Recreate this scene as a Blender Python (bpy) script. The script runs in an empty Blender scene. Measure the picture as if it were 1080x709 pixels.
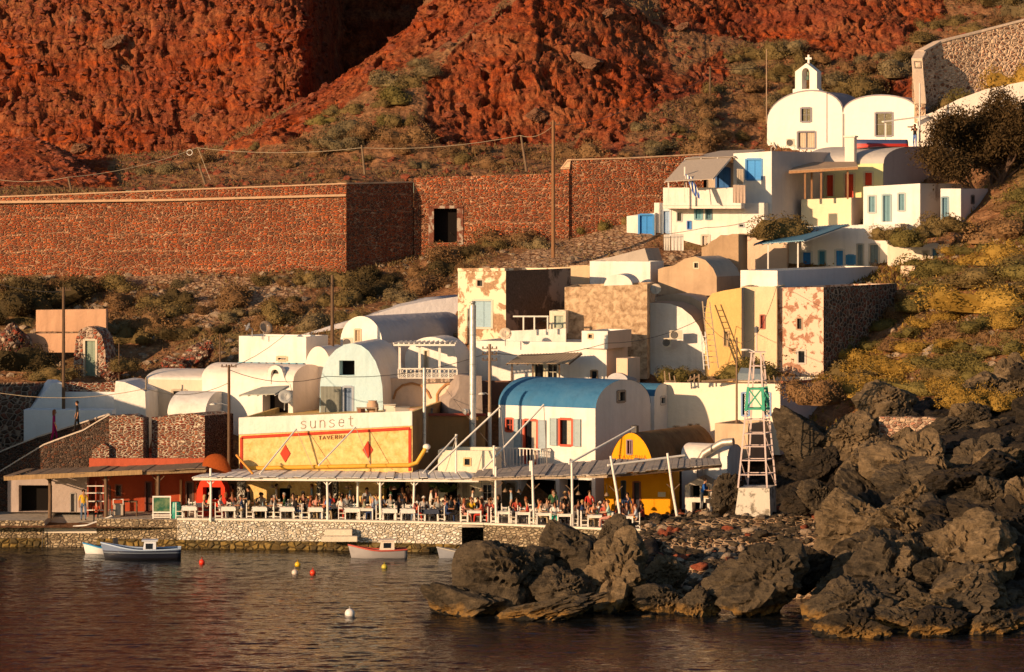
import bpy, bmesh, math, random
import numpy as np
from mathutils import Vector, Matrix
from mathutils.geometry import tessellate_polygon
SC = bpy.context.scene
COL = SC.collection
R = math.radians
random.seed(7)
rng = np.random.default_rng(7)

# ------------------------------------------------------------------ camera
FX, HC, YH = 3800.0, 20.0, 203.0        # focal length in photo pixels (1080 wide), eye height, horizon row
cam_d = bpy.data.cameras.new('camera')
cam = bpy.data.objects.new('camera', cam_d); COL.objects.link(cam)
cam.location = (0, 0, HC); cam.rotation_euler = (R(90), 0, 0)
cam_d.sensor_fit = 'HORIZONTAL'; cam_d.sensor_width = 36.0
cam_d.lens = 36.0 * FX / 1080.0
cam_d.shift_y = -(354.5 - YH) / 1080.0
cam_d.clip_start = 1.0; cam_d.clip_end = 9000.0
SC.camera = cam

# ------------------------------------------------------------------ light
SUN_AZ, SUN_EL = R(46), R(11.5)           # azimuth to the left of the view axis, behind the camera
sd = bpy.data.lights.new('sun', 'SUN'); sd.energy = 5.0; sd.angle = R(0.6); sd.color = (1.0, 0.66, 0.38)
sun = bpy.data.objects.new('sun', sd); COL.objects.link(sun)
SDIR = Vector((math.sin(SUN_AZ) * math.cos(SUN_EL), math.cos(SUN_AZ) * math.cos(SUN_EL), -math.sin(SUN_EL)))   # light travels this way
sun.rotation_euler = SDIR.to_track_quat('-Z', 'Y').to_euler()
sun.location = (-60, 0, 80)
wld = bpy.data.worlds.new('World'); SC.world = wld; wld.use_nodes = True
nt = wld.node_tree; nt.nodes.clear()
wo = nt.nodes.new('ShaderNodeOutputWorld'); wb = nt.nodes.new('ShaderNodeBackground'); sky = nt.nodes.new('ShaderNodeTexSky')
sky.sky_type = 'NISHITA'; sky.sun_disc = False; sky.sun_elevation = SUN_EL
sky.sun_rotation = math.atan2(-SDIR.x, -SDIR.y)      # towards the sun
sky.air_density = 1.0; sky.dust_density = 0.6; sky.ozone_density = 1.0
wb.inputs['Strength'].default_value = 0.08
nt.links.new(sky.outputs[0], wb.inputs[0]); nt.links.new(wb.outputs[0], wo.inputs[0])
SC.view_settings.view_transform = 'Standard'; SC.view_settings.look = 'None'
SC.view_settings.exposure = 0.38; SC.view_settings.gamma = 1.0; SC.view_settings.use_curve_mapping = False
SC.cycles.max_bounces = 5; SC.cycles.diffuse_bounces = 3; SC.cycles.glossy_bounces = 3; SC.cycles.use_denoising = True

# ------------------------------------------------------------------ picture <-> place
def P(px, py, Y):
    return Vector(((px - 540.0) * Y / FX, Y, HC - (py - YH) * Y / FX))
def yz(z, py):                       # depth at which height z shows on row py
    return (HC - z) * FX / (py - YH)

# ------------------------------------------------------------------ noise (numpy)
def _h(ix, iy, iz, s):
    n = (ix.astype(np.int64) * 374761393 + iy.astype(np.int64) * 668265263 + iz.astype(np.int64) * 2147483647 + s * 974634777) & 0x7fffffff
    n = ((n ^ (n >> 13)) * 1274126177) & 0x7fffffff
    n = ((n ^ (n >> 15)) * 668265263) & 0x7fffffff
    return ((n ^ (n >> 14)) & 0xffff) / 65535.0
def vnoise(p, s=0):
    i = np.floor(p).astype(np.int64); f = p - i; f = f * f * (3 - 2 * f)
    r = 0
    for a in (0, 1):
        for b in (0, 1):
            for c in (0, 1):
                w = (f[:, 0] if a else 1 - f[:, 0]) * (f[:, 1] if b else 1 - f[:, 1]) * (f[:, 2] if c else 1 - f[:, 2])
                r = r + w * _h(i[:, 0] + a, i[:, 1] + b, i[:, 2] + c, s)
    return r
def fbm(p, o=4, s=0, g=0.5):
    r, a, t = 0, 1.0, 0
    for k in range(o):
        r = r + a * vnoise(p * 2.03 ** k, s + k); t += a; a *= g
    return r / t
def cell(p, s=0):                    # distance to the nearest feature point, 0..~1
    i = np.floor(p).astype(np.int64); best = np.full(len(p), 9.0)
    for a in (-1, 0, 1):
        for b in (-1, 0, 1):
            for c in (-1, 0, 1):
                j = i + np.array([a, b, c])
                q = np.stack([j[:, 0] + _h(j[:, 0], j[:, 1], j[:, 2], s), j[:, 1] + _h(j[:, 0], j[:, 1], j[:, 2], s + 1), j[:, 2] + _h(j[:, 0], j[:, 1], j[:, 2], s + 2)], 1)
                best = np.minimum(best, ((p - q) ** 2).sum(1))
    return np.sqrt(best)

# ------------------------------------------------------------------ objects
def link(o, parent=None):
    COL.objects.link(o)
    if parent is not None: o.parent = parent
    return o
def tag(o, label=None, cat=None, group=None, kind=None):
    if label: o['label'] = label
    if cat: o['category'] = cat
    if group: o['group'] = group
    if kind: o['kind'] = kind
    return o
def thing(name, label, cat, loc=(0, 0, 0), rz=0.0, group=None):
    o = bpy.data.objects.new(name, None); o.empty_display_size = 0.3
    link(o); o.location = loc; o.rotation_euler = (0, 0, rz)
    return tag(o, label, cat, group)
def copy_tree(o, parent=None):
    c = o.copy(); COL.objects.link(c)
    if parent is not None: c.parent = parent
    for ch in list(o.children): copy_tree(ch, c)
    return c

class M:
    """collects faces, builds ONE mesh object"""
    def __init__(s): s.v = []; s.f = []; s.m = []; s.sm = []
    def add(s, vs, fs, m=0, smooth=False):
        k = len(s.v); s.v += [tuple(v) for v in vs]
        for f in fs: s.f.append(tuple(i + k for i in f)); s.m.append(m); s.sm.append(smooth)
        return s
    def box(s, x0, x1, y0, y1, z0, z1, m=0):
        if x0 > x1: x0, x1 = x1, x0
        if y0 > y1: y0, y1 = y1, y0
        if z0 > z1: z0, z1 = z1, z0
        return s.add([(x0,y0,z0),(x1,y0,z0),(x1,y1,z0),(x0,y1,z0),(x0,y0,z1),(x1,y0,z1),(x1,y1,z1),(x0,y1,z1)],
                     [(0,3,2,1),(4,5,6,7),(0,1,5,4),(1,2,6,5),(2,3,7,6),(3,0,4,7)], m)
    def hexa(s, p, m=0):             # p: 8 points, bottom loop then top loop
        return s.add(p, [(0,3,2,1),(4,5,6,7),(0,1,5,4),(1,2,6,5),(2,3,7,6),(3,0,4,7)], m)
    def bar(s, a, b, w, h=None, m=0, up=(0, 0, 1)):
        a, b = Vector(a), Vector(b); h = h or w; d = (b - a).normalized(); u = Vector(up)
        if abs(d.dot(u)) > .98: u = Vector((0, 1, 0))
        x = d.cross(u).normalized() * w / 2; y = x.cross(d).normalized() * h / 2
        return s.hexa([a-x-y, a+x-y, a+x+y, a-x+y, b-x-y, b+x-y, b+x+y, b-x+y], m)
    def tube(s, pts, r, n=8, m=0, smooth=True, caps=True):
        pts = [Vector(p) for p in pts]; rs = r if isinstance(r, (list, tuple)) else [r] * len(pts)
        vs, fs = [], []; prev = None
        for i, p in enumerate(pts):
            d = (pts[min(i+1, len(pts)-1)] - pts[max(i-1, 0)]).normalized()
            u = prev if prev is not None else (Vector((0, 0, 1)) if abs(d.z) < .9 else Vector((1, 0, 0)))
            x = (u - d * u.dot(d)).normalized(); prev = x; y = d.cross(x)
            for k in range(n):
                a = 2 * math.pi * k / n; vs.append(p + (x * math.cos(a) + y * math.sin(a)) * rs[i])
        for i in range(len(pts)-1):
            for k in range(n):
                fs.append((i*n+k, i*n+(k+1) % n, (i+1)*n+(k+1) % n, (i+1)*n+k))
        s.add(vs, fs, m, smooth)
        if caps:
            L = len(pts) - 1
            s.add(vs[:n], [tuple(reversed(range(n)))], m); s.add(vs[L*n:], [tuple(range(n))], m)
        return s
    def lathe(s, prof, c=(0, 0, 0), n=16, m=0, axis=None):    # prof: (r, z)
        Mx = Matrix.Identity(3)
        if axis is not None: Mx = Vector((0, 0, 1)).rotation_difference(Vector(axis).normalized()).to_matrix()
        c = Vector(c); vs, fs = [], []
        for r, z in prof:
            for k in range(n):
                a = 2 * math.pi * k / n; vs.append(c + Mx @ Vector((r * math.cos(a), r * math.sin(a), z)))
        for i in range(len(prof) - 1):
            for k in range(n): fs.append((i*n+k, i*n+(k+1) % n, (i+1)*n+(k+1) % n, (i+1)*n+k))
        return s.add(vs, fs, m, True)
    def ball(s, c, r, n=12, m=0, sc=(1, 1, 1)):
        k = max(4, n // 2)
        vs, fs = [], []
        for i in range(k + 1):
            t = math.pi * i / k
            for j in range(n):
                a = 2 * math.pi * j / n
                vs.append((c[0] + r*sc[0]*math.sin(t)*math.cos(a), c[1] + r*sc[1]*math.sin(t)*math.sin(a), c[2] - r*sc[2]*math.cos(t)))
        for i in range(k):
            for j in range(n): fs.append((i*n+j, i*n+(j+1) % n, (i+1)*n+(j+1) % n, (i+1)*n+j))
        return s.add(vs, fs, m, True)
    def poly(s, outer, holes, fn, m=0):       # flat polygon with holes; fn maps (a, b) to a point
        loops = [outer] + list(holes)
        tri = tessellate_polygon([[Vector((a, b, 0)) for a, b in L] for L in loops])
        flat = [fn(a, b) for L in loops for a, b in L]
        return s.add(flat, [tuple(t) for t in tri], m)
    def build(s, name, mats, parent=None, fix=False):
        me = bpy.data.meshes.new(name); me.from_pydata([tuple(v) for v in s.v], [], s.f)
        if not isinstance(mats, (list, tuple)): mats = [mats]
        for x in mats: me.materials.append(x)
        me.polygons.foreach_set('material_index', s.m); me.polygons.foreach_set('use_smooth', s.sm)
        me.update()
        if fix:
            bm = bmesh.new(); bm.from_mesh(me); bmesh.ops.remove_doubles(bm, verts=bm.verts, dist=1e-4)
            bmesh.ops.recalc_face_normals(bm, faces=bm.faces); bm.to_mesh(me); bm.free()
        o = bpy.data.objects.new(name, me)
        return link(o, parent)
def grid_obj(name, V, nr, nc, mats, parent=None, smooth=True, attr=None, midx=None):
    """V: (nr*nc, 3) points"""
    me = bpy.data.meshes.new(name)
    i = np.arange(nr - 1)[:, None] * nc + np.arange(nc - 1)[None, :]
    q = np.stack([i, i + 1, i + nc + 1, i + nc], -1).reshape(-1, 4)
    me.vertices.add(len(V)); me.vertices.foreach_set('co', V.astype(np.float32).ravel())
    me.loops.add(q.size); me.loops.foreach_set('vertex_index', q.ravel().astype(np.int32))
    me.polygons.add(len(q)); me.polygons.foreach_set('loop_start', (np.arange(len(q)) * 4).astype(np.int32))
    me.polygons.foreach_set('use_smooth', np.full(len(q), smooth))
    if not isinstance(mats, (list, tuple)): mats = [mats]
    for x in mats: me.materials.append(x)
    me.update(calc_edges=True); me.validate()
    if attr is not None:
        a = me.color_attributes.new('zone', 'FLOAT_COLOR', 'POINT'); a.data.foreach_set('color', attr.astype(np.float32).ravel())
    o = bpy.data.objects.new(name, me)
    return link(o, parent)

# ------------------------------------------------------------------ materials
_mc = {}
class NT:
    def __init__(s, name, rough=0.85, spec=0.3):
        s.m = bpy.data.materials.new(name); s.m.use_nodes = True; s.t = s.m.node_tree; s.t.nodes.clear()
        s.out = s.t.nodes.new('ShaderNodeOutputMaterial'); s.b = s.t.nodes.new('ShaderNodeBsdfPrincipled')
        s.t.links.new(s.b.outputs[0], s.out.inputs[0]); s.b.inputs['Roughness'].default_value = rough
        s.b.inputs['Specular IOR Level'].default_value = spec
        s.co = s.t.nodes.new('ShaderNodeTexCoord').outputs['Object']
    def n(s, typ, **kw):
        x = s.t.nodes.new(typ)
        for k, v in kw.items():
            if k in x.inputs.keys() if not hasattr(x, k) else False: x.inputs[k].default_value = v
            else: setattr(x, k, v)
        return x
    def L(s, a, b): s.t.links.new(a, b)
    def map(s, sc=(1, 1, 1), rot=(0, 0, 0), src=None):
        x = s.t.nodes.new('ShaderNodeMapping'); x.inputs['Scale'].default_value = sc; x.inputs['Rotation'].default_value = rot
        s.L(src or s.co, x.inputs['Vector']); return x.outputs[0]
    def noise(s, scale, detail=4, rough=0.6, src=None, dist=0.0):
        x = s.t.nodes.new('ShaderNodeTexNoise'); x.inputs['Scale'].default_value = scale; x.inputs['Detail'].default_value = detail
        x.inputs['Roughness'].default_value = rough; x.inputs['Distortion'].default_value = dist; s.L(src or s.co, x.inputs['Vector']); return x.outputs[0]
    def vor(s, scale, feature='F1', src=None, out='Distance', rnd=1.0):
        x = s.t.nodes.new('ShaderNodeTexVoronoi'); x.feature = feature; x.inputs['Scale'].default_value = scale; x.inputs['Randomness'].default_value = rnd
        s.L(src or s.co, x.inputs['Vector']); return x.outputs[out]
    def ramp(s, src, stops, interp='LINEAR'):
        x = s.t.nodes.new('ShaderNodeValToRGB'); x.color_ramp.interpolation = interp; e = x.color_ramp.elements
        while len(e) < len(stops): e.new(0.5)
        for k, (p, c) in enumerate(stops):
            e[k].position = p; e[k].color = (c, c, c, 1) if isinstance(c, (int, float)) else (*c, 1)
        s.L(src, x.inputs[0]); return x.outputs[0]
    def mix(s, fac, a, b, mode='MIX'):
        x = s.t.nodes.new('ShaderNodeMix'); x.data_type = 'RGBA'; x.blend_type = mode
        for sock, v in ((x.inputs[0], fac), (x.inputs[6], a), (x.inputs[7], b)):
            if isinstance(v, (int, float)): sock.default_value = v
            elif isinstance(v, tuple): sock.default_value = (*v, 1)
            else: s.L(v, sock)
        return x.outputs[2]
    def math(s, op, a, b=0.0):
        x = s.t.nodes.new('ShaderNodeMath'); x.operation = op
        for sock, v in ((x.inputs[0], a), (x.inputs[1], b)):
            if isinstance(v, (int, float)): sock.default_value = v
            else: s.L(v, sock)
        return x.outputs[0]
    def bump(s, h, strength=0.5, dist=0.05):
        x = s.t.nodes.new('ShaderNodeBump'); x.inputs['Strength'].default_value = strength; x.inputs['Distance'].default_value = dist
        s.L(h, x.inputs['Height'])
        prev = getattr(s, '_n', None)
        if prev is not None: s.L(prev, x.inputs['Normal'])
        s._n = x.outputs[0]; s.L(s._n, s.b.inputs['Normal']); return s
    def col(s, c):
        if isinstance(c, tuple): s.b.inputs['Base Color'].default_value = (*c, 1)
        else: s.L(c, s.b.inputs['Base Color'])
        return s
def cached(fn):
    def w(*a):
        k = (fn.__name__,) + a
        if k not in _mc: _mc[k] = fn(*a)
        return _mc[k]
    return w
def dim(c, k): return tuple(x * k for x in c)
@cached
def plaster(c, stain=0.25, c2=None):
    n = NT('plaster', 0.9, 0.2)
    a = n.noise(0.55, 5, 0.65); b = n.noise(2.2, 5, 0.7)
    st = n.ramp(a, [(0.38, 0.0), (0.72, 1.0)])
    streak = n.ramp(n.noise(1.0, 4, 0.6, n.map((2.2, 2.2, 0.22))), [(0.5, 0.0), (0.78, 1.0)])
    x = n.mix(n.math('MULTIPLY', st, stain), c, c2 or dim(c, 0.72))
    x = n.mix(n.math('MULTIPLY', streak, stain * 0.9), x, dim(c, 0.55))
    n.col(n.mix(n.math('MULTIPLY', n.ramp(b, [(0.3, 0), (0.7, 1)]), 0.1), x, dim(c, 0.8)))
    bv = n.t.nodes.new('ShaderNodeBevel'); bv.samples = 4; bv.inputs['Radius'].default_value = 0.07; n._n = bv.outputs[0]
    n.bump(n.noise(1.3, 4, 0.6), 0.6, 0.14).bump(n.noise(14, 3, 0.6), 0.4, 0.015)
    return n.m
@cached
def peeled(c, c2, lo=0.46, hi=0.52, scale=0.9):
    """plaster c fallen off in patches over c2"""
    n = NT('peeled_plaster', 0.95, 0.15)
    a = n.noise(scale, 6, 0.62, dist=0.4)
    k = n.ramp(a, [(lo, 0.0), (hi, 1.0)])
    st = n.noise(7, 4, 0.7)
    under = n.mix(n.ramp(st, [(0.35, 0), (0.7, 1)]), c2, dim(c2, 0.5))
    n.col(n.mix(k, under, c)); n.bump(k, 0.6, 0.03).bump(st, 0.6, 0.03)
    return n.m
@cached
def masonry(c1, c2, c3, mortar, scale=3.0, flat=1.6, mw=0.09, band=0.0, zshift=0.0):
    """rubble masonry: voronoi stones in a mortar bed, c1..c3 stone colours"""
    n = NT('masonry', 0.95, 0.15)
    wob = n.mix(0.1, n.co, n.noise(1.5, 2, 0.5), 'ADD')
    v = n.map((1, 1, flat), src=wob)
    e = n.vor(scale, 'DISTANCE_TO_EDGE', v); cid = n.vor(scale, 'F1', v, 'Color')
    sep = n.t.nodes.new('ShaderNodeSeparateColor'); n.L(cid, sep.inputs[0])
    st = n.ramp(sep.outputs[0], [(0.0, c1), (0.38, c2), (0.72, c3), (0.9, dim(c1, 0.6))], 'CONSTANT')
    st = n.mix(0.45, st, n.ramp(n.noise(6, 4, 0.7), [(0.3, 0.25), (0.75, 1.6)]), 'MULTIPLY')
    k = n.ramp(e, [(mw * 0.5, 0.0), (mw, 1.0)])
    mc = n.mix(n.ramp(n.noise(0.8, 4, 0.6), [(0.4, 0), (0.7, 1)]), mortar, dim(mortar, 0.6))
    c = n.mix(k, mc, st)
    if band > 0:
        sx = n.t.nodes.new('ShaderNodeSeparateXYZ'); n.L(n.co, sx.inputs[0])
        zz = n.math('ADD', sx.outputs[2], n.math('MULTIPLY', n.noise(0.25, 3, 0.6), 0.9))
        w = n.math('FRACT', n.math('MULTIPLY', zz, 1.0 / band))
        bb = n.ramp(w, [(0.0, 1.0), (0.07, 1.0), (0.11, 0.0)])
        br = n.ramp(n.noise(0.6, 4, 0.7), [(0.44, 0.0), (0.6, 1.0)])
        c = n.mix(n.math('MULTIPLY', n.math('MULTIPLY', bb, br), 0.85), c, mortar)
        pt = n.ramp(n.noise(0.13, 4, 0.65, n.map((1, 1, 2.5))), [(0.42, 0), (0.62, 1)]); c = n.mix(pt, n.mix(0.25, c, (0.09, 0.045, 0.03)), c)
    n.col(c)
    n.bump(n.ramp(e, [(0, 0), (0.22, 1.0)]), 0.9, 0.12).bump(n.noise(9, 4, 0.7), 0.5, 0.03)
    return n.m
@cached
def wood(c, rough=0.8):
    n = NT('wood', rough, 0.2)
    a = n.noise(3, 5, 0.65, n.map((8, 8, 0.7)))
    n.col(n.mix(n.ramp(a, [(0.35, 0), (0.7, 1)]), dim(c, 0.6), dim(c, 1.15))); n.bump(a, 0.4, 0.01)
    return n.m
@cached
def paint(c, rough=0.5, wear=0.2):
    n = NT('paint', rough, 0.4)
    a = n.noise(3.5, 5, 0.7)
    n.col(n.mix(n.math('MULTIPLY', n.ramp(a, [(0.5, 0), (0.68, 1)]), wear), c, dim(c, 0.5)))
    n.bump(n.noise(11, 3, 0.6), 0.25, 0.01)
    return n.m
@cached
def cloth(c):
    n = NT('cloth', 0.95, 0.1)
    n.col(n.mix(n.ramp(n.noise(9, 3, 0.6), [(0.3, 0), (0.7, 1)]), dim(c, 0.8), c)); n.bump(n.noise(16, 3, 0.5), 0.5, 0.02)
    return n.m
@cached
def metal(c, rough=0.4):
    n = NT('metal', rough, 0.5); n.b.inputs['Metallic'].default_value = 0.6
    n.col(n.mix(n.ramp(n.noise(4, 4, 0.7), [(0.4, 0), (0.75, 1)]), c, dim(c, 0.65)))
    return n.m
@cached
def glass_dark():
    n = NT('window_glass', 0.08, 0.6); n.col((0.012, 0.014, 0.018)); return n.m
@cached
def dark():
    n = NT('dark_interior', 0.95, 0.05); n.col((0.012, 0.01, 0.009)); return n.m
@cached
def leafm(c1, c2, name='foliage'):
    n = NT(name, 0.8, 0.15)
    a = n.noise(0.9, 3, 0.6); b = n.t.nodes.new('ShaderNodeObjectInfo').outputs['Random']
    x = n.mix(n.ramp(a, [(0.35, 0), (0.65, 1)]), c1, c2)
    n.col(n.mix(n.math('MULTIPLY', b, 0.5), x, dim(c1, 0.6)))
    n.b.inputs['Subsurface Weight'].default_value = 0.0
    return n.m
# ------------------------------------------------------------------ ground materials
def ground_mat(name='hillside_ground'):
    n = NT(name, 0.95, 0.1)
    at = n.t.nodes.new('ShaderNodeAttribute'); at.attribute_name = 'zone'
    sep = n.t.nodes.new('ShaderNodeSeparateColor'); n.L(at.outputs['Color'], sep.inputs[0])
    big = n.noise(0.12, 5, 0.65); med = n.noise(0.9, 6, 0.7); fin = n.noise(5.0, 4, 0.75)
    vc = n.vor(1.7, 'F1', out='Color'); vs = n.t.nodes.new('ShaderNodeSeparateColor'); n.L(vc, vs.inputs[0])
    red = n.mix(n.ramp(med, [(0.34, 0), (0.6, 1)]), (0.12, 0.022, 0.009), (0.40, 0.08, 0.018))
    lay = n.noise(0.22, 5, 0.7, n.map((0.5, 0.5, 1.6), (0.15, 0.3, 0)))
    red = n.mix(n.ramp(lay, [(0.45, 0), (0.62, 0.9)]), red, (0.30, 0.11, 0.045))
    red = n.mix(n.ramp(big, [(0.5, 0), (0.66, 0.75)]), red, (0.20, 0.055, 0.03))
    red = n.mix(n.ramp(n.noise(0.5, 4, 0.7, n.map((1, 1, 0.5))), [(0.62, 0), (0.72, 0.7)]), red, (0.33, 0.19, 0.11))
    red = n.mix(n.ramp(n.math('ADD', fin, n.math('MULTIPLY', vs.outputs[0], 0.2)), [(0.5, 0), (0.72, 0.8)]), red, (0.10, 0.02, 0.01))
    soil = n.mix(n.ramp(med, [(0.35, 0), (0.65, 1)]), (0.17, 0.07, 0.03), (0.36, 0.19, 0.095))
    soil = n.mix(n.ramp(fin, [(0.45, 0), (0.75, 0.8)]), soil, (0.07, 0.045, 0.02))
    grn = n.mix(n.ramp(med, [(0.35, 0), (0.65, 1)]), (0.085, 0.06, 0.022), (0.21, 0.15, 0.065))
    tan = n.mix(n.ramp(n.vor(2.4, 'DISTANCE_TO_EDGE'), [(0.03, 0), (0.16, 1)]), (0.15, 0.07, 0.035), (0.50, 0.33, 0.20))
    tan = n.mix(n.ramp(med, [(0.4, 0.0), (0.7, 0.6)]), tan, (0.24, 0.13, 0.07))
    def soft(ch, lo=0.38, hi=0.58):
        return n.ramp(n.math('ADD', n.math('MULTIPLY', n.math('SUBTRACT', med, 0.5), 0.7), ch), [(lo, 0), (hi, 1)])
    c = n.mix(soft(sep.outputs[1]), soil, grn)
    c = n.mix(soft(sep.outputs[0]), c, red)
    c = n.mix(soft(sep.outputs[2]), c, tan)
    n.col(c)
    n.bump(med, 0.9, 0.35).bump(n.vor(2.6, 'F1'), 0.8, 0.12).bump(fin, 0.7, 0.06)
    return n.m
def rock_mat(name, c1, c2, c3, wet=True):
    n = NT(name, 0.85, 0.25)
    geo = n.t.nodes.new('ShaderNodeNewGeometry'); P_ = geo.outputs['Position']
    a = n.noise(0.45, 6, 0.7, P_); b = n.noise(3.2, 5, 0.75, P_); st = n.noise(1.1, 5, 0.7, n.map((1, 1, 3.2), (0.5, 0.25, 0), P_))
    c = n.mix(n.ramp(a, [(0.36, 0), (0.62, 1)]), c1, c2)
    c = n.mix(n.ramp(st, [(0.5, 0), (0.72, 0.8)]), c, c3)
    c = n.mix(n.ramp(b, [(0.28, 0.85), (0.48, 0)]), c, dim(c1, 0.35))
    if wet:
        sx = n.t.nodes.new('ShaderNodeSeparateXYZ'); n.L(P_, sx.inputs[0])
        z = n.math('ADD', sx.outputs[2], n.math('MULTIPLY', n.math('SUBTRACT', n.noise(0.9, 4, 0.7, P_), 0.5), 1.6))
        c = n.mix(n.ramp(n.math('MULTIPLY', z, 0.5), [(0.03, 0.0), (0.07, 0.8), (0.17, 0.45), (0.27, 0.0)]), c, (0.27, 0.145, 0.035))
        c = n.mix(n.ramp(n.math('MULTIPLY', z, 0.5), [(0.0, 1.0), (0.07, 0.0)]), c, (0.012, 0.010, 0.007))
    n.col(c)
    n.bump(st, 0.9, 0.22).bump(n.vor(1.3, 'F1', P_ and n.map((1, 1, 1.6), (0.3, 0.2, 0), P_)), 0.5, 0.25).bump(b, 0.9, 0.12).bump(n.noise(12, 3, 0.7, P_), 0.6, 0.03)
    return n.m
MG = ground_mat()
MR = rock_mat('lava_rock', (0.028, 0.021, 0.013), (0.08, 0.058, 0.034), (0.15, 0.108, 0.064))
MRP = rock_mat('pale_lava_rock', (0.06, 0.043, 0.023), (0.17, 0.115, 0.06), (0.27, 0.19, 0.108))
MRD = rock_mat('dark_lava_rock', (0.012, 0.009, 0.006), (0.032, 0.022, 0.012), (0.06, 0.04, 0.022))
MRR = rock_mat('red_scoria', (0.16, 0.035, 0.016), (0.27, 0.07, 0.03), (0.33, 0.13, 0.07), False)

# ------------------------------------------------------------------ lofted ground sheets
def loft(cols, pxs, nt):
    """cols {px: [(py, Y)...]} -> (nt, npx) arrays of px, py, Y"""
    ks = sorted(cols); nk = len(cols[ks[0]])
    py = np.stack([np.interp(pxs, ks, [cols[k][i][0] for k in ks]) for i in range(nk)])
    YY = np.stack([np.interp(pxs, ks, [cols[k][i][1] for k in ks]) for i in range(nk)])
    X, Z = (pxs - 540) * YY / FX, HC - (py - YH) * YY / FX
    seg = np.sqrt(np.diff(YY, axis=0) ** 2 + np.diff(Z, axis=0) ** 2).mean(1)
    # share of samples: by length, but rows seen edge-on or far away need fewer
    seg = np.minimum(seg, 45.0)
    t = np.concatenate([[0], np.cumsum(seg)]); s = np.linspace(0, t[-1], nt)
    oY = np.stack([np.interp(s, t, YY[:, j]) for j in range(len(pxs))], 1)
    oZ = np.stack([np.interp(s, t, Z[:, j]) for j in range(len(pxs))], 1)
    for A in (oY, oZ):
        B = A.copy()
        for _ in range(3):
            B[1:-1] = (B[:-2] + B[1:-1] * 2 + B[2:]) / 4
        B[:, 1:-1] = (B[:, :-2] + B[:, 1:-1] * 2 + B[:, 2:]) / 4
        A[:] = B
    oX = (pxs[None, :] - 540) * oY / FX
    return oX, oY, oZ
def inpoly(x, y, pts):
    r = np.zeros(x.shape, bool); n = len(pts)
    for i in range(n):
        x1, y1 = pts[i]; x2, y2 = pts[(i + 1) % n]
        c = ((y1 > y) != (y2 > y)) & (x < (x2 - x1) * (y - y1) / (y2 - y1 + 1e-9) + x1)
        r ^= c
    return r
RED = [[(452,150),(450,95),(500,32),(560,-5),(640,-5),(697,30),(712,84),(650,112),(600,148),(520,152)],
       [(232,160),(300,118),(400,50),(470,-10),(545,-10),(500,28),(380,100),(300,150)],
       [(600,160),(640,118),(760,55),(770,82),(690,112),(640,168)],
       [(690,-30),(1000,-60),(1000,14),(900,38),(800,40),(700,25)],
       [(870,18),(990,-5),(960,40),(905,62),(840,60)],
       [(-400,140),(60,138),(110,165),(125,196),(-400,215)],
       [(905,95),(960,80),(965,105),(930,108)], [(600,205),(720,195),(700,215),(610,235)]]
TAN = [[(395,345),(480,305),(520,278),(560,262),(660,225),(705,220),(680,262),(600,285),(480,300),(478,330)], [(40,326),(112,328),(112,345),(30,350)],
       [(30,352),(112,352),(112,364),(30,364)], [(180,300),(240,290),(260,310),(190,322)], [(100,300),(150,285),(240,280),(190,300)], [(150,312),(230,288),(330,296),(300,330),(200,345)], [(700,262),(780,262),(780,300),(690,300)]]
def zones(X, Y, Z, base_red=0.0, base_grn=0.5):
    px = 540 + X * FX / Y; py = YH + (HC - Z) * FX / Y
    r = np.full(px.shape, base_red); t = np.zeros(px.shape)
    for p in RED: r[inpoly(px, py, p)] = 0.95
    for p in TAN: t[inpoly(px, py, p)] = 0.8
    for A in (r, t):
        for _ in range(4):
            A[1:-1, 1:-1] = (A[1:-1, 1:-1] * 2 + A[:-2, 1:-1] + A[2:, 1:-1] + A[1:-1, :-2] + A[1:-1, 2:]) / 6
    pts = np.stack([X.ravel(), Y.ravel(), Z.ravel()], 1)
    g = np.clip(base_grn + (fbm(pts * 0.16, 3, 5) - 0.5) * 1.3, 0, 1).reshape(px.shape)
    g = g * (1 - r * 0.8)
    return np.stack([r, g, t, np.ones_like(r)], -1), px, py
def displace(X, Y, Z, zn, amp=1.0, red_amp=1.0):
    p = np.stack([X.ravel(), Y.ravel(), Z.ravel()], 1)
    r = zn[..., 0].ravel()
    soft = (fbm(p * 0.10, 3, 1) - .5) * 2.6 + (fbm(p * 0.5, 4, 9) - .5) * 0.9
    w = np.stack([p[:, 0], p[:, 1] * .7, p[:, 2] * 1.15], 1)
    w = w + (fbm(p * 0.7, 3, 77)[:, None] - .5) * 1.6
    crum = (0.55 - cell(w * 1.3, 3)) * 0.5 + (0.5 - cell(w * 2.9, 13)) * 0.55 + (fbm(p * .15, 3, 31) - .5) * 2.6 + (fbm(p * 3.4, 3, 41) - .5) * 0.9 - np.clip(fbm(p * 1.0, 3, 51) - .60, 0, 1) * 8
    d = (soft * (1 - r) * amp + crum * r * red_amp).reshape(X.shape)
    e = ((fbm(p * 0.45 + 50, 3, 21) - .5) * (0.6 + 1.2 * r) * amp).reshape(X.shape)
    return X + e, Y - d * 0.8, Z + d * 0.45
SAMP = {}
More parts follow.
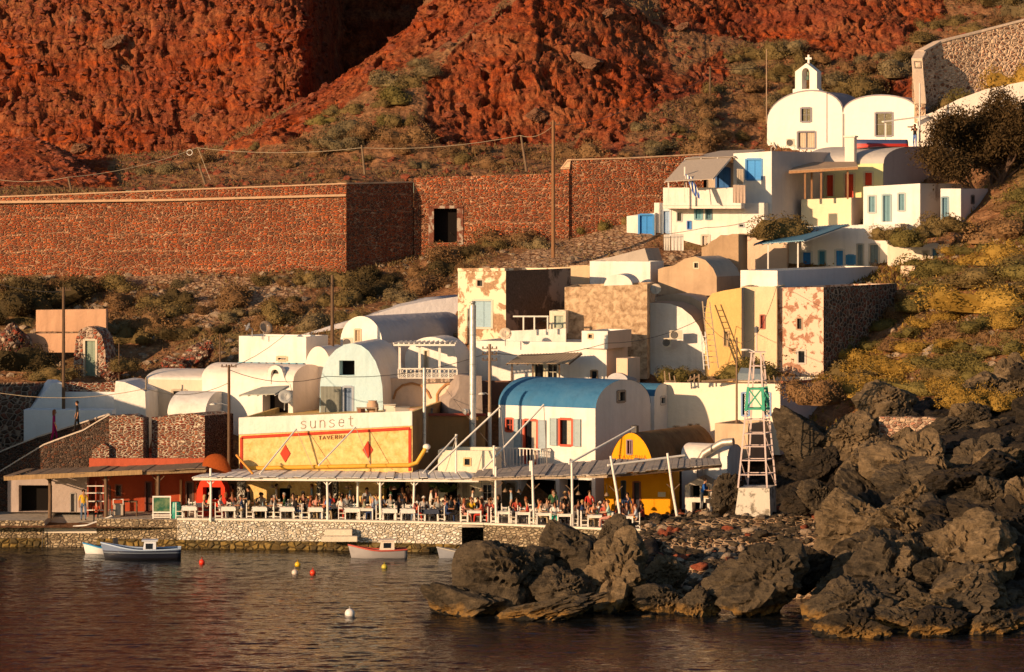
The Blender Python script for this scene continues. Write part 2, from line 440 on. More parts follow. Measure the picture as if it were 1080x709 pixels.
def sheet(name, cols, pxs, nt, mat, base_red=0.0, base_grn=0.5, amp=1.0, red_amp=1.0, label=None, pin=None):
    X, Y, Z = loft(cols, pxs, nt)
    zn, px, py = zones(X, Y, Z, base_red, base_grn)
    if amp > 0:
        X2, Y2, Z2 = displace(X, Y, Z, zn, amp, red_amp)
        if pin is not None:
            k = pin(X, Y, Z, px, py); X2 = X + (X2 - X) * k; Y2 = Y + (Y2 - Y) * k; Z2 = Z + (Z2 - Z) * k
        X, Y, Z = X2, Y2, Z2
    V = np.stack([X.ravel(), Y.ravel(), Z.ravel()], 1)
    o = grid_obj(name, V, nt, len(pxs), mat, attr=zn.reshape(-1, 4))
    o['kind'] = 'structure'
    SAMP[name] = (X, Y, Z, zn)
    return o
def pxr(*seg):
    a = [np.arange(x0, x1, st, dtype=float) for x0, x1, st in seg]
    return np.concatenate(a)

def zr(z, Y): return (YH + (HC - z) * FX / Y, Y)      # (row, depth) of a height
GX = {  # village slope, bottom to top (row, depth)
 -500: [zr(1.2,202),zr(1.2,212),(478,217),(400,228),(340,236),(294,243.4),(294,244.6),(205,245.6)],
  0:   [zr(1.2,202),zr(1.2,212),(472,218),(398,229),(338,236),(292,243.4),(292,244.6),(214,245.6)],
  150: [zr(1.2,202),zr(1.2,212),(455,218),(390,229),(335,236),(289,243.4),(289,244.6),(212,245.6)],
  300: [zr(1.2,202),zr(1.2,212),(445,217),(380,228),(325,236),(284,243.4),(284,244.6),(203,245.6)],
  362: [zr(1.2,202),zr(1.2,212),(440,217),(372,227),(322,236),(282,243.4),(282,244.6),(203,245.6)],
  372: [zr(1.2,202),zr(1.2,212),(438,217),(371,227),(321,236),(282,244.4),(276,247.6),(205,248.8)],
  440: [zr(1.2,202),zr(1.2,211),(430,216),(395,223),(325,235),(280,246),(272,248.6),(205,250)],
  500: [zr(1.2,202),zr(1.2,211),(430,216),(406,222.5),(345,229),(270,243),(256,248.6),(200,250)],
  600: [zr(1.2,202),zr(1.2,211),(430,216),(406,221),(350,227.5),(272,241),(250,248.8),(190,250.5)],
  700: [zr(1.2,202),zr(1.2,210),(478,215),(398,226),(312,236),(268,244),(218,249.8),(166,261)],
  800: [zr(1.2,202),zr(1.2,209),(480,215),(393,225),(388,231),(296,242),(245,250),(176,262)],
  900: [(545,199),(496,206),(458,216),(374,227),(302,236),(287,242.5),(226,252),(178,262)],
  1000:[(525,194),(460,205),(418,214),(360,223),(305,234),(255,243),(205,254),(160,262.5)],
  1080:[(520,190),(445,202),(400,212),(335,222),(275,232),(215,243),(165,252),(120,262)],
  1500:[(520,190),(430,200),(370,210),(300,220),(230,230),(170,240),(120,250),(60,262)]}
def pinG(X, Y, Z, px, py):           # flat where the village stands
    k = np.ones(X.shape)
    k[(px < 880) & (py > 365)] = 0.12
    k[(px > 480) & (px < 800) & (py > 290)] = 0.15
    return k
sheet('hillside', GX, pxr((-500, -40, 12), (-40, 1120, 2.0), (1120, 1501, 12)), 150, MG, 0.0, 0.27, 0.6, 0.5, pin=pinG)
UX = {
 -500:[(216,245.4),(196,256),(185,262),(176,268),(166,274),(158,290),(158,300)],
  0:  [(212,245.4),(197,256),(187,262),(178,266),(170,271),(166,290),(166,300)],
  100:[(205,245.4),(195,256),(187,262),(178,266),(170,271),(165,290),(165,300)],
  200:[(200,245.4),(191,256),(182,262),(172,267),(164,273),(158,280),(168,296)],
  240:[(198,245.4),(189,256),(175,262),(163,268),(155,273),(148,279),(158,296)],
  340:[(196,245.4),(181,257),(152,263),(128,269),(108,275),(93,281),(103,298)],
  365:[(194,245.4),(180,257),(147,263),(122,269),(98,275),(76,281),(86,298)],
 400:[(196,249),(175,257),(140,263),(105,269),(76,275),(52,282),(62,298)],
  440:[(193,249.5),(168,258),(128,264),(90,270),(55,276),(20,283),(28,298)],
  480:[(190,249.5),(165,259),(140,265),(80,270),(40,276),(-15,285),(-80,305)],
  560:[(188,249.8),(165,261),(146,265),(70,270),(12,276),(-60,292),(-200,320)],
  640:[(178,251.5),(150,263),(130,267),(75,272),(15,280),(-60,296),(-200,322)],
  700:[(170,260),(140,264),(112,269),(75,275),(25,284),(-60,300),(-200,325)],
  800:[(178,262),(145,268),(108,273),(60,281),(10,290),(-70,305),(-200,328)],
  900:[(180,262),(142,269),(96,275),(45,282),(0,290),(-75,305),(-200,328)],
  1080:[(122,262),(92,268),(60,275),(22,283),(-18,291),(-90,306),(-200,328)],
  1500:[(62,262),(30,268),(0,275),(-30,284),(-70,294),(-120,310),(-220,330)]}
sheet('upper_slope', UX, pxr((-500, -40, 10), (-40, 440, 2.2), (440, 1100, 1.6), (1100, 1501, 12)), 190, MG, 0.34, 0.38, 0.9, 0.9)
CX = {
 -700:[(200,284),(165,287),(100,291),(0,298),(-120,312),(-400,345),(-900,420)],
  0:  [(200,284),(168,287),(100,291),(0,298),(-120,312),(-400,345),(-900,420)],
  200:[(200,284),(163,287),(100,291),(0,297),(-120,312),(-400,345),(-900,420)],
  285:[(180,285),(140,287),(90,290),(0,296),(-120,311),(-400,345),(-900,420)],
  318:[(170,287),(115,289),(60,292),(-10,298),(-120,312),(-400,348),(-900,421)],
  334:[(170,296),(115,298),(60,302),(-10,308),(-120,318),(-400,350),(-900,422)],
  350:[(170,330),(115,332),(60,335),(-10,340),(-120,345),(-400,365),(-900,424)],
  362:[(170,345),(115,347),(60,350),(-10,355),(-120,360),(-400,375),(-900,426)],
  600:[(170,345),(115,347),(60,350),(-10,355),(-120,360),(-400,375),(-900,426)],
  640:[(170,345),(115,347),(60,350),(-10,355),(-120,360),(-400,375),(-900,426)],
  1700:[(170,340),(115,342),(60,345),(-10,348),(-120,352),(-400,372),(-900,426)]}
sheet('cliff', CX, pxr((-700, -30, 10), (-30, 300, 1.7), (300, 365, 1.0), (365, 700, 3), (700, 1701, 14)), 250, MG, 0.93, 0.3, 0.8, 0.92)
# small dark scree mound at the cliff foot
MX = {-500:[(200,258),(150,270),(145,282)], 0:[(205,254),(152,266),(150,276)], 35:[(203,254),(147,266),(146,274)], 65:[(202,254),(158,264),(160,272)], 118:[(200,255),(193,259),(195,262)], 130:[(206,255),(206,259),(208,262)]}
sheet('scree_mound', MX, pxr((-500, -20, 10), (-20, 131, 2)), 40, MG, 0.75, 0.2, 0.4, 0.3)
# rocky shore under the boulders, coloured near-black to deepen the shade in gaps
KX = {
 600:[(740,160),(690,166),(655,172),(625,181),(590,191),(570,198),(566,203)],
 690:[(740,158),(676,165),(640,172),(605,180),(570,190),(552,198),(548,204)],
 720:[(740,158),(705,165),(685,172),(665,180),(630,190),(570,200),(536,205)],
 860:[(740,158),(705,164),(685,171),(665,179),(620,189),(556,198.6),(470,208)],
 895:[(740,158),(672,163),(640,170),(600,178),(555,187),(520,196),(465,208)],
 950:[(740,158),(676,162),(640,169),(590,177),(535,186),(475,196),(425,210)],
 1080:[(740,158),(684,161),(640,168),(585,176),(520,185),(450,195),(400,210)],
 1500:[(740,158),(684,161),(620,168),(560,176),(500,185),(420,195),(360,210)]}
def pinK(X, Y, Z, px, py): return np.clip((px - 600) / 60, 0, 1)
sheet('rocky_shore', KX, pxr((600, 1110, 2.2), (1110, 1501, 10)), 150, MRD, 0.5, 0.3, 0.5, 0.9, pin=pinK)

RUB = masonry((0.10, 0.055, 0.03), (0.17, 0.095, 0.05), (0.05, 0.035, 0.025), (0.50, 0.34, 0.20), 2.5, 2.0, .13)
SX = {k: [(705, 166), (684, 176.6), (621 + b, 177.6), (609 + b, 183.6), (593 + b, 184.6), (582 + b, 189.8), (566 + b, 190.8), (556 + b, 194.6), (546 + b, 195.4), (537 + b * 2, 204)] for k, b in ((676, 4), (740, 1), (800, 0), (860, -2), (892, -3))}
sheet('rubble_steps', SX, pxr((676, 893, 1.5)), 170, RUB, 0.35, 0.1, 0.28, 0.35)
# ------------------------------------------------------------------ water
n = NT('sea_water', 0.10, 0.5); n.b.inputs['IOR'].default_value = 1.33
n.col((0.006, 0.008, 0.010))
w1 = n.noise(0.8, 5, 0.62, n.map((0.5, 1.1, 1), (0, 0, 0.25))); w2 = n.noise(0.2, 3, 0.5, n.map((0.6, 1.3, 1), (0, 0, -0.2))); w3 = n.noise(3.0, 3, 0.6, n.map((0.5, 1.0, 1)))
n.bump(w1, 0.6, 0.16).bump(w3, 0.7, 0.09)
MW = n.m
# open water far out, with a patch of real wavelets where the picture looks closely
wx0, wx1, wy0, wy1 = -33.0, 33.0, 140.0, 206.0
nx_, ny_ = 330, 560
gx, gy = np.meshgrid(np.linspace(wx0, wx1, nx_), np.linspace(wy0, wy1, ny_))
pw = np.stack([gx.ravel(), gy.ravel(), np.zeros(gx.size)], 1)
hz = (fbm(pw * np.array([.9, 2.2, 1]), 3, 61) - .5) * .085 + (fbm(pw * np.array([.35, .8, 1]) + 9, 2, 71) - .5) * .06 + (1 - np.abs(fbm(pw * np.array([1.6, 3.6, 1]) + 4, 2, 81) - .5) * 4) * .018
ed = np.minimum(np.minimum(pw[:, 0] - wx0, wx1 - pw[:, 0]), np.minimum(pw[:, 1] - wy0, wy1 - pw[:, 1])); hz *= np.clip(ed / 2.0, 0, 1)
pw[:, 2] = hz
grid_obj('sea_water', pw, ny_, nx_, MW)['kind'] = 'structure'
g = M(); X0, X1, Y0, Y1 = -4000, 4000, -3000, 420
g.add([(X0, Y0, 0), (X1, Y0, 0), (X1, wy0, 0), (X0, wy0, 0), (X0, wy1, 0), (wx0, wy0, 0), (wx0, wy1, 0), (wx1, wy0, 0), (X1, wy1, 0), (wx1, wy1, 0), (X1, Y1, 0), (X0, Y1, 0)],
      [(0, 1, 2, 3), (3, 5, 6, 4), (7, 2, 8, 9), (4, 8, 10, 11)])
g.build('sea_water', MW)['kind'] = 'structure'
# ------------------------------------------------------------------ building kit
W1 = plaster((0.78, 0.745, 0.69), 0.5, (0.64, 0.55, 0.43))
W2 = plaster((0.78, 0.70, 0.62), 0.3, (0.62, 0.50, 0.40))
W3 = plaster((0.74, 0.76, 0.76), 0.3, (0.55, 0.55, 0.55))  # cool tint paints bluish shade into the whitewash
WG = plaster((0.52, 0.50, 0.50), 0.3)
PEACH = plaster((0.72, 0.52, 0.37), 0.35)
CREAM = plaster((0.78, 0.66, 0.42), 0.3)
BEIGE = plaster((0.56, 0.42, 0.28), 0.5, (0.36, 0.25, 0.16))
CONC = plaster((0.42, 0.36, 0.30), 0.4)
ROOFG = plaster((0.36, 0.33, 0.33), 0.3)
REDSTONE = masonry((0.48, 0.11, 0.034), (0.32, 0.065, 0.025), (0.17, 0.06, 0.035), (0.58, 0.34, 0.20), 3.3, 2.4, 0.075, 1.15)
REDBRICK = masonry((0.24, 0.055, 0.026), (0.15, 0.032, 0.02), (0.34, 0.11, 0.05), (0.66, 0.54, 0.40), 3.6, 2.9, 0.12)
DARKSTONE = masonry((0.13, 0.08, 0.055), (0.20, 0.08, 0.05), (0.07, 0.05, 0.04), (0.40, 0.30, 0.22), 2.6, 1.3, 0.12)
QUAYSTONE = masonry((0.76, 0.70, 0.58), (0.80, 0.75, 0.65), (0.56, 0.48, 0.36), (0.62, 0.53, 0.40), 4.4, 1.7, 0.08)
PINKSTONE = masonry((0.44, 0.22, 0.13), (0.68, 0.47, 0.32), (0.20, 0.09, 0.05), (0.74, 0.52, 0.35), 3.0, 1.5, 0.22)
BLUE = (0.012, 0.19, 0.55); TEAL = (0.10, 0.27, 0.33); LBLUE = (0.36, 0.50, 0.60); REDP = (0.55, 0.035, 0.012)

def arc(x0, x1, ys, ya, n=20, p=2.0):
    """arch through (x0, ys) .. apex ya .. (x1, ys)"""
    out = []
    for k in range(n + 1):
        t = math.pi * (1 - k / n)
        c, s = math.cos(t), math.sin(t)
        c = math.copysign(abs(c) ** (2 / p), c); s = abs(s) ** (2 / p)
        out.append(((x0 + x1) / 2 + c * (x1 - x0) / 2, ys + (ya - ys) * s))
    return out
class House:
    def __init__(s, name, label, cat, xl, xc, xr, ybot, Y, yaw=20.0, d=None, group=None):
        th = R(yaw); f = FX
        C = P(xc, ybot, Y); a = (xl - 540) / f
        s.w = (C.x - a * Y) / (math.cos(th) + a * math.sin(th))
        if d is None:
            a = (xr - 540) / f; d = (a * Y - C.x) / (math.sin(th) - a * math.cos(th))
            if d < 0: print('BAD DEPTH', name, label, d)
        s.d = max(0.5, min(d, 16.0)); s.th = th
        s.O = C - s.w * Vector((math.cos(th), -math.sin(th), 0))
        s.root = thing(name, label, cat, s.O, -th, group); s.h = {'F': [], 'S': []}
        s.xc = xc; s.yb = ybot
    def ray(s, px, py):
        o = Vector((0, 0, HC)) - s.O; D = Vector(((px - 540) / FX, 1, -(py - YH) / FX))
        Rm = Matrix.Rotation(s.th, 3, 'Z'); return Rm @ o, Rm @ D
    def F(s, px, py, dep=0.0):
        o, D = s.ray(px, py); t = (dep - o.y) / D.y; p = o + D * t; return p.x, p.z
    def S(s, px, py):
        o, D = s.ray(px, py); t = (s.w - o.x) / D.x; p = o + D * t; return p.y, p.z
    def world(s, x, y, z):
        return s.O + Matrix.Rotation(-s.th, 3, 'Z') @ Vector((x, y, z))
    def mp(s, face):
        if face == 'F': return lambda a, z, dep=0.0: Vector((a, dep, z))
        return lambda a, z, dep=0.0: Vector((s.w - dep, a, z))
    def fb(s, m, face, a0, a1, z0, z1, d0, d1, mi=0):
        q = s.mp(face); a0, a1 = min(a0, a1), max(a0, a1); z0, z1 = min(z0, z1), max(z0, z1)
        return m.hexa([q(a0, z0, d0), q(a1, z0, d0), q(a1, z0, d1), q(a0, z0, d1), q(a0, z1, d0), q(a1, z1, d0), q(a1, z1, d1), q(a0, z1, d1)], mi)
    def rect(s, face, x0, y0, x1, y1):
        fn = s.F if face == 'F' else s.S
        A, B = fn(x0, (y0 + y1) / 2), fn(x1, (y0 + y1) / 2); xm = (x0 + x1) / 2
        return min(A[0], B[0]), max(A[0], B[0]), fn(xm, y1)[1], fn(xm, y0)[1]
    def win(s, face, x0, y0, x1, y1, kind='glass', c=(0.55, 0.5, 0.45), sc=None, arch=False, name=None, label=None, dep=0.2, pane=None):
        a0, a1, z0, z1 = s.rect(face, x0, y0, x1, y1); z0 = max(z0, 0.03)
        out = [(a0, z0), (a1, z0), (a1, z1), (a0, z1)]
        if arch:
            zs = z1 - (a1 - a0) / 2
            out = [(a0, z0), (a1, z0)] + [(x, z) for x, z in reversed(arc(a0, a1, zs, z1, 8))]
        s.h[face].append((out, 0.9 if kind == 'hole' else dep))
        if kind == 'hole': return None
        isdoor = kind == 'door'
        q = s.mp(face); m = M(); t = min(0.09, (a1 - a0) * 0.14)
        pr = -0.035
        s.fb(m, face, a0 - t * .5, a0 + t, z0, z1, pr, 0.12); s.fb(m, face, a1 - t, a1 + t * .5, z0, z1, pr, 0.12)
        s.fb(m, face, a0 + t, a1 - t, z1 - t, z1 + t * .5, pr, 0.12)
        if not isdoor: s.fb(m, face, a0 + t, a1 - t, z0 - t * .5, z0 + t, pr, 0.12)
        fr = m.build(name or ('door' if isdoor else 'window'), paint(c), s.root)
        if label: fr['label'] = label
        A0, A1, Z0, Z1 = a0 + t + .003, a1 - t - .003, z0 + (0 if isdoor else t) + .003, z1 - t - .003
        if kind == 'glass':
            m = M(); s.fb(m, face, A0, A1, Z0, Z1, 0.13, 0.15); m.build('pane', glass_dark(), fr)
            m = M(); am = (A0 + A1) / 2; zm = (Z0 + Z1) / 2
            s.fb(m, face, am - .02, am + .02, Z0, Z1, 0.07, 0.115)
            if z1 - z0 > 0.7:
                s.fb(m, face, A0, am - .021, zm - .015, zm + .015, 0.08, 0.11); s.fb(m, face, am + .021, A1, zm - .015, zm + .015, 0.08, 0.11)
            m.build('sash', paint(c), fr)
        elif kind == 'dark':
            m = M(); s.fb(m, face, A0, A1, Z0, Z1, 0.13, 0.15); m.build('pane', glass_dark(), fr)
        elif kind == 'curtain':
            m = M(); k = 14; am = A0 + (A1 - A0) * .45
            q0 = [q(A0 + (A1 - A0) * i / k, Z0, 0.15 + 0.03 * (i % 2)) for i in range(k + 1)]; q1 = [p + Vector((0, 0, Z1 - Z0)) for p in q0]
            m.add(q0 + q1, [(i, i + 1, k + 2 + i, k + 1 + i) for i in range(k)]); m.build('curtain', cloth(pane or (0.55, 0.45, 0.33)), fr)
            m = M(); s.fb(m, face, am - .03, am + .03, Z0, Z1, 0.05, 0.1); m.build('sash', paint(c), fr)
        elif kind in ('door', 'shut'):
            am = (A0 + A1) / 2
            for (b0, b1) in ((A0, am - .008), (am + .008, A1)):
                m = M(); n = max(3, int((Z1 - Z0) / 0.16))
                dd = .09 if isdoor else .05; s.fb(m, face, b0, b1, Z0, Z1, 0.045 + dd, 0.075 + dd)
                if b1 - b0 > .12:
                    st = min(.06, (b1 - b0) * .22)
                    s.fb(m, face, b0, b0 + st, Z0, Z1, 0.02 + dd, 0.046 + dd); s.fb(m, face, b1 - st, b1, Z0, Z1, 0.02 + dd, 0.046 + dd)
                    for i in range(n + 1):
                        zz = Z0 + (Z1 - Z0 - .05) * i / n; s.fb(m, face, b0 + st, b1 - st, zz, zz + .04, 0.024 + dd, 0.046 + dd)
                m.build('door_leaf' if isdoor else 'shutter', paint(sc or c, 0.55, 0.35), fr)
        elif kind == 'open':
            m = M(); s.fb(m, face, A0, A1, Z0, Z1, 0.17, 0.19); m.build('pane', glass_dark(), fr)
            m = M(); am = (A0 + A1) / 2; k = 6
            q0 = [q(am + (A1 - am) * i / k, Z0, 0.13 + 0.025 * (i % 2)) for i in range(k + 1)]; q1 = [p + Vector((0, 0, Z1 - Z0)) for p in q0]
            m.add(q0 + q1, [(i, i + 1, k + 2 + i, k + 1 + i) for i in range(k)]); m.build('curtain', cloth((0.6, 0.52, 0.4)), fr)
        if kind == 'open' or (kind in ('glass', 'door') and sc and kind != 'door'):
            sw = (a1 - a0) * 0.52
            for (b0, b1) in ((a0 - t - sw, a0 - t - .01), (a1 + t + .01, a1 + t + sw)):
                m = M(); s.fb(m, face, b0, b1, z0, z1, -0.09, -0.05)
                n = max(3, int((z1 - z0) / 0.2)); st = min(.05, sw * .2)
                s.fb(m, face, b0, b0 + st, z0, z1, -0.115, -0.089); s.fb(m, face, b1 - st, b1, z0, z1, -0.115, -0.089)
                for i in range(n + 1):
                    zz = z0 + (z1 - z0 - .05) * i / n; s.fb(m, face, b0 + st, b1 - st, zz, zz + .045, -0.111, -0.089)
                m.build('shutter', paint(sc or TEAL, 0.6, 0.35), fr)
        return fr
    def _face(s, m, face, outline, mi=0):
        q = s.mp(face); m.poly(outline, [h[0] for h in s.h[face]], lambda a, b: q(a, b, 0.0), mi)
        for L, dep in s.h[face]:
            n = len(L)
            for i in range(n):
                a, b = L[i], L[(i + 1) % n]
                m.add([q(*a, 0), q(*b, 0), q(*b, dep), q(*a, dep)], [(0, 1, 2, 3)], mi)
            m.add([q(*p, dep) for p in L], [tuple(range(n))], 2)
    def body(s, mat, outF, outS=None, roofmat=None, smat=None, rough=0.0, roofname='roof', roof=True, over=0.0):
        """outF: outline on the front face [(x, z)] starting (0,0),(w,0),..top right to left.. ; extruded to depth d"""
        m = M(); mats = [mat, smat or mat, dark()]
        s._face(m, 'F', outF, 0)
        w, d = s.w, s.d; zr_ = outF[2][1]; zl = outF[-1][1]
        s._face(m, 'S', outS or [(0, 0), (d, 0), (d, zr_), (0, zr_)], 1)
        m.add([(0, 0, 0), (0, 0, zl), (0, d, zl), (0, d, 0)], [(0, 1, 2, 3)], 1)
        m.poly([(x, z) for x, z in outF], [], lambda a, b: Vector((a, d, b)), 0)
        top = outF[2:]
        o = m.build('wall', mats, s.root)
        if roof:
            r = M(); e = over
            vs = [(x, -e, z) for x, z in top] + [(x, d + e, z) for x, z in top]; n = len(top)
            r.add(vs, [(i, i + 1, n + i + 1, n + i) for i in range(n - 1)], 0, len(top) > 6)
            r.build(roofname, roofmat or mat, s.root)
        return o
    def flat(s, mat, ytop, yleft=None, smat=None, par=0.28, yback=None, roofmat=None):
        z = s.F(s.xc, ytop)[1]; zl = z
        if yleft is not None:
            zl = s.F(540 + FX * s.O.x / s.O.y, yleft)[1]
        w, d = s.w, s.d; m = M(); mats = [mat, smat or mat, dark()]
        s._face(m, 'F', [(0, 0), (w, 0), (w, z), (0, zl)], 0)
        s._face(m, 'S', [(0, 0), (d, 0), (d, z), (0, z)], 1)
        m.add([(0, 0, 0), (0, 0, zl), (0, d, zl), (0, d, 0)], [(0, 1, 2, 3)], 1)
        m.add([(0, d, 0), (0, d, zl), (w, d, z), (w, d, 0)], [(0, 1, 2, 3)], 0)
        t = 0.22
        T = lambda x, y, k: (x, y, zl + (z - zl) * x / w - k)
        o4 = [T(0, 0, 0), T(w, 0, 0), T(w, d, 0), T(0, d, 0)]; i4 = [T(t, t, 0), T(w - t, t, 0), T(w - t, d - t, 0), T(t, d - t, 0)]
        lo = [T(t, t, par), T(w - t, t, par), T(w - t, d - t, par), T(t, d - t, par)]
        m.add(o4 + i4 + lo, [(0, 1, 5, 4), (1, 2, 6, 5), (2, 3, 7, 6), (3, 0, 4, 7), (4, 5, 9, 8), (5, 6, 10, 9), (6, 7, 11, 10), (7, 4, 8, 11)], 0)
        o = m.build('wall', mats, s.root)
        r = M(); r.add([tuple(v) for v in lo], [(0, 1, 2, 3)]); r.build('roof', roofmat or mat, s.root)
        s.H = z; s.HL = zl
        return o
    def gable(s, mat, yspring, yapex, roofmat=None, smat=None, p=2.0, n=20, over=0.0, xa=None):
        """barrel vault, axis running back from the front face"""
        zs = s.F(s.xc, yspring)[1]; xm = 540 + FX * (s.world(s.w / 2, 0, 0).x) / s.world(s.w / 2, 0, 0).y
        za = s.F(xm, yapex)[1]
        top = list(reversed(arc(0, s.w, zs, za, n, p)))
        s.H = zs; s.HA = za
        return s.body(mat, [(0, 0), (s.w, 0)] + top, roofmat=roofmat, smat=smat, over=over)
    def barrel(s, mat, yeave, yapex, roofmat=None, smat=None, p=2.0, n=20):
        """barrel vault, axis along the front"""
        z = s.F(s.xc, yeave)[1]; w, d = s.w, s.d
        pm = s.world(w, d / 2, 0); za = s.S(540 + FX * pm.x / pm.y, yapex)[1]
        m = M(); mats = [mat, smat or mat, dark()]
        s._face(m, 'F', [(0, 0), (w, 0), (w, z), (0, z)], 0)
        a = arc(0, d, z, za, n, p)
        s._face(m, 'S', [(0, 0), (d, 0)] + list(reversed(a)), 1)
        m.poly([(0, 0), (d, 0)] + list(reversed(a)), [], lambda u, v: Vector((0, u, v)), 1)
        m.add([(0, d, 0), (0, d, z), (w, d, z), (w, d, 0)], [(0, 1, 2, 3)], 0)
        m.build('wall', mats, s.root)
        r = M(); k = len(a); e = 0.03
        r.add([(-e, y, zz) for y, zz in a] + [(w + e, y, zz) for y, zz in a], [(i, i + 1, k + i + 1, k + i) for i in range(k - 1)], 0, True)
        r.build('roof', roofmat or mat, s.root)
        s.H = z; s.HA = za
    def pix(s, mat, pts, roofmat=None, smat=None, over=0.0):
        """front outline traced from rows and columns, extruded to the depth: pts from bottom-right up and over to bottom-left"""
        L = [s.F(*p) for p in pts]
        return s.body(mat, [(L[-1][0], 0), (L[0][0], 0)] + [(x, z) for x, z in L], roofmat=roofmat, smat=smat, over=over)
    def part(s, name, m, mat, label=None):
        o = m.build(name, mat, s.root)
        if label: o['label'] = label
        return o
    def ragged(s, mat, tops, smat=None, cap=None):
        """ruined wall block with a broken top: tops = [(px, row)] left to right along the front"""
        L = [s.F(*p) for p in tops]; w, d = s.w, s.d
        L = [(0, L[0][1])] + L[1:-1] + [(w, L[-1][1])]
        pts = []
        rr = random.Random(len(tops) * 7 + int(w * 10))
        for i in range(len(L) - 1):
            n = max(1, int((L[i + 1][0] - L[i][0]) / 0.3))
            for k in range(n):
                t = k / n; pts.append((L[i][0] + (L[i + 1][0] - L[i][0]) * t, L[i][1] + (L[i + 1][1] - L[i][1]) * t + rr.uniform(-.07, .07)))
        pts.append(L[-1])
        m = M(); top = list(reversed(pts))
        s._face(m, 'F', [(0, 0), (w, 0)] + top, 0)
        m.add([(w, 0, 0), (w, d, 0), (w, d, pts[-1][1] * 0.97), (w, 0, pts[-1][1])], [(0, 1, 2, 3)], 1)
        m.add([(0, 0, 0), (0, 0, pts[0][1]), (0, d, pts[0][1]), (0, d, 0)], [(0, 1, 2, 3)], 1)
        n = len(pts)
        m.add([(x, 0, z) for x, z in pts] + [(x, d, z * 0.985 + rr.uniform(-.06, .06)) for x, z in pts], [(i, i + 1, n + i + 1, n + i) for i in range(n - 1)], 0)
        return m.build('wall', [mat, smat or mat, dark()], s.root)

def wall_run(name, label, cat, pts, thick, mat, coping=None, cop_h=0.1, group=None, cop_over=0.05, step=0.8, jit=0.0, holes=None):
    """free-standing wall along a plan line: pts = [(px, top row, bottom row, Y)]"""
    tops = [P(a, t, y) for a, t, b, y in pts]; bots = [P(a, b, y) for a, t, b, y in pts]
    o = tops[0].copy(); o.z = bots[0].z
    root = thing(name, label, cat, o, 0, group)
    T, B = [], []
    rr = random.Random(len(pts) + int(pts[0][0]))
    for i in range(len(pts) - 1):
        n = max(1, int((tops[i + 1] - tops[i]).length / step))
        for k in range(n):
            t = k / n; T.append(tops[i].lerp(tops[i + 1], t) + Vector((0, 0, rr.uniform(-jit, jit)))); B.append(bots[i].lerp(bots[i + 1], t))
    T.append(tops[-1]); B.append(bots[-1]); n = len(T)
    N = []
    for i in range(n):
        d = (T[min(i + 1, n - 1)] - T[max(i - 1, 0)]); d.z = 0; d.normalize(); N.append(Vector((-d.y, d.x, 0)))
    m = M(); T = [t - o for t in T]; B = [b - o for b in B]
    vs = B + T + [T[i] + N[i] * thick for i in range(n)] + [B[i] + N[i] * thick for i in range(n)]
    fs = []
    for i in range(n - 1):
        for k in range(3): fs.append((k * n + i, k * n + i + 1, (k + 1) * n + i + 1, (k + 1) * n + i))
        fs.append((3 * n + i, 3 * n + i + 1, i + 1, i))
    fs += [(0, n, 2 * n, 3 * n), (n - 1, 4 * n - 1, 3 * n - 1, 2 * n - 1)]
    m.add(vs, fs); m.build('stonework', mat, root)
    if coping:
        m = M(); e = cop_over; h = Vector((0, 0, cop_h)); s_ = Vector((0, 0, 0.003))
        a = [T[i] - N[i] * e + s_ for i in range(n)]; b = [T[i] + N[i] * (thick + e) + s_ for i in range(n)]
        vs = a + [p + h for p in a] + [p + h for p in b] + b; fs = []
        for i in range(n - 1):
            for k in range(3): fs.append((k * n + i, k * n + i + 1, (k + 1) * n + i + 1, (k + 1) * n + i))
            fs.append((3 * n + i, 3 * n + i + 1, i + 1, i))
        fs += [(0, n, 2 * n, 3 * n), (n - 1, 4 * n - 1, 3 * n - 1, 2 * n - 1)]
        m.add(vs, fs); m.build('coping', coping, root)
    return root
def slab(name, label, cat, corners, t, mat, under=None, top_name=None):
    """sloping slab from 4 (px, row, Y) corners, thickness t"""
    p = [P(*c) for c in corners]; o = sum(p, Vector()) / 4
    m = M(); lo = [q - o - Vector((0, 0, t)) for q in p]; hi = [q - o for q in p]
    m.hexa(lo + hi); ob = m.build(name, mat); ob.location = o
    return tag(ob, label, cat) if label else ob
ZQ = 1.6                                   # quay level
def qrow(Y): return YH + (HC - ZQ) * FX / Y
CLR = {'frame_white': (0.7, 0.66, 0.58), 'frame_blue': (0.10, 0.13, 0.2), 'brown': (0.12, 0.05, 0.025)}
ORANGE = plaster((0.78, 0.33, 0.008), 0.2); YEL = peeled((0.80, 0.60, 0.27), (0.76, 0.46, 0.14), .3, .7, 2.4); RUST = plaster((0.36, 0.062, 0.022), 0.6, (0.22, 0.035, 0.014))
TERRA = plaster((0.42, 0.09, 0.045), 0.5)

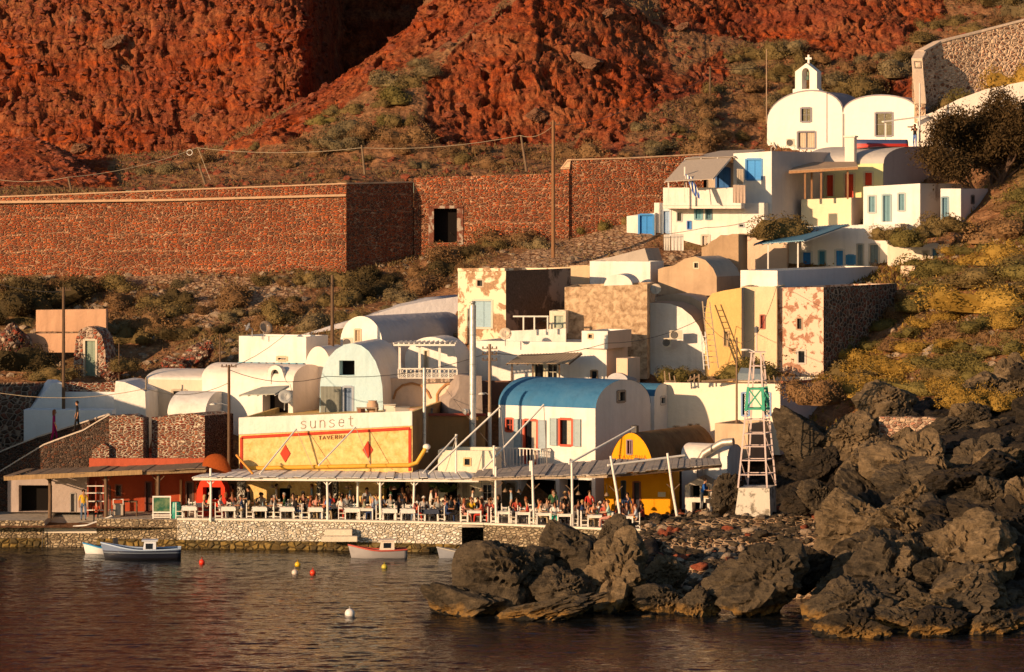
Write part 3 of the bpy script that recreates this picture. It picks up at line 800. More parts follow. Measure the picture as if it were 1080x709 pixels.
# ================================================================= row along the quay
# --- taverna with the yellow panel
h = House('taverna', 'yellow seafront taverna with red bordered panel and white lettered parapet', 'taverna', 252, 435, 480, qrow(204.8), 204.8, 8)
for a, b, t_ in ((292, 306, 515), (336, 352, 508), (405, 428, 508)): h.win('F', a, t_, b, 547, 'door' if a == 336 else 'hole', c=(0.3, 0.2, 0.1), sc=(0.10, 0.05, 0.03), dep=.3)
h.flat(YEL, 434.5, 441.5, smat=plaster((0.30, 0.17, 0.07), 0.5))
def strip(h, name, pts, t, d, mat, face='F'):   # raised band along front-plane points
    m = M(); fn = h.F if face == 'F' else h.S; q = h.mp(face)
    L = [fn(*p) for p in pts]
    for a, b in zip(L[:-1], L[1:]):
        A, B = q(a[0], a[1], -d / 2), q(b[0], b[1], -d / 2)
        (m.bar(A, B, d, t) if abs(a[0] - b[0]) > abs(a[1] - b[1]) else m.bar(A, B, t, d, 0, up=(0, 1, 0)))
    return m.build(name, mat, h.root)
m = M(); q = h.mp('F')
A, B, C_, D_ = h.F(252.5, 458.5), h.F(435, 449), h.F(435, 434.7), h.F(252.5, 441.7)
m.hexa([q(0.0, A[1], -.06), q(h.w, B[1], -.06), q(h.w, B[1], -.002), q(0, A[1], -.002), q(0, h.HL + .06, -.06), q(h.w, h.H + .06, -.06), q(h.w, h.H + .06, -.002), q(0, h.HL + .06, -.002)])
m.build('parapet', W1, h.root)
RB = plaster((0.50, 0.06, 0.03), 0.3)
strip(h, 'painted_border', [(254.7, 497), (254.7, 461.5), (432.3, 452), (432.3, 497)], 0.17, 0.03, RB)
def diamond(h, cx, cy, w, hh, mat):
    m = M(); q = h.mp('F'); L = [h.F(cx, cy - hh), h.F(cx + w, cy), h.F(cx, cy + hh), h.F(cx - w, cy)]
    m.add([q(*p, -.03) for p in L] + [q(*p, -.001) for p in L], [(3, 2, 1, 0), (0, 1, 5, 4), (1, 2, 6, 5), (2, 3, 7, 6), (3, 0, 4, 7)]); m.build('painted_diamond', mat, h.root)
diamond(h, 301, 478.5, 5.6, 9.5, RB); diamond(h, 388, 474.5, 5.6, 9.5, RB)
# lettering, strokes in a 0..1 x 0..1 box
STR = {'s': [[(.9,.85),(.6,1),(.2,.9),(.1,.72),(.4,.55),(.8,.45),(.9,.25),(.7,.05),(.3,0),(.05,.15)]],
 'u': [[(.1,1),(.1,.3),(.3,.03),(.65,.03),(.88,.3)],[(.88,1),(.88,0)]], 'n': [[(.1,0),(.1,1)],[(.1,.7),(.35,.97),(.68,.97),(.88,.7),(.88,0)]],
 'e': [[(.1,.52),(.9,.52),(.85,.85),(.55,1),(.2,.88),(.06,.5),(.2,.12),(.55,0),(.88,.15)]], 't': [[(.45,1.35),(.45,.15),(.65,0),(.85,.05)],[(.1,1),(.85,1)]],
 'T': [[(0,1),(1,1)],[(.5,1),(.5,0)]], 'A': [[(0,0),(.5,1),(1,0)],[(.2,.38),(.8,.38)]], 'V': [[(0,1),(.5,0),(1,1)]], 'E': [[(.9,1),(.1,1),(.1,0),(.9,0)],[(.1,.52),(.75,.52)]],
 'R': [[(.1,0),(.1,1),(.7,1),(.9,.78),(.7,.52),(.1,.52)],[(.5,.52),(.9,0)]], 'N': [[(.1,0),(.1,1),(.9,0),(.9,1)]], ' ': []}
def lettering(h, text, x0, x1, yb0, yb1, hrow, r, mat, gap=0.3, dep=-.075, name='lettering', hexag=6):
    m = M(); n = len(text); W_ = (x1 - x0) / n
    for i, ch in enumerate(text):
        for st in STR[ch]:
            pts = []
            for a, b in st:
                px = x0 + W_ * (i + a * (1 - gap)); yb = yb0 + (yb1 - yb0) * (px - x0) / (x1 - x0)
                u, z = h.F(px, yb - b * hrow); pts.append(h.mp('F')(u, z, dep))
            m.tube(pts, r, hexag)
    m.build(name, mat, h.root)
lettering(h, 'sunset', 317, 377, 452.3, 449.2, 8.0, 0.022, paint((0.34, 0.27, 0.2)), 0.36)
lettering(h, 'TAVERNA', 336, 366, 463.8, 462.3, 3.8, 0.022, paint((0.30, 0.10, 0.04)), 0.3, -.045, 'taverna_lettering')
m = M(); m.tube([h.mp('F')(*h.F(a, b), -.16) for a, b in ((262, 494), (300, 493), (432, 490.5), (440, 488), (448, 475), (449.5, 472))], .12, 8)
m.build('drain_pipe', paint((0.62, 0.33, 0.03)), h.root)
TAV = h
h = House('side_wing', 'dark ochre side wing between the yellow taverna and metal chimney', 'wing', 440, 512, 516, qrow(211.5), 211.5, -16, d=2)
h.flat(plaster((0.34, 0.18, 0.07), 0.6), 438.5)
strip(h, 'red_coping', [(440, 437.2), (512, 437.2)], .14, .2, plaster((0.28, 0.06, 0.04)))

# --- red taverna at the left with brick ruin on top
h = House('taverna', 'terracotta red taverna with shaded wooden canopy and open doorway', 'taverna', 94, 217, 246, qrow(207.2), 207.2, 6)
h.win('F', 153, 508, 160, 546, 'door', c=(0.16, 0.03, 0.015), sc=(0.07, 0.02, 0.012)); h.win('F', 121.5, 511, 128.5, 524, 'dark', c=(0.2, 0.05, 0.02))
h.win('F', 95.5, 511, 101, 546, 'door', c=(0.35, 0.06, 0.02), sc=(0.20, 0.035, 0.015)); h.win('F', 196, 508, 204, 546, 'door', c=(0.12, 0.04, 0.02), sc=(0.05, 0.02, 0.012))
h.win('F', 106, 512, 116, 546, 'door', c=(0.10, 0.035, 0.02), sc=(0.25, 0.045, 0.018))
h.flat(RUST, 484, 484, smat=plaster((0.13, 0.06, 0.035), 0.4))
strip(h, 'parapet_band', [(94.5, 489), (216.5, 489)], 0.62, 0.07, TERRA)
for a in (165, 191): strip(h, 'door_post', [(a, 506), (a, 546)], 0.13, 0.1, plaster((0.62, 0.34, 0.16), 0.3))
RED = h
h = House('brick_ruin', 'square brick chimney stump of the ruin over the terracotta taverna', 'ruin', 115, 151, 156, 486, 208.4, 6, d=1.6)
h.ragged(REDBRICK, [(115, 438.5), (130, 437.5), (141, 439), (151, 441)])
h = House('brick_ruin', 'low broken brick parapet left of the chimney stump', 'ruin', 97, 115, 118, 486, 208.2, 6, d=.5)
h.ragged(REDBRICK, [(97, 476), (103, 471), (109, 468), (115, 472)])
h = House('brick_ruin', 'wide roofless brick wall block standing on the terracotta taverna', 'ruin', 160, 216, 246, 487, 208.0, 22)
h.ragged(REDBRICK, [(160, 440.5), (172, 438.5), (190, 438), (204, 437), (216, 438.5)], smat=masonry((0.10, 0.035, 0.025), (0.07, 0.03, 0.02), (0.14, 0.05, 0.03), (0.3, 0.2, 0.15), 4.2, 2.3, 0.1))  # darker brick copy paints the shaded right side

# --- blue vaulted house
h = House('vaulted_house', 'white house with bright blue barrel roof and red framed windows', 'house', 526, 628, 686, qrow(209), 209, 33)
h.win('F', 533, 441, 541.5, 455.5, 'glass', c=(0.50, 0.07, 0.03)); h.win('F', 552, 442.5, 567, 489, 'open', c=(0.50, 0.07, 0.03), sc=(0.30, 0.37, 0.41), name='balcony_door')
h.win('F', 589.5, 441.5, 604, 470.5, 'open', c=(0.52, 0.06, 0.02), sc=(0.30, 0.38, 0.40))
h.win('F', 533, 508, 545, 546, 'door', c=(0.5, 0.42, 0.3), sc=(0.3, 0.25, 0.17)); h.win('F', 549, 506, 586, 547, 'hole'); h.win('F', 590, 506, 624, 547, 'hole')
h.win('S', 650.5, 412, 659.5, 424.5, 'dark', c=(0.2, 0.15, 0.12)); h.win('S', 665.5, 449, 671, 455, 'dark', c=(0.3, 0.2, 0.15))
h.barrel(W1, 431, 400.5, roofmat=plaster((0.035, 0.15, 0.30), 0.5, (0.10, 0.22, 0.34)), smat=W2)
# balcony
u0, z0 = h.F(526, 490); u1, _ = h.F(581, 490); zt_ = h.F(550, 472)[1]
m = M(); m.box(0.02, u1, -1.1, -.003, z0 - .12, z0); m.build('balcony_floor', W1, h.root)
m = M(); m.box(0.02, u1, -1.1, -1.04, zt_, zt_ + .06); m.box(0.02, u1, -1.1, -1.04, z0 + .04, z0 + .09); m.box(u1 - .06, u1, -1.039, -.01, zt_, zt_ + .06)
k = 15
for i in range(k + 1): x = .04 + (u1 - .1) * i / k; m.box(x, x + .05, -1.095, -1.045, z0 + .09, zt_)
for i in range(1, 6): y = -1.03 + i * .17; m.box(u1 - .055, u1 - .01, y, y + .04, z0 + .003, zt_)
m.build('balcony_railing', paint((0.75, 0.7, 0.62)), h.root)
h = House('vaulted_house', 'small white house with blue barrel roof tucked behind the bright blue one', 'house', 655, 690, 707, 480, 215.5, 31)
h.win('S', 696.5, 418, 702, 427, 'dark', arch=True); h.barrel(W1, 418, 404.5, roofmat=plaster((0.05, 0.16, 0.28), 0.4))

# --- orange chapel-like taverna
h = House('taverna', 'bright orange taverna front under the driftwood canopy', 'taverna', 637, 707, 712, qrow(203.5), 203.5, 10, d=4)
h.win('F', 655, 507, 660, 544, 'door', c=(0.05, 0.06, 0.08), sc=(0.03, 0.04, 0.06)); h.win('F', 667.5, 508, 675.5, 545, 'door', c=(0.25, 0.06, 0.02), sc=(0.04, 0.03, 0.04))
h.flat(ORANGE, 499.5, par=.05); 
m = M(); h.fb(m, 'F', *sorted((h.F(694, 520)[0], h.F(702, 520)[0])), h.F(695, 524)[1], h.F(695, 519)[1], -.05, -.004); m.build('menu_plate', paint((0.7, 0.6, 0.45)), h.root)
h = House('vaulted_house', 'orange arched gable with long rusty barrel roof behind it', 'house', 643, 689, 757, 512, 206.5, 30)
h.win('F', 661, 464, 667, 479.5, 'curtain', c=(0.18, 0.11, 0.13), pane=(0.6, 0.12, 0.02))
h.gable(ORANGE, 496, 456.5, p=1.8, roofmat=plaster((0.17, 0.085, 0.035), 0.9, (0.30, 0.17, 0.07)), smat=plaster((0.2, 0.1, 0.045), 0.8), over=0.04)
lettering(h, 'TAVERNA', 652, 683, 484.6, 484.2, 4.0, 0.018, paint((0.62, 0.16, 0.01)), 0.25, -.02)
m = M(); c_ = h.mp('F')(h.w / 2 + .1, h.HA + .1, .25); m.box(c_.x - .17, c_.x + .17, .1, .4, c_.z - .1, c_.z + .3); m.build('chimney', paint((0.04, 0.035, 0.03)), h.root)

# --- low white building beside the tower, and the grill house
h = House('outbuilding', 'low white vaulted outbuilding behind the grill house with a fat flue', 'outbuilding', 719, 767, 782, qrow(208), 208, 25)
h.win('F', 724, 512, 734, 546, 'hole'); h.win('F', 745, 512, 752, 530, 'dark')
h.barrel(W1, 481, 468.5, roofmat=W2)
m = M(); m.tube([h.mp('F')(*h.F(a, b), -.35) for a, b in ((741, 503), (741.5, 484), (745, 478), (760, 469), (765, 466.5), (776, 465.5))], .22, 12)
m.build('flue_pipe', metal((0.5, 0.45, 0.4), 0.5), h.root)
h = House('outbuilding', 'square beige block standing against the long cream wall by the tower', 'outbuilding', 754, 789, 812, 486, 211, 25); h.flat(BEIGE, 447.5)
h = House('grill_house', 'small peach grill house with pitched roof behind the man in blue', 'grill', 722.5, 751, 758, qrow(202.5), 202.5, 14)
h.win('F', 728, 512, 738, 524.5, 'hole'); h.win('F', 739.5, 512, 748, 524.5, 'dark', c=(0.5, 0.35, 0.2)); h.win('F', 730, 530, 745, 546, 'hole')
h.pix(W2, [(751, 511), (737, 503.5), (722.5, 511.5)], roofmat=plaster((0.56, 0.40, 0.24), 0.3), over=.09)

# ================================================================= second row
h = House('long_building', 'long cream walled building behind the light tower with timber scraps on top', 'building', 700, 823, 873, 480, 214, 24)
h.win('F', 782, 414, 790.5, 439, 'dark', c=(0.12, 0.22, 0.42)); h.win('F', 805, 414, 813, 439, 'dark', c=(0.12, 0.22, 0.42))
h.win('F', 710, 449, 717, 454.5, 'dark', c=(0.6, 0.45, 0.3)); h.win('F', 725.5, 447, 731, 453.5, 'dark', c=(0.6, 0.45, 0.3)); h.win('F', 733.5, 447, 738, 453.5, 'dark', c=(0.6, 0.45, 0.3))
h.flat(plaster((0.80, 0.71, 0.56), 0.2), 405, 403.5, smat=WG, par=.35, roofmat=BEIGE)  # grey side material paints shade on the flank of the cream building
strip(h, 'roof_coping', [(823.3, 403.2), (873, 401)], .14, .16, plaster((0.36, 0.12, 0.07)), 'S')
LONG = h
h = House('long_building', 'long white building with a corrugated awning below the tan rubble wall', 'building', 502, 640, 662, 430, 219, 20)
h.win('F', 563, 383, 574.5, 402, 'dark', c=(0.5, 0.45, 0.3)); h.win('F', 576.5, 383, 589, 402, 'glass', c=(0.55, 0.5, 0.38)); h.win('F', 623, 390.5, 630.5, 402, 'dark', c=(0.3, 0.2, 0.12))
h.flat(W1, 361.5, smat=PEACH)
h = House('rooftop_box', 'white rooftop box with one small window at the end of the long building', 'outbuilding', 613.5, 641, 666, 368, 218.6, 25)
h.win('F', 620, 352, 625.5, 357.5, 'dark', c=(0.6, 0.4, 0.25)); h.flat(W1, 349.5, smat=PEACH)
h = House('outbuilding', 'low peach annex at the shaded end of the long white building', 'outbuilding', 650, 662, 675, 430, 217.6, 25); h.flat(PEACH, 378)
h = House('vaulted_house', 'grey vaulted rooftop hump peeking over the blue roof', 'house', 640, 662, 668, 430, 217.2, 20, d=2.0); h.gable(WG, 402, 393.5, roofmat=ROOFG)
wall_run('parapet_wall', 'white terrace parapet above the long white building', 'parapet', [(538, 349, 366, 222.5), (597, 346.5, 366, 222)], .2, W1, step=3)

# left whites
h = House('vaulted_house', 'beige vaulted house with a grey barrel roof behind the brick ruins', 'house', 154, 214, 222, 470, 218, 15, d=6)
h.win('F', 181.5, 411, 197, 424, 'dark', c=(0.35, 0.28, 0.2)); h.barrel(plaster((0.66, 0.56, 0.43), .4), 401, 389.5, roofmat=W2, smat=W2)
h = House('vaulted_house', 'low pinkish white vaulted hump in front of the beige vaulted house', 'house', 177, 216, 240, 470, 214, 14, d=5); h.barrel(W1, 437, 413, roofmat=W1)
h = House('vaulted_house', 'white vaulted house with an arched bell parapet over its awning', 'house', 213, 309, 342, 475, 215, 26)
h.win('F', 277, 413, 304, 438, 'hole'); h.barrel(W1, 402, 384.5, roofmat=W2, smat=W2)
m = M(); q = h.mp('F'); L = [h.F(308, 413), h.F(306, 405), h.F(302.5, 403), h.F(300, 398), h.F(298.5, 392)] + [h.F(290.5 + 8 * math.cos(t), 393.5 - 8.5 * math.sin(t)) for t in (0.0, .5, 1, 1.57, 2.1, 2.6, 3.1)] + [h.F(281, 401), h.F(275, 406), h.F(268, 409), h.F(262, 413)]
xa, zb_ = h.F(290.3, 405.5); xr_, zt2 = h.F(294.3, 394.5); rr_ = xr_ - xa
hole = [(xa - rr_, zb_), (xa + rr_, zb_)] + list(reversed(arc(xa - rr_, xa + rr_, zt2, zt2 + rr_, 8)))
m.poly(L, [hole], lambda a, b: q(a, b, -.05)); m.poly(L, [hole], lambda a, b: q(a, b, .35))
for LL in (L, hole):
    for i in range(len(LL)): a, b = LL[i], LL[(i + 1) % len(LL)]; m.add([q(*a, -.05), q(*b, -.05), q(*b, .35), q(*a, .35)], [(0, 1, 2, 3)])
m.build('bell_parapet', W1, h.root)
m = M(); m.poly(hole, [], lambda a, b: q(a, b, .2)); m.build('arched_window', glass_dark(), h.root)
HW = h
h = House('rooftop_box', 'white rooftop box with teal underside carrying two satellite dishes', 'outbuilding', 252, 323, 346, 398, 219.5, 22)
h.win('F', 292, 376, 303, 381, 'dark', c=(0.5, 0.35, 0.22)); h.flat(W1, 355.5, smat=W2)
m = M()
for i in range(9):
    x = h.w * (i + .1) / 9; m.box(x, x + h.w / 13, -.25, -.01, h.F(280, 385)[1], h.F(280, 382.2)[1])
m.build('beam_ends', paint((0.06, 0.26, 0.36)), h.root)
h = House('vaulted_house', 'rounded peach white shoulder between the rooftop box and pale blue gable', 'house', 322, 349, 362, 420, 217.5, 20, d=3); h.gable(W2, 390, 365.5)
h = House('gable_house', 'pale blue arched gable house with a black square window', 'house', 337, 404, 412, 470, 213.5, 10, d=7)
h.win('F', 358, 380.5, 374, 396, 'hole'); h.win('F', 361.5, 407.5, 372.5, 436, 'door', c=(0.3, 0.34, 0.4), sc=(0.13, 0.2, 0.32))
PB = plaster((0.46, 0.64, 0.70), .4, (0.62, 0.70, 0.66))
h.pix(PB, [(404, 430), (403.3, 408), (401, 395), (396, 381), (389, 370.5), (381, 364.5), (372, 362), (363, 363.5), (354, 369), (346, 377.5), (340.5, 389), (337.8, 403), (337, 430)], roofmat=W2, smat=PEACH)
m = M(); q = h.mp('F'); a0, a1, zz0, zz1 = h.rect('F', 338.5, 407.5, 360.3, 438)
n_ = 30
vs = [q(a0 + (a1 - a0) * i / n_, z, -.12 + .025 * (i % 2)) for z in (zz0, zz1) for i in range(n_ + 1)]
m.add(vs, [(i, i + 1, n_ + 2 + i, n_ + 1 + i) for i in range(n_)]); m.build('corrugated_screen', paint((0.22, 0.23, 0.20), .6, .5), h.root)
h = House('vaulted_house', 'white arched gable house with a long lavender barrel roof', 'house', 359, 403, 492, 400, 222, 32)
h.win('F', 374, 347, 381, 361, 'shut', c=(0.5, 0.4, 0.27), sc=(0.42, 0.32, 0.2))
h.gable(W1, 362, 333.5, p=2.0, roofmat=plaster((0.44, 0.42, 0.44), .3), smat=W2)
h = House('cistern_roof', 'broad sloping whitewashed cistern above the lavender barrel roof', 'cistern', 300, 486, 490, 376, 233, -6, d=8)
h.pix(plaster((0.58, 0.56, 0.58), .2), [(486, 356), (486, 312.5), (455, 316.5), (423, 323), (390, 333), (345, 345), (306, 357), (300, 366)], roofmat=plaster((0.6, 0.57, 0.56)))
h = House('veranda_house', 'white arched house behind a lattice railed veranda and slatted pergola', 'house', 427, 482, 496, 420, 219.5, 16)
h.win('F', 447, 369.5, 452, 399, 'door', c=(0.6, 0.5, 0.38), sc=(0.5, 0.42, 0.32)); h.gable(W1, 380, 355.5, roofmat=W2, smat=W2)
h = House('terrace_block', 'peach arcaded terrace block carrying the lattice railed veranda', 'terrace', 404, 486, 494, 475, 215.5, 8, d=6)
h.flat(plaster((0.74, 0.57, 0.44), .3), 399.5, par=.02)
for pts in ([(415, 421)] + [(434 + 19 * math.cos(t), 421 - 17 * math.sin(t)) for t in (2.6, 2.1, 1.57, 1.0, .5)] + [(454, 420)], [(461, 434), (461, 416), (464, 411), (470, 405.5), (479, 402.5)]):
    strip(h, 'arch_moulding', pts, .12, .09, plaster((0.42, 0.22, 0.1)))
h = House('stair_block', 'grey stepped stair wall beside the arcaded terrace block', 'stairs', 473, 509, 515, 480, 213.5, -14, d=3)
h.pix(plaster((0.36, 0.29, 0.25), .3), [(509, 440), (508, 396.5), (484.5, 396.5), (484, 409), (480, 417), (474, 421.5), (473, 436)])
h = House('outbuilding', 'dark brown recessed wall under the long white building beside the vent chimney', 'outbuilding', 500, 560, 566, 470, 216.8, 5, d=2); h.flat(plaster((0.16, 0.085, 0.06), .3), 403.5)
h = House('terrace_block', 'low white terrace wall with two small vents beside the yellow taverna', 'terrace', 462, 523, 528, qrow(205), 205, 6, d=3)
h.win('F', 489, 483, 496.5, 491.5, 'dark', c=(0.55, 0.4, 0.2)); h.win('F', 486, 508, 497, 540, 'door', c=(0.6, 0.5, 0.35), sc=(0.42, 0.34, 0.22)); h.win('F', 470, 506, 482, 547, 'hole'); h.win('F', 508, 510, 520, 530, 'glass')
h.flat(plaster((0.76, 0.68, 0.52), .3), 475.5)

# ================================================================= third row
h = House('plastered_house', 'tall peeling plaster house with pale blue shutters', 'house', 483, 533.5, 602, 372, 226, 31)
h.win('F', 502.5, 294.5, 510, 303, 'dark', c=(0.4, 0.3, 0.2)); h.win('F', 499, 316, 519.5, 346.5, 'shut', c=(0.5, 0.45, 0.36), sc=(0.26, 0.40, 0.48))
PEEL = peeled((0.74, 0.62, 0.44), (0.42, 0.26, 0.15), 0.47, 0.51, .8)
h.flat(PEEL, 285.5, smat=peeled((0.28, 0.2, 0.155), (0.12, 0.085, 0.065), .5, .56, .45), par=.3)  # side is a much darker copy of the plaster, painting its shade
strip(h, 'cornice', [(483.5, 284.5), (533, 284.3)], .18, .1, PEEL)
h = House('outbuilding', 'beige flat roofed block behind the peeling plaster house', 'outbuilding', 560, 622, 628, 325, 236, 5, d=4); h.flat(plaster((0.66, 0.48, 0.3), .3), 280.5, 283)
h = House('rubble_house', 'windowless tan rubble plastered house with a broad flat front', 'house', 595.5, 682.5, 686, 400, 223.6, 7, d=6)
h.flat(peeled((0.60, 0.43, 0.27), (0.36, 0.23, 0.13), .36, .6, 2.6), 300, 303)
h = House('shed', 'pale green tin shed on the terrace beside the tan rubble house', 'shed', 579.5, 597, 600, 352, 223, 8, d=2)
h.win('F', 583, 331.5, 596, 347.5, 'shut', c=(0.6, 0.56, 0.42), sc=(0.36, 0.41, 0.33)); h.flat(plaster((0.7, 0.62, 0.48)), 328)
h = House('flat_house', 'white flat roofed house with a slanting grey top above the tan rubble house', 'house', 622, 686, 700, 320, 234, 22)
h.flat(W1, 276, smat=W2)
h = House('roof_slope', 'slanting grey plaster roof on the white flat roofed house', 'roof', 624, 684, 700, 277, 236.5, 20, d=3)
h.pix(CONC, [(684, 275), (680, 262), (664, 266), (645, 271), (624, 275)])
h = House('dome', 'small white dome hump on the terrace above the tan rubble house', 'dome', 637, 667, 674, 312, 229, 10, d=3.5); h.gable(W1, 302, 289.5)
h = House('vaulted_house', 'tall white half vaulted house with two air conditioners', 'house', 664, 746, 756, 412, 225, 14, d=4.2)
h.pix(W1, [(746, 398), (745, 375), (742.5, 358), (737, 344), (729, 333), (719, 325), (707, 320.5), (694, 319.5), (664, 320)], roofmat=plaster((0.4, 0.28, 0.19)), smat=PEACH)
HV = h
h = House('vaulted_house', 'brown plaster vault rising behind the white half vaulted house', 'house', 684, 748, 760, 400, 229.5, 24, d=5)
h.pix(BEIGE, [(748, 352), (744, 330), (738, 318), (728, 312.5), (712, 310), (696, 312), (686, 318), (684, 340)], roofmat=CONC)
OCH = plaster((0.74, 0.46, 0.17), .35)
h = House('ochre_house', 'ochre yellow walled house with a curved shoulder and one small shutter', 'house', 743.5, 782, 786, 410, 224, 14, d=8)
h.win('F', 763, 349, 769, 365.5, 'shut', c=(0.45, 0.3, 0.14), sc=(0.38, 0.26, 0.13))
h.pix(OCH, [(782, 380), (782, 303.5), (764, 306.5), (751, 309.5), (746, 316), (744, 330), (743.5, 380)], roofmat=CONC)
h = House('cream_house', 'cream walled house with a red shutter between the ochre house and ruined facade', 'house', 782, 819.5, 824, 410, 224.6, 10, d=8)
h.win('F', 801.5, 332, 807, 347, 'shut', c=(0.4, 0.15, 0.1), sc=(0.30, 0.05, 0.03)); h.flat(plaster((0.78, 0.60, 0.38), .3), 302.5)
h = House('ruined_facade', 'crumbling pink house front with exposed brick and a dark stone flank', 'house', 819, 868.5, 946, 405, 223.5, 31)
h.win('F', 840, 335, 846.5, 348, 'dark', c=(0.35, 0.2, 0.12)); h.win('F', 841, 369, 850, 384, 'dark', c=(0.4, 0.35, 0.3), arch=True)
h.flat(peeled((0.64, 0.48, 0.36), (0.42, 0.22, 0.14), .44, .48, 1.6), 303, 303.5, smat=DARKSTONE, roofmat=BEIGE)
h = House('terrace_block', 'white terrace with a long lavender shaded flank below the porch house', 'terrace', 781, 820, 926, 320, 228.5, 30); h.flat(W1, 285.5, smat=plaster((0.62, 0.62, 0.66), .2), par=.4)  # lavender side colour paints the shade on the white flank
h = House('ruined_chapel', 'brown vaulted stone ruin with a tiny square window', 'ruin', 694, 756, 781, 312, 232, 28)
h.win('F', 731.5, 276.5, 737.5, 283.5, 'dark', c=(0.55, 0.42, 0.28))
h.pix(plaster((0.50, 0.35, 0.22), .6, (0.3, 0.2, 0.12)), [(756, 292), (752, 283), (744, 274.5), (733, 270.5), (722, 273), (711, 280), (700, 282), (694, 284)], roofmat=CONC, smat=plaster((0.34, 0.24, 0.17), .5))
h = House('stone_block', 'rough brown stone block beneath the peach terrace wall', 'ruin', 740, 779, 783, 290, 236.5, 12, d=4)
h.ragged(plaster((0.44, 0.3, 0.18), .6, (0.26, 0.17, 0.1)), [(740, 262), (750, 255), (760, 249), (779, 247)])
h = House('terrace_block', 'peach terrace wall left of the blue metal porch roof', 'terrace', 779, 830, 836, 300, 243.6, 10, d=2); h.flat(PEACH, 246.5)

# ================================================================= fourth row
h = House('balcony_house', 'white two storey house with teal shutters under a fabric shaded balcony', 'house', 690, 806, 812, 285, 245, 14, d=7)
h.win('F', 698.5, 221.5, 707.5, 254, 'door', c=(0.5, 0.55, 0.6), sc=(0.28, 0.42, 0.62)); h.win('F', 713.5, 223.5, 719.5, 234, 'dark', c=(0.4, 0.42, 0.42))
h.win('F', 724.5, 233, 729.5, 242, 'shut', c=(0.1, 0.2, 0.45), sc=BLUE); h.win('F', 732.5, 219.5, 741, 232, 'shut', c=(0.15, 0.3, 0.36), sc=(0.10, 0.30, 0.38)); h.win('F', 744, 219.5, 751, 232, 'shut', c=(0.1, 0.18, 0.22), sc=(0.07, 0.18, 0.24))
h.win('F', 739.5, 247.5, 748.5, 262, 'door', c=(0.55, 0.47, 0.38), sc=(0.55, 0.47, 0.38)); h.win('F', 779, 236, 785, 240, 'dark', c=(0.4, 0.42, 0.45))
h.flat(W1, 214, par=.05); BH = h
u0, z0 = h.F(701, 218); u1, _ = h.F(786, 214); zf = h.F(745, 217)[1]; zp = h.F(745, 198)[1]
m = M(); m.box(u0 + .2, u1, -1.5, -.003, zf - .2, zf); m.build('balcony_floor', W2, h.root)
m = M(); m.box(u0 + .2, u1, -1.5, -1.38, zf + .003, zp); m.box(u0 + .2, u0 + .32, -1.377, .2, zf + .003, zp); m.box(u1 - .12, u1, -1.377, -.01, zf + .003, zp); m.build('balcony_parapet', W1, h.root)
h = House('balcony_house', 'upper white block with a big blue shutter and broad flank in painted grey shade', 'house', 773.5, 814, 877, 262, 246.5, 31)
h.win('F', 786.5, 167.5, 804, 190, 'shut', c=(0.03, 0.2, 0.45), sc=(0.015, 0.24, 0.62)); h.flat(W1, 159.5, 162, smat=plaster((0.56, 0.50, 0.47), .3)); BU = h  # grey side colour paints the shade on this white block
h = House('veranda_room', 'shaded back wall of the fabric covered balcony with blue doors', 'room', 716, 776, 780, 225, 249.5, 10, d=2)
h.win('F', 755, 177, 770, 212, 'door', c=(0.02, 0.1, 0.3), sc=(0.015, 0.12, 0.36)); h.win('F', 728, 186, 745, 212, 'hole'); h.flat(plaster((0.5, 0.4, 0.3)), 172)
h = House('entrance_block', 'low white gateway wall with a bright blue arched door', 'gateway', 661, 691, 694, 272, 246.5, 12, d=3)
h.win('F', 673.5, 226, 689.5, 252, 'door', c=(0.02, 0.2, 0.5), sc=(0.015, 0.22, 0.60)); h.flat(W1, 224.5, 228)
# porch house
h = House('porch_house', 'white house with blue doors under a blue metal porch roof', 'house', 832, 950, 956, 300, 243, 14, d=5)
h.win('F', 845.5, 265, 856.5, 284, 'door', c=(0.5, 0.52, 0.5), sc=BLUE); h.win('F', 863, 264, 871, 284, 'door', c=(0.3, 0.4, 0.4), sc=(0.03, 0.2, 0.32)); h.win('F', 880.5, 263, 890.5, 284, 'door', c=(0.5, 0.52, 0.5), sc=(0.015, 0.22, 0.56))
h.win('F', 892.5, 269, 902, 279, 'shut', c=(0.03, 0.2, 0.4), sc=(0.02, 0.22, 0.46)); h.win('F', 903.5, 257, 911, 281, 'shut', c=(0.4, 0.38, 0.33), sc=(0.17, 0.22, 0.23)); h.win('F', 916.5, 257, 927.5, 283.5, 'door', c=(0.4, 0.38, 0.34), sc=(0.15, 0.21, 0.23))
h.flat(W1, 236.5, 239)
h = House('garden_wall', 'lumpy whitewashed wall with a narrow blue gate beside the porch house', 'wall', 936, 1001, 1004, 298, 241, 14, d=1)
h.win('F', 983, 262, 989, 284, 'door', c=(0.4, 0.4, 0.4), sc=(0.05, 0.22, 0.36)); h.win('F', 972.5, 264, 980, 273, 'shut', c=(0.5, 0.4, 0.3), sc=(0.4, 0.33, 0.25))
h.ragged(plaster((0.76, 0.66, 0.52), .4), [(936, 246), (948, 251), (960, 258), (972, 256), (986, 257), (1001, 257)])
h = House('utility_box', 'peach masonry utility box below the lumpy whitewashed wall', 'utility box', 950, 965, 986, 306, 238, 30); h.flat(PEACH, 280.5, smat=DARKSTONE)
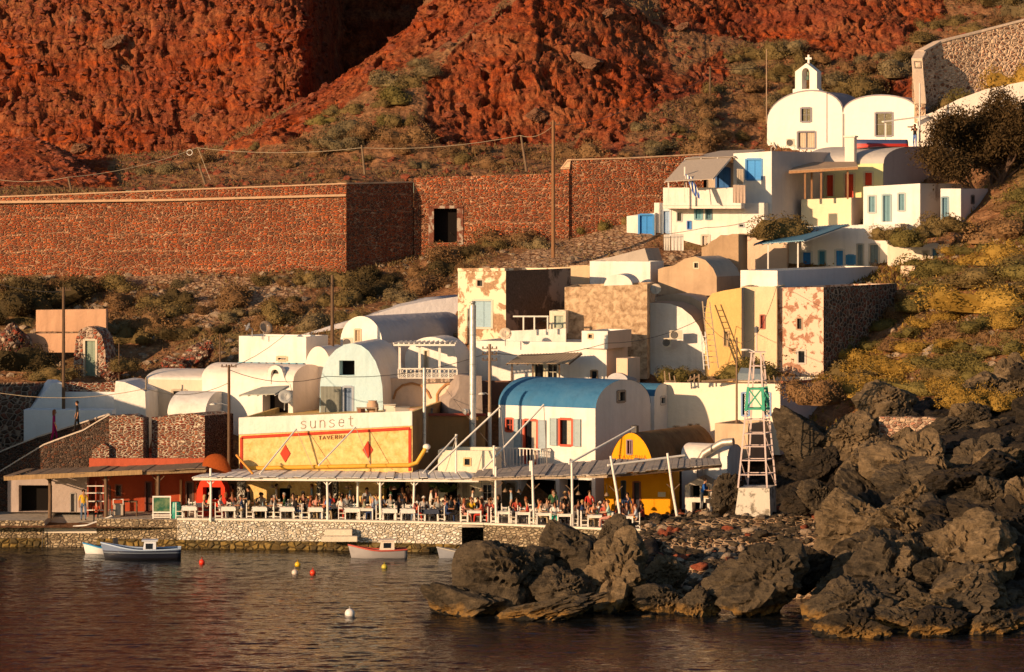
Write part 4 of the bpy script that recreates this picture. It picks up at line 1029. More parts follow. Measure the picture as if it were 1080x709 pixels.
# red door house
h = House('yellow_house', 'pale yellow house with three red shuttered doors and an arched gable in painted grey shade', 'house', 848, 931.5, 1001, 225, 251, 31)
RDC = (0.62, 0.05, 0.015)
h.win('F', 870.5, 183.5, 880, 207, 'door', c=(0.6, 0.5, 0.3), sc=RDC); h.win('F', 890, 182.5, 901.5, 208.5, 'door', c=(0.6, 0.5, 0.3), sc=RDC); h.win('F', 911, 181, 921, 197, 'shut', c=(0.6, 0.5, 0.3), sc=RDC)
h.barrel(plaster((0.72, 0.66, 0.34), .2), 172.5, 154.5, roofmat=plaster((0.5, 0.46, 0.42), .3), smat=plaster((0.40, 0.36, 0.37), .25), p=2.2); YH_ = h  # grey gable colour stands for shade on the yellow house
h = House('terrace_block', 'cream terrace under the wooden pergola of the yellow house', 'terrace', 845, 898, 913, 262, 248, 20); h.flat(plaster((0.78, 0.68, 0.46), .2), 208.5, 210.5, smat=plaster((0.6, 0.48, 0.4)), par=.1)
h = House('cube_house', 'white cube house with three teal shutters and a stained flank in painted grey shade', 'house', 910.5, 970.5, 1017, 255, 246, 31)
TS = (0.09, 0.22, 0.27)
h.win('F', 915.5, 206, 924, 225, 'shut', c=(0.3, 0.35, 0.35), sc=TS); h.win('F', 930.5, 205, 940, 234, 'door', c=(0.2, 0.3, 0.33), sc=TS); h.win('F', 947, 203.5, 955, 223, 'shut', c=(0.3, 0.35, 0.35), sc=TS)
h.flat(W1, 193.5, 197, smat=peeled((0.60, 0.55, 0.52), (0.36, 0.27, 0.23), .3, .4, .5))  # flank has stain patches over a greyer white that paints its shade
h = House('cube_house', 'small white annex cube with a teal door and one tiny side window', 'house', 992, 1013.5, 1042, 250, 245, 31)
h.win('F', 993, 207.5, 1000.5, 238, 'door', c=(0.15, 0.25, 0.3), sc=(0.06, 0.17, 0.24)); h.win('S', 1024, 206, 1027.5, 215, 'dark', c=(0.1, 0.1, 0.1)); h.flat(W1, 199, smat=plaster((0.58, 0.54, 0.53), .3))

# ================================================================= chapel
h = House('chapel', 'white twin vaulted chapel with a small bell gable and cross', 'chapel', 809, 968.5, 974, 172, 261.5, 26, d=4.6)
CF = (0.13, 0.12, 0.15)
h.win('F', 844.5, 113.5, 856, 129, 'glass', c=CF); h.win('F', 841, 138.5, 860.5, 157, 'curtain', c=CF); h.win('F', 923, 118.5, 942, 144, 'glass', c=CF)
a1 = [(809 + 80 * (1 - math.cos(t)) / 2, 128 - 9 * (1 - math.cos(t)) / 2 - 27 * math.sin(t) ** .95) for t in np.linspace(0, math.pi, 17)]
a2 = [(889 + 79.5 * (1 - math.cos(t)) / 2, 119.5 - 18.5 * math.sin(t) ** .9) for t in np.linspace(0, math.pi, 17)]
outl = [(968.5, 140)] + list(reversed([(x, y + (4 if i > 12 else 0) * 0) for i, (x, y) in enumerate(a2)])) + list(reversed(a1))[1:] + [(809, 140)]
h.pix(plaster((0.82, 0.76, 0.68), .12), outl, roofmat=plaster((0.30, 0.28, 0.30), .2), over=.05); CH = h
def coping_line(h, pts, t, mat, name='arch_coping'):
    m = M(); q = h.mp('F'); L = [q(*h.F(*p), .1) + Vector((0, 0, .03)) for p in pts]; m.tube(L, t, 6); m.build(name, mat, h.root)
coping_line(h, a1, .07, plaster((0.3, 0.27, 0.29))); coping_line(h, a2, .07, plaster((0.36, 0.32, 0.33)))
m = M(); q = h.mp('F'); h.fb(m, 'F', h.F(889.5, 130)[0] - .05, h.F(889.5, 130)[0] + .05, .1, h.F(889, 120)[1], -.08, -.003); m.build('down_pipe', paint((0.25, 0.22, 0.23)), h.root)
# bell gable
L = [h.F(*p) for p in ((863.5, 99), (863, 94), (861, 93.5), (861, 75.5), (850, 66.5), (838, 75.5), (838, 93.5), (835.5, 94), (835.5, 99))]
hx0, hz0 = h.F(845.3, 94); hx1, hz1 = h.F(853.2, 76); hole = [(hx0, hz0), (hx1, hz0)] + list(reversed(arc(hx0, hx1, hz1 - .05, hz1 + .3, 8)))
m = M()
m.poly(L, [hole], lambda a, b: q(a, b, .1)); m.poly(L, [hole], lambda a, b: q(a, b, 1.0))
for LL in (L, hole):
    for i in range(len(LL)): a, b = LL[i], LL[(i + 1) % len(LL)]; m.add([q(*a, .1), q(*b, .1), q(*b, 1.0), q(*a, 1.0)], [(0, 1, 2, 3)])
bg = m.build('bell_gable', plaster((0.82, 0.76, 0.68), .12), h.root)
m = M(); cx, cz = h.F(850, 66.5); m.box(cx - .07, cx + .07, .5, .62, cz - .05, cz + .62); m.box(cx - .24, cx - .073, .5, .62, cz + .28, cz + .42); m.box(cx + .073, cx + .24, .5, .62, cz + .28, cz + .42); m.build('cross', paint((0.75, 0.7, 0.62)), bg)
m = M(); bx, bz = h.F(849.3, 83); m.lathe([(.03, .26), (.10, .22), (.13, .08), (.19, -.05), (.21, -.08), (.0, -.07)], (bx, .55, bz), 14); m.box(bx - .02, bx + .02, .54, .56, bz + .25, bz + .5); m.build('bell', metal((0.14, 0.22, 0.17), .5), bg)

# top right
h = House('sloped_house', 'pinkish white house with a long sloping roofline behind the big tree', 'house', 968, 1150, 1156, 170, 259.5, 4, d=4)
h.pix(W2, [(1150, 140), (1150, 70), (1080, 86), (1040, 94), (1010, 105), (985, 118), (968, 124)], roofmat=W2)
h = House('terrace_block', 'flat white photographer terrace in front of the twin vaulted chapel', 'terrace', 880, 985, 990, 200, 258.5, 10, d=3); h.flat(W2, 157.5, par=.02)
h = House('hut', 'tiny pale hut alone on the scrub slope left of the chapel', 'hut', 742, 775.5, 779, 152, 270, 10, d=3); h.flat(plaster((0.60, 0.50, 0.42), .5), 131.5)
wall_run('stone_wall', 'pale mortared stone wall climbing the slope above the chapel', 'wall', [(1180, -8, 110, 270), (1080, 22, 115, 268), (1030, 35, 118, 267), (985, 46, 122, 265.5), (966, 56, 124, 264)], .7, PINKSTONE, plaster((0.62, 0.48, 0.36)), .16)
wall_run('stone_wall', 'pale stone wall return shading the slope behind the chapel', 'wall', [(966, 56.5, 124, 263.7), (962, 64, 128, 262.5), (966, 110, 130, 261)], .7, PINKSTONE, plaster((0.62, 0.48, 0.36)), .16)

# ================================================================= red retaining walls
CP = plaster((0.56, 0.36, 0.22), .4)
wall_run('retaining_wall', 'long red stone retaining wall sunlit below the cliff', 'wall', [(-520, 212, 330, 243.5), (0, 208.5, 318, 243.3), (180, 201.5, 312, 243.1), (365, 194.5, 306, 243)], .8, REDSTONE, CP, .1)
m = M(); a, b, c2 = P(-400, 218.5, 243.2), P(180, 211, 242.95), P(365, 206, 242.85)
m.bar(a, b, .16, .16); m.bar(b, c2, .16, .16)
for o in bpy.data.objects:
    if o.name == 'retaining_wall': rw = o
lg = m.build('string_course', CP); lg.parent = rw; lg.matrix_parent_inverse = Matrix.Translation(-rw.location)
wall_run('retaining_wall', 'deeply shaded return of the red stone retaining wall', 'wall', [(365.3, 194.5, 306, 243.0), (400, 194, 302, 245.3), (436, 193, 298, 247.9)], .8, REDSTONE, CP, .1)
h = House('retaining_wall', 'red stone wall pierced by a dark square cellar doorway', 'wall', 436.5, 600, 606, 300, 247.6, 1, d=1.0)
h.win('F', 457.5, 220, 482, 256, 'hole'); h.flat(REDSTONE, 182.5, 187.5, par=.0, roofmat=CP)
m = M()
for (x0, x1) in ((452, 457.5), (482, 488.5)): a0, a1, z0, z1 = h.rect('F', x0, 218, x1, 258); h.fb(m, 'F', a0, a1, z0, z1, -.05, -.004)
a0, a1, z0, z1 = h.rect('F', 452, 217, 488.5, 220); h.fb(m, 'F', a0, a1, z0 + .003, z1, -.05, -.004); m.build('door_surround', peeled((0.40, 0.32, 0.25), (0.22, 0.08, 0.05), .5, .56, 1.4), h.root)
wall_run('retaining_wall', 'red stone wall rising in steps towards the white balcony house', 'wall', [(600.5, 179, 290, 247.7), (602, 169.5, 290, 247.8), (665, 167.5, 262, 248.6), (742, 163.5, 240, 250.2)], .8, REDSTONE, CP, .1)

# ================================================================= far left
h = House('stone_house', 'dark shaded stone house at the foot of the scrub slope', 'house', -30, 33, 36, 520, 217, 8, d=5); h.flat(DARKSTONE, 408, 408, roofmat=BEIGE)
h = House('terrace_block', 'white stepped terrace wall tinted with bluish shade above the stairway', 'terrace', 32, 68, 74, 520, 216.5, -12, d=4); h.pix(W3, [(68, 432), (66, 404), (56, 404), (33, 431), (32, 436)])
h = House('terrace_block', 'white terrace wall topped by a strip of red brick', 'terrace', 62, 123, 128, 520, 217.5, 4, d=2); h.flat(W3, 413.5, par=.02)
h = House('brick_ruin', 'low strip of red brick on the shaded white terrace', 'ruin', 64, 122, 124, 416, 217.6, 4, d=.5); h.ragged(REDBRICK, [(64, 403.5), (90, 404), (122, 404)])
h = House('terrace_block', 'white sloping buttress walls right of the red brick strip', 'terrace', 120, 154, 158, 520, 216, 10, d=4); h.pix(W1, [(154, 440), (153, 413), (146, 409), (131, 403), (122, 402), (120, 420)])
h = House('terrace_block', 'long white wall tinted with bluish shade behind the two walkers on the stairs', 'terrace', 25, 118, 124, 520, 213.2, 3, d=1.5); h.flat(W3, 432.5, par=.02)
h = House('stone_doorway', 'freestanding red and white stone doorway with a faded green door', 'doorway', 77, 112, 117, 420, 228, 18, d=1.6)
h.win('F', 88.5, 358, 102, 404, 'door', c=(0.45, 0.38, 0.28), sc=(0.17, 0.23, 0.17))
h.pix(masonry((0.30, 0.09, 0.05), (0.45, 0.33, 0.25), (0.15, 0.07, 0.05), (0.5, 0.38, 0.28), 3.4, 1.3, .1), [(112, 400), (111, 370), (107, 354), (101, 347), (92, 344.5), (84, 348), (80, 357), (78, 375), (77, 400)])
wall_run('terrace_wall', 'upper peach plastered terrace band beside the leaning pole', 'wall', [(38, 327, 350, 232), (112, 326, 350, 231.5)], .5, plaster((0.56, 0.33, 0.2), .5), step=3)
wall_run('terrace_wall', 'lower peach plastered terrace band beside the leaning pole', 'wall', [(28, 352, 372, 230), (84, 351.5, 372, 229.5)], .5, plaster((0.56, 0.33, 0.2), .5), step=3)

# stair ramps down to the quay
SK = masonry((0.11, 0.07, 0.05), (0.14, 0.06, 0.035), (0.06, 0.04, 0.03), (0.18, 0.13, 0.1), 5.0, 1.6, 0.08)
CW = plaster((0.62, 0.52, 0.42), .3)
wall_run('stair_wall', 'upper stone parapet of the stairway down to the quay', 'wall', [(-40, 500, 560, 211.4), (3, 476, 555, 211.2), (40, 461.5, 552, 211), (67, 453, 540, 210.9), (115, 437.5, 520, 210.7)], .35, SK, CW, .09)
wall_run('stair_wall', 'lower stone parapet of the stairway with a pale winding coping', 'wall', [(-40, 523, 566, 208.8), (0, 498, 560, 208.8), (22, 484.5, 557, 208.8), (46, 470, 553, 208.8), (66, 462.5, 552, 208.8), (88, 454.5, 552, 208.8), (102, 446, 540, 208.8), (116, 438, 520, 208.8)], .3, SK, CW, .09)

h = House('cellar_front', 'dark cellar mouth and grey wall under the brown canopy', 'cellar', 8, 92, 94, qrow(207.2), 207.2, 2, d=1.5)
h.win('F', 20, 512, 55, 545, 'hole'); h.win('F', 74, 520, 80, 545, 'door', c=(0.3, 0.27, 0.25), sc=(0.25, 0.22, 0.2)); h.flat(plaster((0.42, 0.34, 0.3), .5), 503, par=.02)
# ------------------------------------------------------------------ stairs behind the parapets, quay
STEP = plaster((0.45, 0.38, 0.32), .4)
r_ = thing('stairway', 'worn stone steps climbing between two stone parapets', 'stairs', (0, 0, 0))
m = M(); n_ = 34; a, b = P(-30, 517, 210), P(116, 446, 210)
for i in range(n_):
    p = a.lerp(b, i / n_); q2 = a.lerp(b, (i + 1) / n_); m.box(p.x, q2.x + .0, 209.12, 210.65, 1.0, p.z)
m.build('step', STEP, r_)
QF = [(-520, 203.6), (47, 203.2), (102, 203.0), (160, 202.6), (187, 202.2), (330, 201.4), (428, 200.4), (487, 199.6), (510, 199.3), (560, 198.2), (640, 196.2), (712, 195.4)]
CONCQ = plaster((0.50, 0.44, 0.37), .4); ALG = masonry((0.16, 0.12, 0.05), (0.24, 0.16, 0.05), (0.08, 0.06, 0.03), (0.12, 0.08, 0.03), 2.4, 1.5, 0.12)
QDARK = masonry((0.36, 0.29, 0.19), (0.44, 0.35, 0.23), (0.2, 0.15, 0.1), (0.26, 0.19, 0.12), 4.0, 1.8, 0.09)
def qx(px, Y): return (px - 540) * Y / FX
m = M()
pts = [(qx(px, Y), Y) for px, Y in QF]
def quay_piece(name, i0, i1, ztop, mat, zb=0.42):
    m = M()
    for i in range(i0, i1):
        (x0, y0), (x1, y1) = pts[i], pts[i + 1]
        m.add([(x0, y0, zb), (x1, y1, zb), (x1, y1, ztop), (x0, y0, ztop)], [(0, 1, 2, 3)])
        m.add([(x0, y0, ztop), (x1, y1, ztop), (x1, 214, ztop), (x0, 214, ztop)], [(0, 1, 2, 3)], 1)
        m.add([(x0, y0 - .02, -1.2), (x1, y1 - .02, -1.2), (x1, y1 - .02, zb + .08), (x0, y0 - .02, zb + .08)], [(0, 1, 2, 3)], 2)
        m.add([(x0, y0 - .02, zb + .08), (x1, y1 - .02, zb + .08), (x1, y1, zb + .08), (x0, y0, zb + .08)], [(0, 1, 2, 3)], 2)
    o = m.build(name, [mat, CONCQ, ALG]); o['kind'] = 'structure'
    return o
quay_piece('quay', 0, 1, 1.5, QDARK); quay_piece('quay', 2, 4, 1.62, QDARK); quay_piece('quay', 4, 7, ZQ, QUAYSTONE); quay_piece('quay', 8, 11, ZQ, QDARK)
# slipway recess
m = M(); (x0, y0), (x1, y1) = pts[1], pts[2]
m.add([(x0, y0, -1.2), (x1, y1, -1.2), (x1, y1, 1.05), (x0, y0, 1.05), (x1, y1 + 6.5, 1.5), (x0, y0 + 6.5, 1.5)], [(0, 1, 2, 3)], 1); m.add([(x0, y0 - .03, .8), (x1, y1 - .03, .8), (x1, y1 - .03, 1.07), (x0, y0 - .03, 1.07), (x1, y1 + 6.5, 1.5), (x0, y0 + 6.5, 1.5)], [(0, 1, 2, 3), (3, 2, 4, 5)])
m.add([(x0, y0, 1.0), (x0, y0, 1.5), (x0, y0 + 6.5, 1.5)], [(0, 1, 2)]); m.add([(x1, y1, 1.0), (x1, y1, 1.62), (x1, y1 + 6.5, 1.62), (x1, y1 + 6.5, 1.4)], [(0, 1, 2, 3)])
m.add([(x0, y0 + 6.5, 1.5), (x1, y1 + 6.5, 1.5), (x1, 214, 1.5), (x0, 214, 1.5)], [(0, 1, 2, 3)])
m.build('slipway', [plaster((0.62, 0.56, 0.48), .3), QDARK])['kind'] = 'structure'
# culvert
m = M(); (x0, y0), (x1, y1) = pts[7], pts[8]
m.box(x0, x1, y0, y0 + 14, ZQ - .16, ZQ - .002, 0)
m.add([(x0, y0, -1), (x0, y0 + 4, -1), (x0, y0 + 4, 1.5), (x0, y0, 1.5)], [(0, 1, 2, 3)], 1); m.add([(x1, y1, -1), (x1, y1 + 4, -1), (x1, y1 + 4, 1.5), (x1, y1, 1.5)], [(0, 1, 2, 3)], 1)
m.add([(x0, y0 + 4, -1), (x1, y0 + 4, -1), (x1, y0 + 4, 1.5), (x0, y0 + 4, 1.5)], [(0, 1, 2, 3)], 1)
m.build('culvert', [CONCQ, QDARK])['kind'] = 'structure'
# pale quay edge
m = M()
for i in range(4, 11):
    (xa, ya), (xb, yb) = pts[i], pts[i + 1]
    m.hexa([(xa, ya - .06, ZQ + .003), (xb, yb - .06, ZQ + .003), (xb, yb + .4, ZQ + .003), (xa, ya + .4, ZQ + .003), (xa, ya - .06, ZQ + .12), (xb, yb - .06, ZQ + .12), (xb, yb + .4, ZQ + .12), (xa, ya + .4, ZQ + .12)])
m.build('quay_edge', plaster((0.72, 0.66, 0.55), .3))['kind'] = 'structure'
(xa, ya) = pts[5]; g_ = M(); xb = qx(372, 201)
g_.box(qx(343, 201), xb, 200.4, 201.2, .9, 1.25); g_.box(qx(340, 201), xb + .3, 200.0, 200.4, .6, .9); tag(g_.build('landing_step', plaster((0.66, 0.58, 0.46))), 'two pale landing steps cut against the quay wall', 'steps')
# ------------------------------------------------------------------ unseen block added off-frame to shade the stairway
h = House('shade_block', 'unseen pale block added beyond the quay end to shade the stairway', 'building', -470, -84, -60, qrow(203), 203, 0, d=12)
h.flat(BEIGE, 385)

# ------------------------------------------------------------------ boulders
def boulder_mesh(name, seed, sub=5, planes=16, rough=1.0, flat=0.0):
    rr = np.random.default_rng(seed)
    bm = bmesh.new(); bmesh.ops.create_icosphere(bm, subdivisions=sub, radius=1.0)
    me = bpy.data.meshes.new(name); bm.to_mesh(me); bm.free()
    n = len(me.vertices); co = np.empty(n * 3); me.vertices.foreach_get('co', co); co = co.reshape(-1, 3)
    nd = rr.normal(size=(planes, 3)); nd /= np.linalg.norm(nd, axis=1)[:, None]; dk = rr.uniform(0.5, 0.92, planes)
    dots = co @ nd.T
    r = np.where(dots > 0.05, dk[None] / np.maximum(dots, 0.05), 9.0)
    r = -np.log(np.exp(-26.0 * np.minimum(r, 1.25)).sum(1) / 1.6) / 26.0
    r = np.clip(r, 0.35, 1.15)
    off = rr.uniform(0, 50, 3)
    p = co * 1.0 + off
    r = r + (fbm(p * 1.1, 3, seed) - .5) * 0.13 * rough
    w = p + (fbm(p * 1.2, 3, seed + 9)[:, None] - .5) * 1.2
    rid = np.abs(fbm(w * np.array([2.2, 2.2, 3.4]), 4, seed + 3) - .5) * 2
    r = r - np.clip(.16 - rid, 0, 1) * 1.1 * rough + (cell(p * 2.2, seed) - .5) * 0.10 * rough + (fbm(p * 7, 4, seed + 5) - .5) * 0.10 * rough
    co = co * r[:, None]
    co[:, 0] /= np.abs(co[:, 0]).max(); co[:, 2] /= np.abs(co[:, 2]).max(); co[:, 1] /= np.abs(co[:, 1]).max()
    me.vertices.foreach_set('co', co.astype(np.float32).ravel()); me.polygons.foreach_set('use_smooth', np.full(len(me.polygons), sub < 4)); me.update()
    return me
BM = [boulder_mesh('boulder_%s' % 'abcdefgh'[i], 11 + 7 * i, 5, 13 + i % 4 * 2, 1.0) for i in range(8)]
SM = [boulder_mesh('stone_%s' % 'abcdef'[i], 111 + 5 * i, 3, 12, 0.8) for i in range(6)]
for me in BM + SM: me.materials.append(MR)
def put_boulder(cx, cy, w, hh, Y, k, mat, label, depth=None, tilt=(0, 0, 0), name='boulder', group=None, meshes=BM):
    me = meshes[k % len(meshes)]
    o = bpy.data.objects.new(name, me); link(o)
    s = Y / FX; o.location = P(cx, cy, Y); sx, sz = w * s / 2, hh * s / 2
    sx *= 1.2 if name == 'boulder' else 1; sz *= 1.2 if name == 'boulder' else 1; o.scale = (sx, depth or max((sx + sz) / 2 * 0.9, .2), sz); o.rotation_euler = tilt
    if mat is not MR:
        o.material_slots[0].link = 'OBJECT'; o.material_slots[0].material = mat
    return tag(o, label, name, group)
BL = [
 (487, 637, 86, 42, 171, 0, MR, 'low flat dark boulder furthest out in the water'),
 (538, 606, 92, 88, 172.5, 1, MR, 'huge rounded boulder above the low flat one'),
 (604, 588, 70, 76, 175, 2, MR, 'big boulder wedged in the middle of the offshore rock cluster'),
 (650, 617, 96, 96, 173, 3, MRP, 'tilted lighter boulder with striped slanting face'),
 (645, 567, 46, 44, 182, 4, MR, 'pointed rock top touching the quay below the tables'),
 (578, 646, 122, 32, 169.5, 5, MR, 'ochre crusted ledge rock at the foot of the offshore cluster'),
 (595, 624, 66, 50, 171.5, 6, MR, 'rough middle boulder resting on the ochre crusted ledge'),
 (703, 604, 46, 36, 178, 7, MRP, 'small smooth grey boulder beside the stone rubble slope'),
 (697, 634, 62, 48, 172, 1, MR, 'brown boulder between the offshore cluster and rubble slope'),
 (806, 618, 112, 84, 171, 3, MR, 'broad dark brown boulder under the light tower slope'),
 (858, 600, 44, 52, 175, 5, MRD, 'black boulder shaded behind the broad dark brown one'),
 (903, 553, 76, 66, 183, 2, MRP, 'smooth round pale brown boulder halfway up the shore'),
 (896, 645, 94, 66, 168.5, 6, MR, 'ridged boulder with ochre waterline crust'),
 (932, 606, 90, 78, 173, 7, MR, 'rugged boulder leaning behind the ridged one'),
 (1014, 592, 104, 100, 174, 4, MRP, 'largest slanted pale boulder with cracked flat face'),
 (976, 650, 58, 54, 169, 0, MR, 'jagged rock at the water below the largest pale boulder'),
 (1056, 636, 66, 50, 170, 2, MR, 'rounded brown boulder by the frame edge above the water'),
 (1068, 668, 66, 22, 165, 5, MR, 'flat ochre rock awash at the waterline'),
 (956, 495, 88, 62, 193, 1, MRP, 'wide pale brown boulder below the pink rubble wall'),
 (1030, 496, 84, 62, 192, 3, MR, 'wide dark boulder beside the pale brown one'),
 (845, 464, 58, 62, 203, 0, MR, 'tall brown boulder at the corner of the cream wall'),
 (894, 458, 52, 50, 202, 4, MRP, 'pale angular boulder under the golden bushes'),
 (934, 425, 60, 44, 205, 6, MRP, 'pale grey jagged boulder on top of the rock pile'),
 (901, 508, 40, 32, 195, 5, MR, 'squat boulder above the smooth round one'),
 (975, 523, 42, 44, 189, 2, MRP, 'pinkish slab of rock leaning to one side'),
 (957, 546, 40, 36, 185, 7, MR, 'small dark boulder beneath the pinkish slab'),
 (1076, 478, 40, 44, 194, 6, MR, 'dark boulder cut by the frame beside the wide dark one'),
 (1053, 454, 50, 34, 199, 1, MRP, 'pale boulder at the end of the pink rubble wall'),
 (1066, 405, 50, 52, 206, 3, MRP, 'pale boulder standing among golden bushes'),
 (767, 519, 30, 46, 198.3, 5, MR, 'leaning slab of rock beside the tower base'),
 (840, 527, 30, 26, 195.5, 2, MRD, 'black round boulder right of the tower base'),
 (1078, 588, 70, 110, 180, 0, MRD, 'black cliff like boulder behind the largest pale one'),
 (1045, 536, 90, 44, 185, 6, MR, 'long dark boulder bridging the upper rock pile'),
 (862, 522, 40, 40, 193, 1, MR, 'brown boulder at the head of the rubble slope'),
 (868, 492, 44, 36, 199, 3, MRD, 'dark boulder behind the tower near the cream wall'),
 (1000, 452, 70, 24, 200, 7, MR, 'low dark boulder in front of the pink rubble wall'),
 (738, 640, 46, 40, 170.5, 7, MR, 'ochre tinged boulder closing the rubble slope at the water'),
 (3, 592, 12, 9, 196, 2, MRD, 'tiny dark rock awash by the quay corner'),
]
for i, b in enumerate(BL):
    put_boulder(*b, tilt=(0, (random.random() - .5) * .5, random.random() * .8 - .4))
KXX, KYY, KZZ, _z = SAMP['rocky_shore']
fx_, fy_, fz_ = KXX.ravel(), KYY.ravel(), KZZ.ravel()
kpx, kpy = 540 + fx_ * FX / fy_, YH + (HC - fz_) * FX / fy_
ok = np.where((kpx > 690) & (kpx < 1100) & (fz_ > -0.2) & (kpy > 405))[0]
rr = random.Random(5)
FILL = [MR, MR, MRD, MRP, MRD]
n_b = 0; FILLED, STONED = [], []
for _ in range(2000):
    if n_b >= 62: break
    i = ok[rr.randrange(len(ok))]
    if kpx[i] < 892: continue
    s_ = rr.uniform(1.0, 2.3)
    o = bpy.data.objects.new('boulder', BM[rr.randrange(8)]); link(o); o.location = (fx_[i], fy_[i], fz_[i] + .1 * s_)
    o.scale = (s_ * rr.uniform(.8, 1.3), s_ * rr.uniform(.8, 1.2), s_ * rr.uniform(.6, 1.0)); o.rotation_euler = (rr.uniform(-.4, .4), rr.uniform(-.4, .4), rr.uniform(0, 6.3))
    mt = FILL[rr.randrange(5)]
    if mt is not MR: o.material_slots[0].link = 'OBJECT'; o.material_slots[0].material = mt
    FILLED.append((o, s_, mt)); tag(o, 'rough volcanic rock jumbled among the big shore boulders', 'boulder', 'rocks filling gaps between the shore boulders'); n_b += 1
n_s = 0
PALE = rock_mat('limed_stone', (0.24, 0.17, 0.11), (0.38, 0.28, 0.19), (0.52, 0.42, 0.30), False)
_X, _Y, _Z, _q = SAMP['rubble_steps']; sx_, sy_, sz_ = _X.ravel(), _Y.ravel(), _Z.ravel(); spx, spy = 540 + sx_ * FX / sy_, YH + (HC - sz_) * FX / sy_
flat_ = np.zeros(_Z.shape); flat_[1:] = np.diff(_Z, axis=0) / np.maximum(np.diff(_Y, axis=0), .01); oks = np.where((flat_.ravel() < .8) & (spy > 530) & (spy < 660))[0]
for _ in range(6000):
    if n_s >= 230: break
    i = oks[rr.randrange(len(oks))]
    if not (684 < spx[i] < 888 and 532 < spy[i] < 650): continue
    s_ = rr.uniform(.16, .42)
    o = bpy.data.objects.new('stone', SM[rr.randrange(6)]); link(o); o.location = (sx_[i], sy_[i], sz_[i] + .05)
    o.scale = (s_ * 1.25, s_, s_ * .7); o.rotation_euler = (rr.uniform(-.3, .3), rr.uniform(-.3, .3), rr.uniform(0, 6.3))
    mt = [PALE, MRD, MR, PALE, MRR][rr.randrange(5)]; o.material_slots[0].link = 'OBJECT'; o.material_slots[0].material = mt
    STONED.append((o, s_, mt)); tag(o, 'loose stone lying on the rubble slope below the light tower', 'stone', 'loose stones on the rubble slope'); n_s += 1
def scatter_mesh(name, idx, X_, Y_, Z_, smin, smax, mat, seed, sub=1, n=1000, label=None, squash=.7, kind='stuff'):
    rr = np.random.default_rng(seed); bm = bmesh.new(); bmesh.ops.create_icosphere(bm, subdivisions=sub, radius=1.0)
    bv = np.array([v.co[:] for v in bm.verts]); bf = np.array([[v.index for v in f.verts] for f in bm.faces]); bm.free()
    pick = rr.choice(idx, n); nv = len(bv)
    V = np.empty((n, nv, 3)); s = smin + (smax - smin) * rr.random(n) ** 2.2
    for k in range(n):
        j = bv * (1 + (rr.random((nv, 1)) - .5) * .7) * np.array([1.2, 1, squash]) * s[k]
        a = rr.random() * 6.28; c, q = math.cos(a), math.sin(a)
        j = np.stack([j[:, 0] * c - j[:, 1] * q, j[:, 0] * q + j[:, 1] * c, j[:, 2]], 1)
        V[k] = j + np.array([X_[pick[k]], Y_[pick[k]], Z_[pick[k]]])
    F = (bf[None] + (np.arange(n) * nv)[:, None, None]).reshape(-1, bf.shape[1])
    me = bpy.data.meshes.new(name); me.from_pydata(V.reshape(-1, 3).tolist(), [], F.tolist()); me.materials.append(mat)
    o = bpy.data.objects.new(name, me); link(o); return tag(o, label, None, None, kind)
scatter_mesh('rubble', oks, sx_, sy_, sz_, .07, .24, MR, 3, 1, 1800)
scatter_mesh('rubble', ok[fz_[ok] > 1.0], fx_, fy_, fz_, .1, .4, MRD, 4, 2, 500)
# pink rubble terrace wall among the boulders
wall_run('rubble_wall', 'pink and cream rubble terrace wall above the wide boulders', 'wall', [(927, 441, 478, 202), (975, 440, 478, 201), (1038, 444, 478, 200)], .8, masonry((0.45, 0.22, 0.14), (0.52, 0.36, 0.24), (0.22, 0.12, 0.08), (0.6, 0.45, 0.32), 3.4, 1.6, .08), jit=.08, step=.5)

# ------------------------------------------------------------------ shrubs
def bush_mesh(name, seed, n=3600, leaf=.052, core=.80, h=.85, lumps=7):
    rr = np.random.default_rng(seed)
    cen = rr.normal(size=(lumps, 3)) * np.array([.42, .42, .22]) + np.array([0, 0, .22]); cr = rr.uniform(.38, .62, lumps)
    k = rr.integers(0, lumps, n); d = rr.normal(size=(n, 3)); d /= np.linalg.norm(d, axis=1)[:, None]
    p = cen[k] + d * cr[k][:, None] * (1 - .35 * rr.random((n, 1)) ** 2); p[:, 2] = np.abs(p[:, 2]) * h
    p = p + d * (fbm(p * 4 + seed, 2, seed)[:, None] - .5) * .3
    t = rr.normal(size=(n, 3)); t /= np.linalg.norm(t, axis=1)[:, None]; b = np.cross(d + .6 * rr.normal(size=(n, 3)), t); b /= np.linalg.norm(b, axis=1)[:, None] + 1e-6
    L = leaf * (.6 + rr.random((n, 1)))
    V = np.stack([p - t * L * .5, p + b * L * .35, p + t * L, p - b * L * .35], 1).reshape(-1, 3)
    F = np.arange(n * 4).reshape(-1, 4)
    bm = bmesh.new(); bmesh.ops.create_icosphere(bm, subdivisions=3, radius=1.0); cv = np.array([v.co[:] for v in bm.verts]); cf = [[v.index for v in f.verts] for f in bm.faces]; bm.free()
    # lumpy core hugging the clumps
    rad = np.zeros(len(cv))
    for c, r_ in zip(cen, cr):
        q = cv @ c; disc = q * q - (c @ c) + r_ * r_; rad = np.maximum(rad, np.where(disc > 0, q + np.sqrt(np.maximum(disc, 0)), 0))
    cv2 = cv * (np.maximum(rad, .2) * core)[:, None]; cv2[:, 2] = np.maximum(cv2[:, 2] * h, -.1)
    me = bpy.data.meshes.new(name)
    me.from_pydata(V.tolist() + cv2.tolist(), [], F.tolist() + [[i + n * 4 for i in f] for f in cf])
    return me
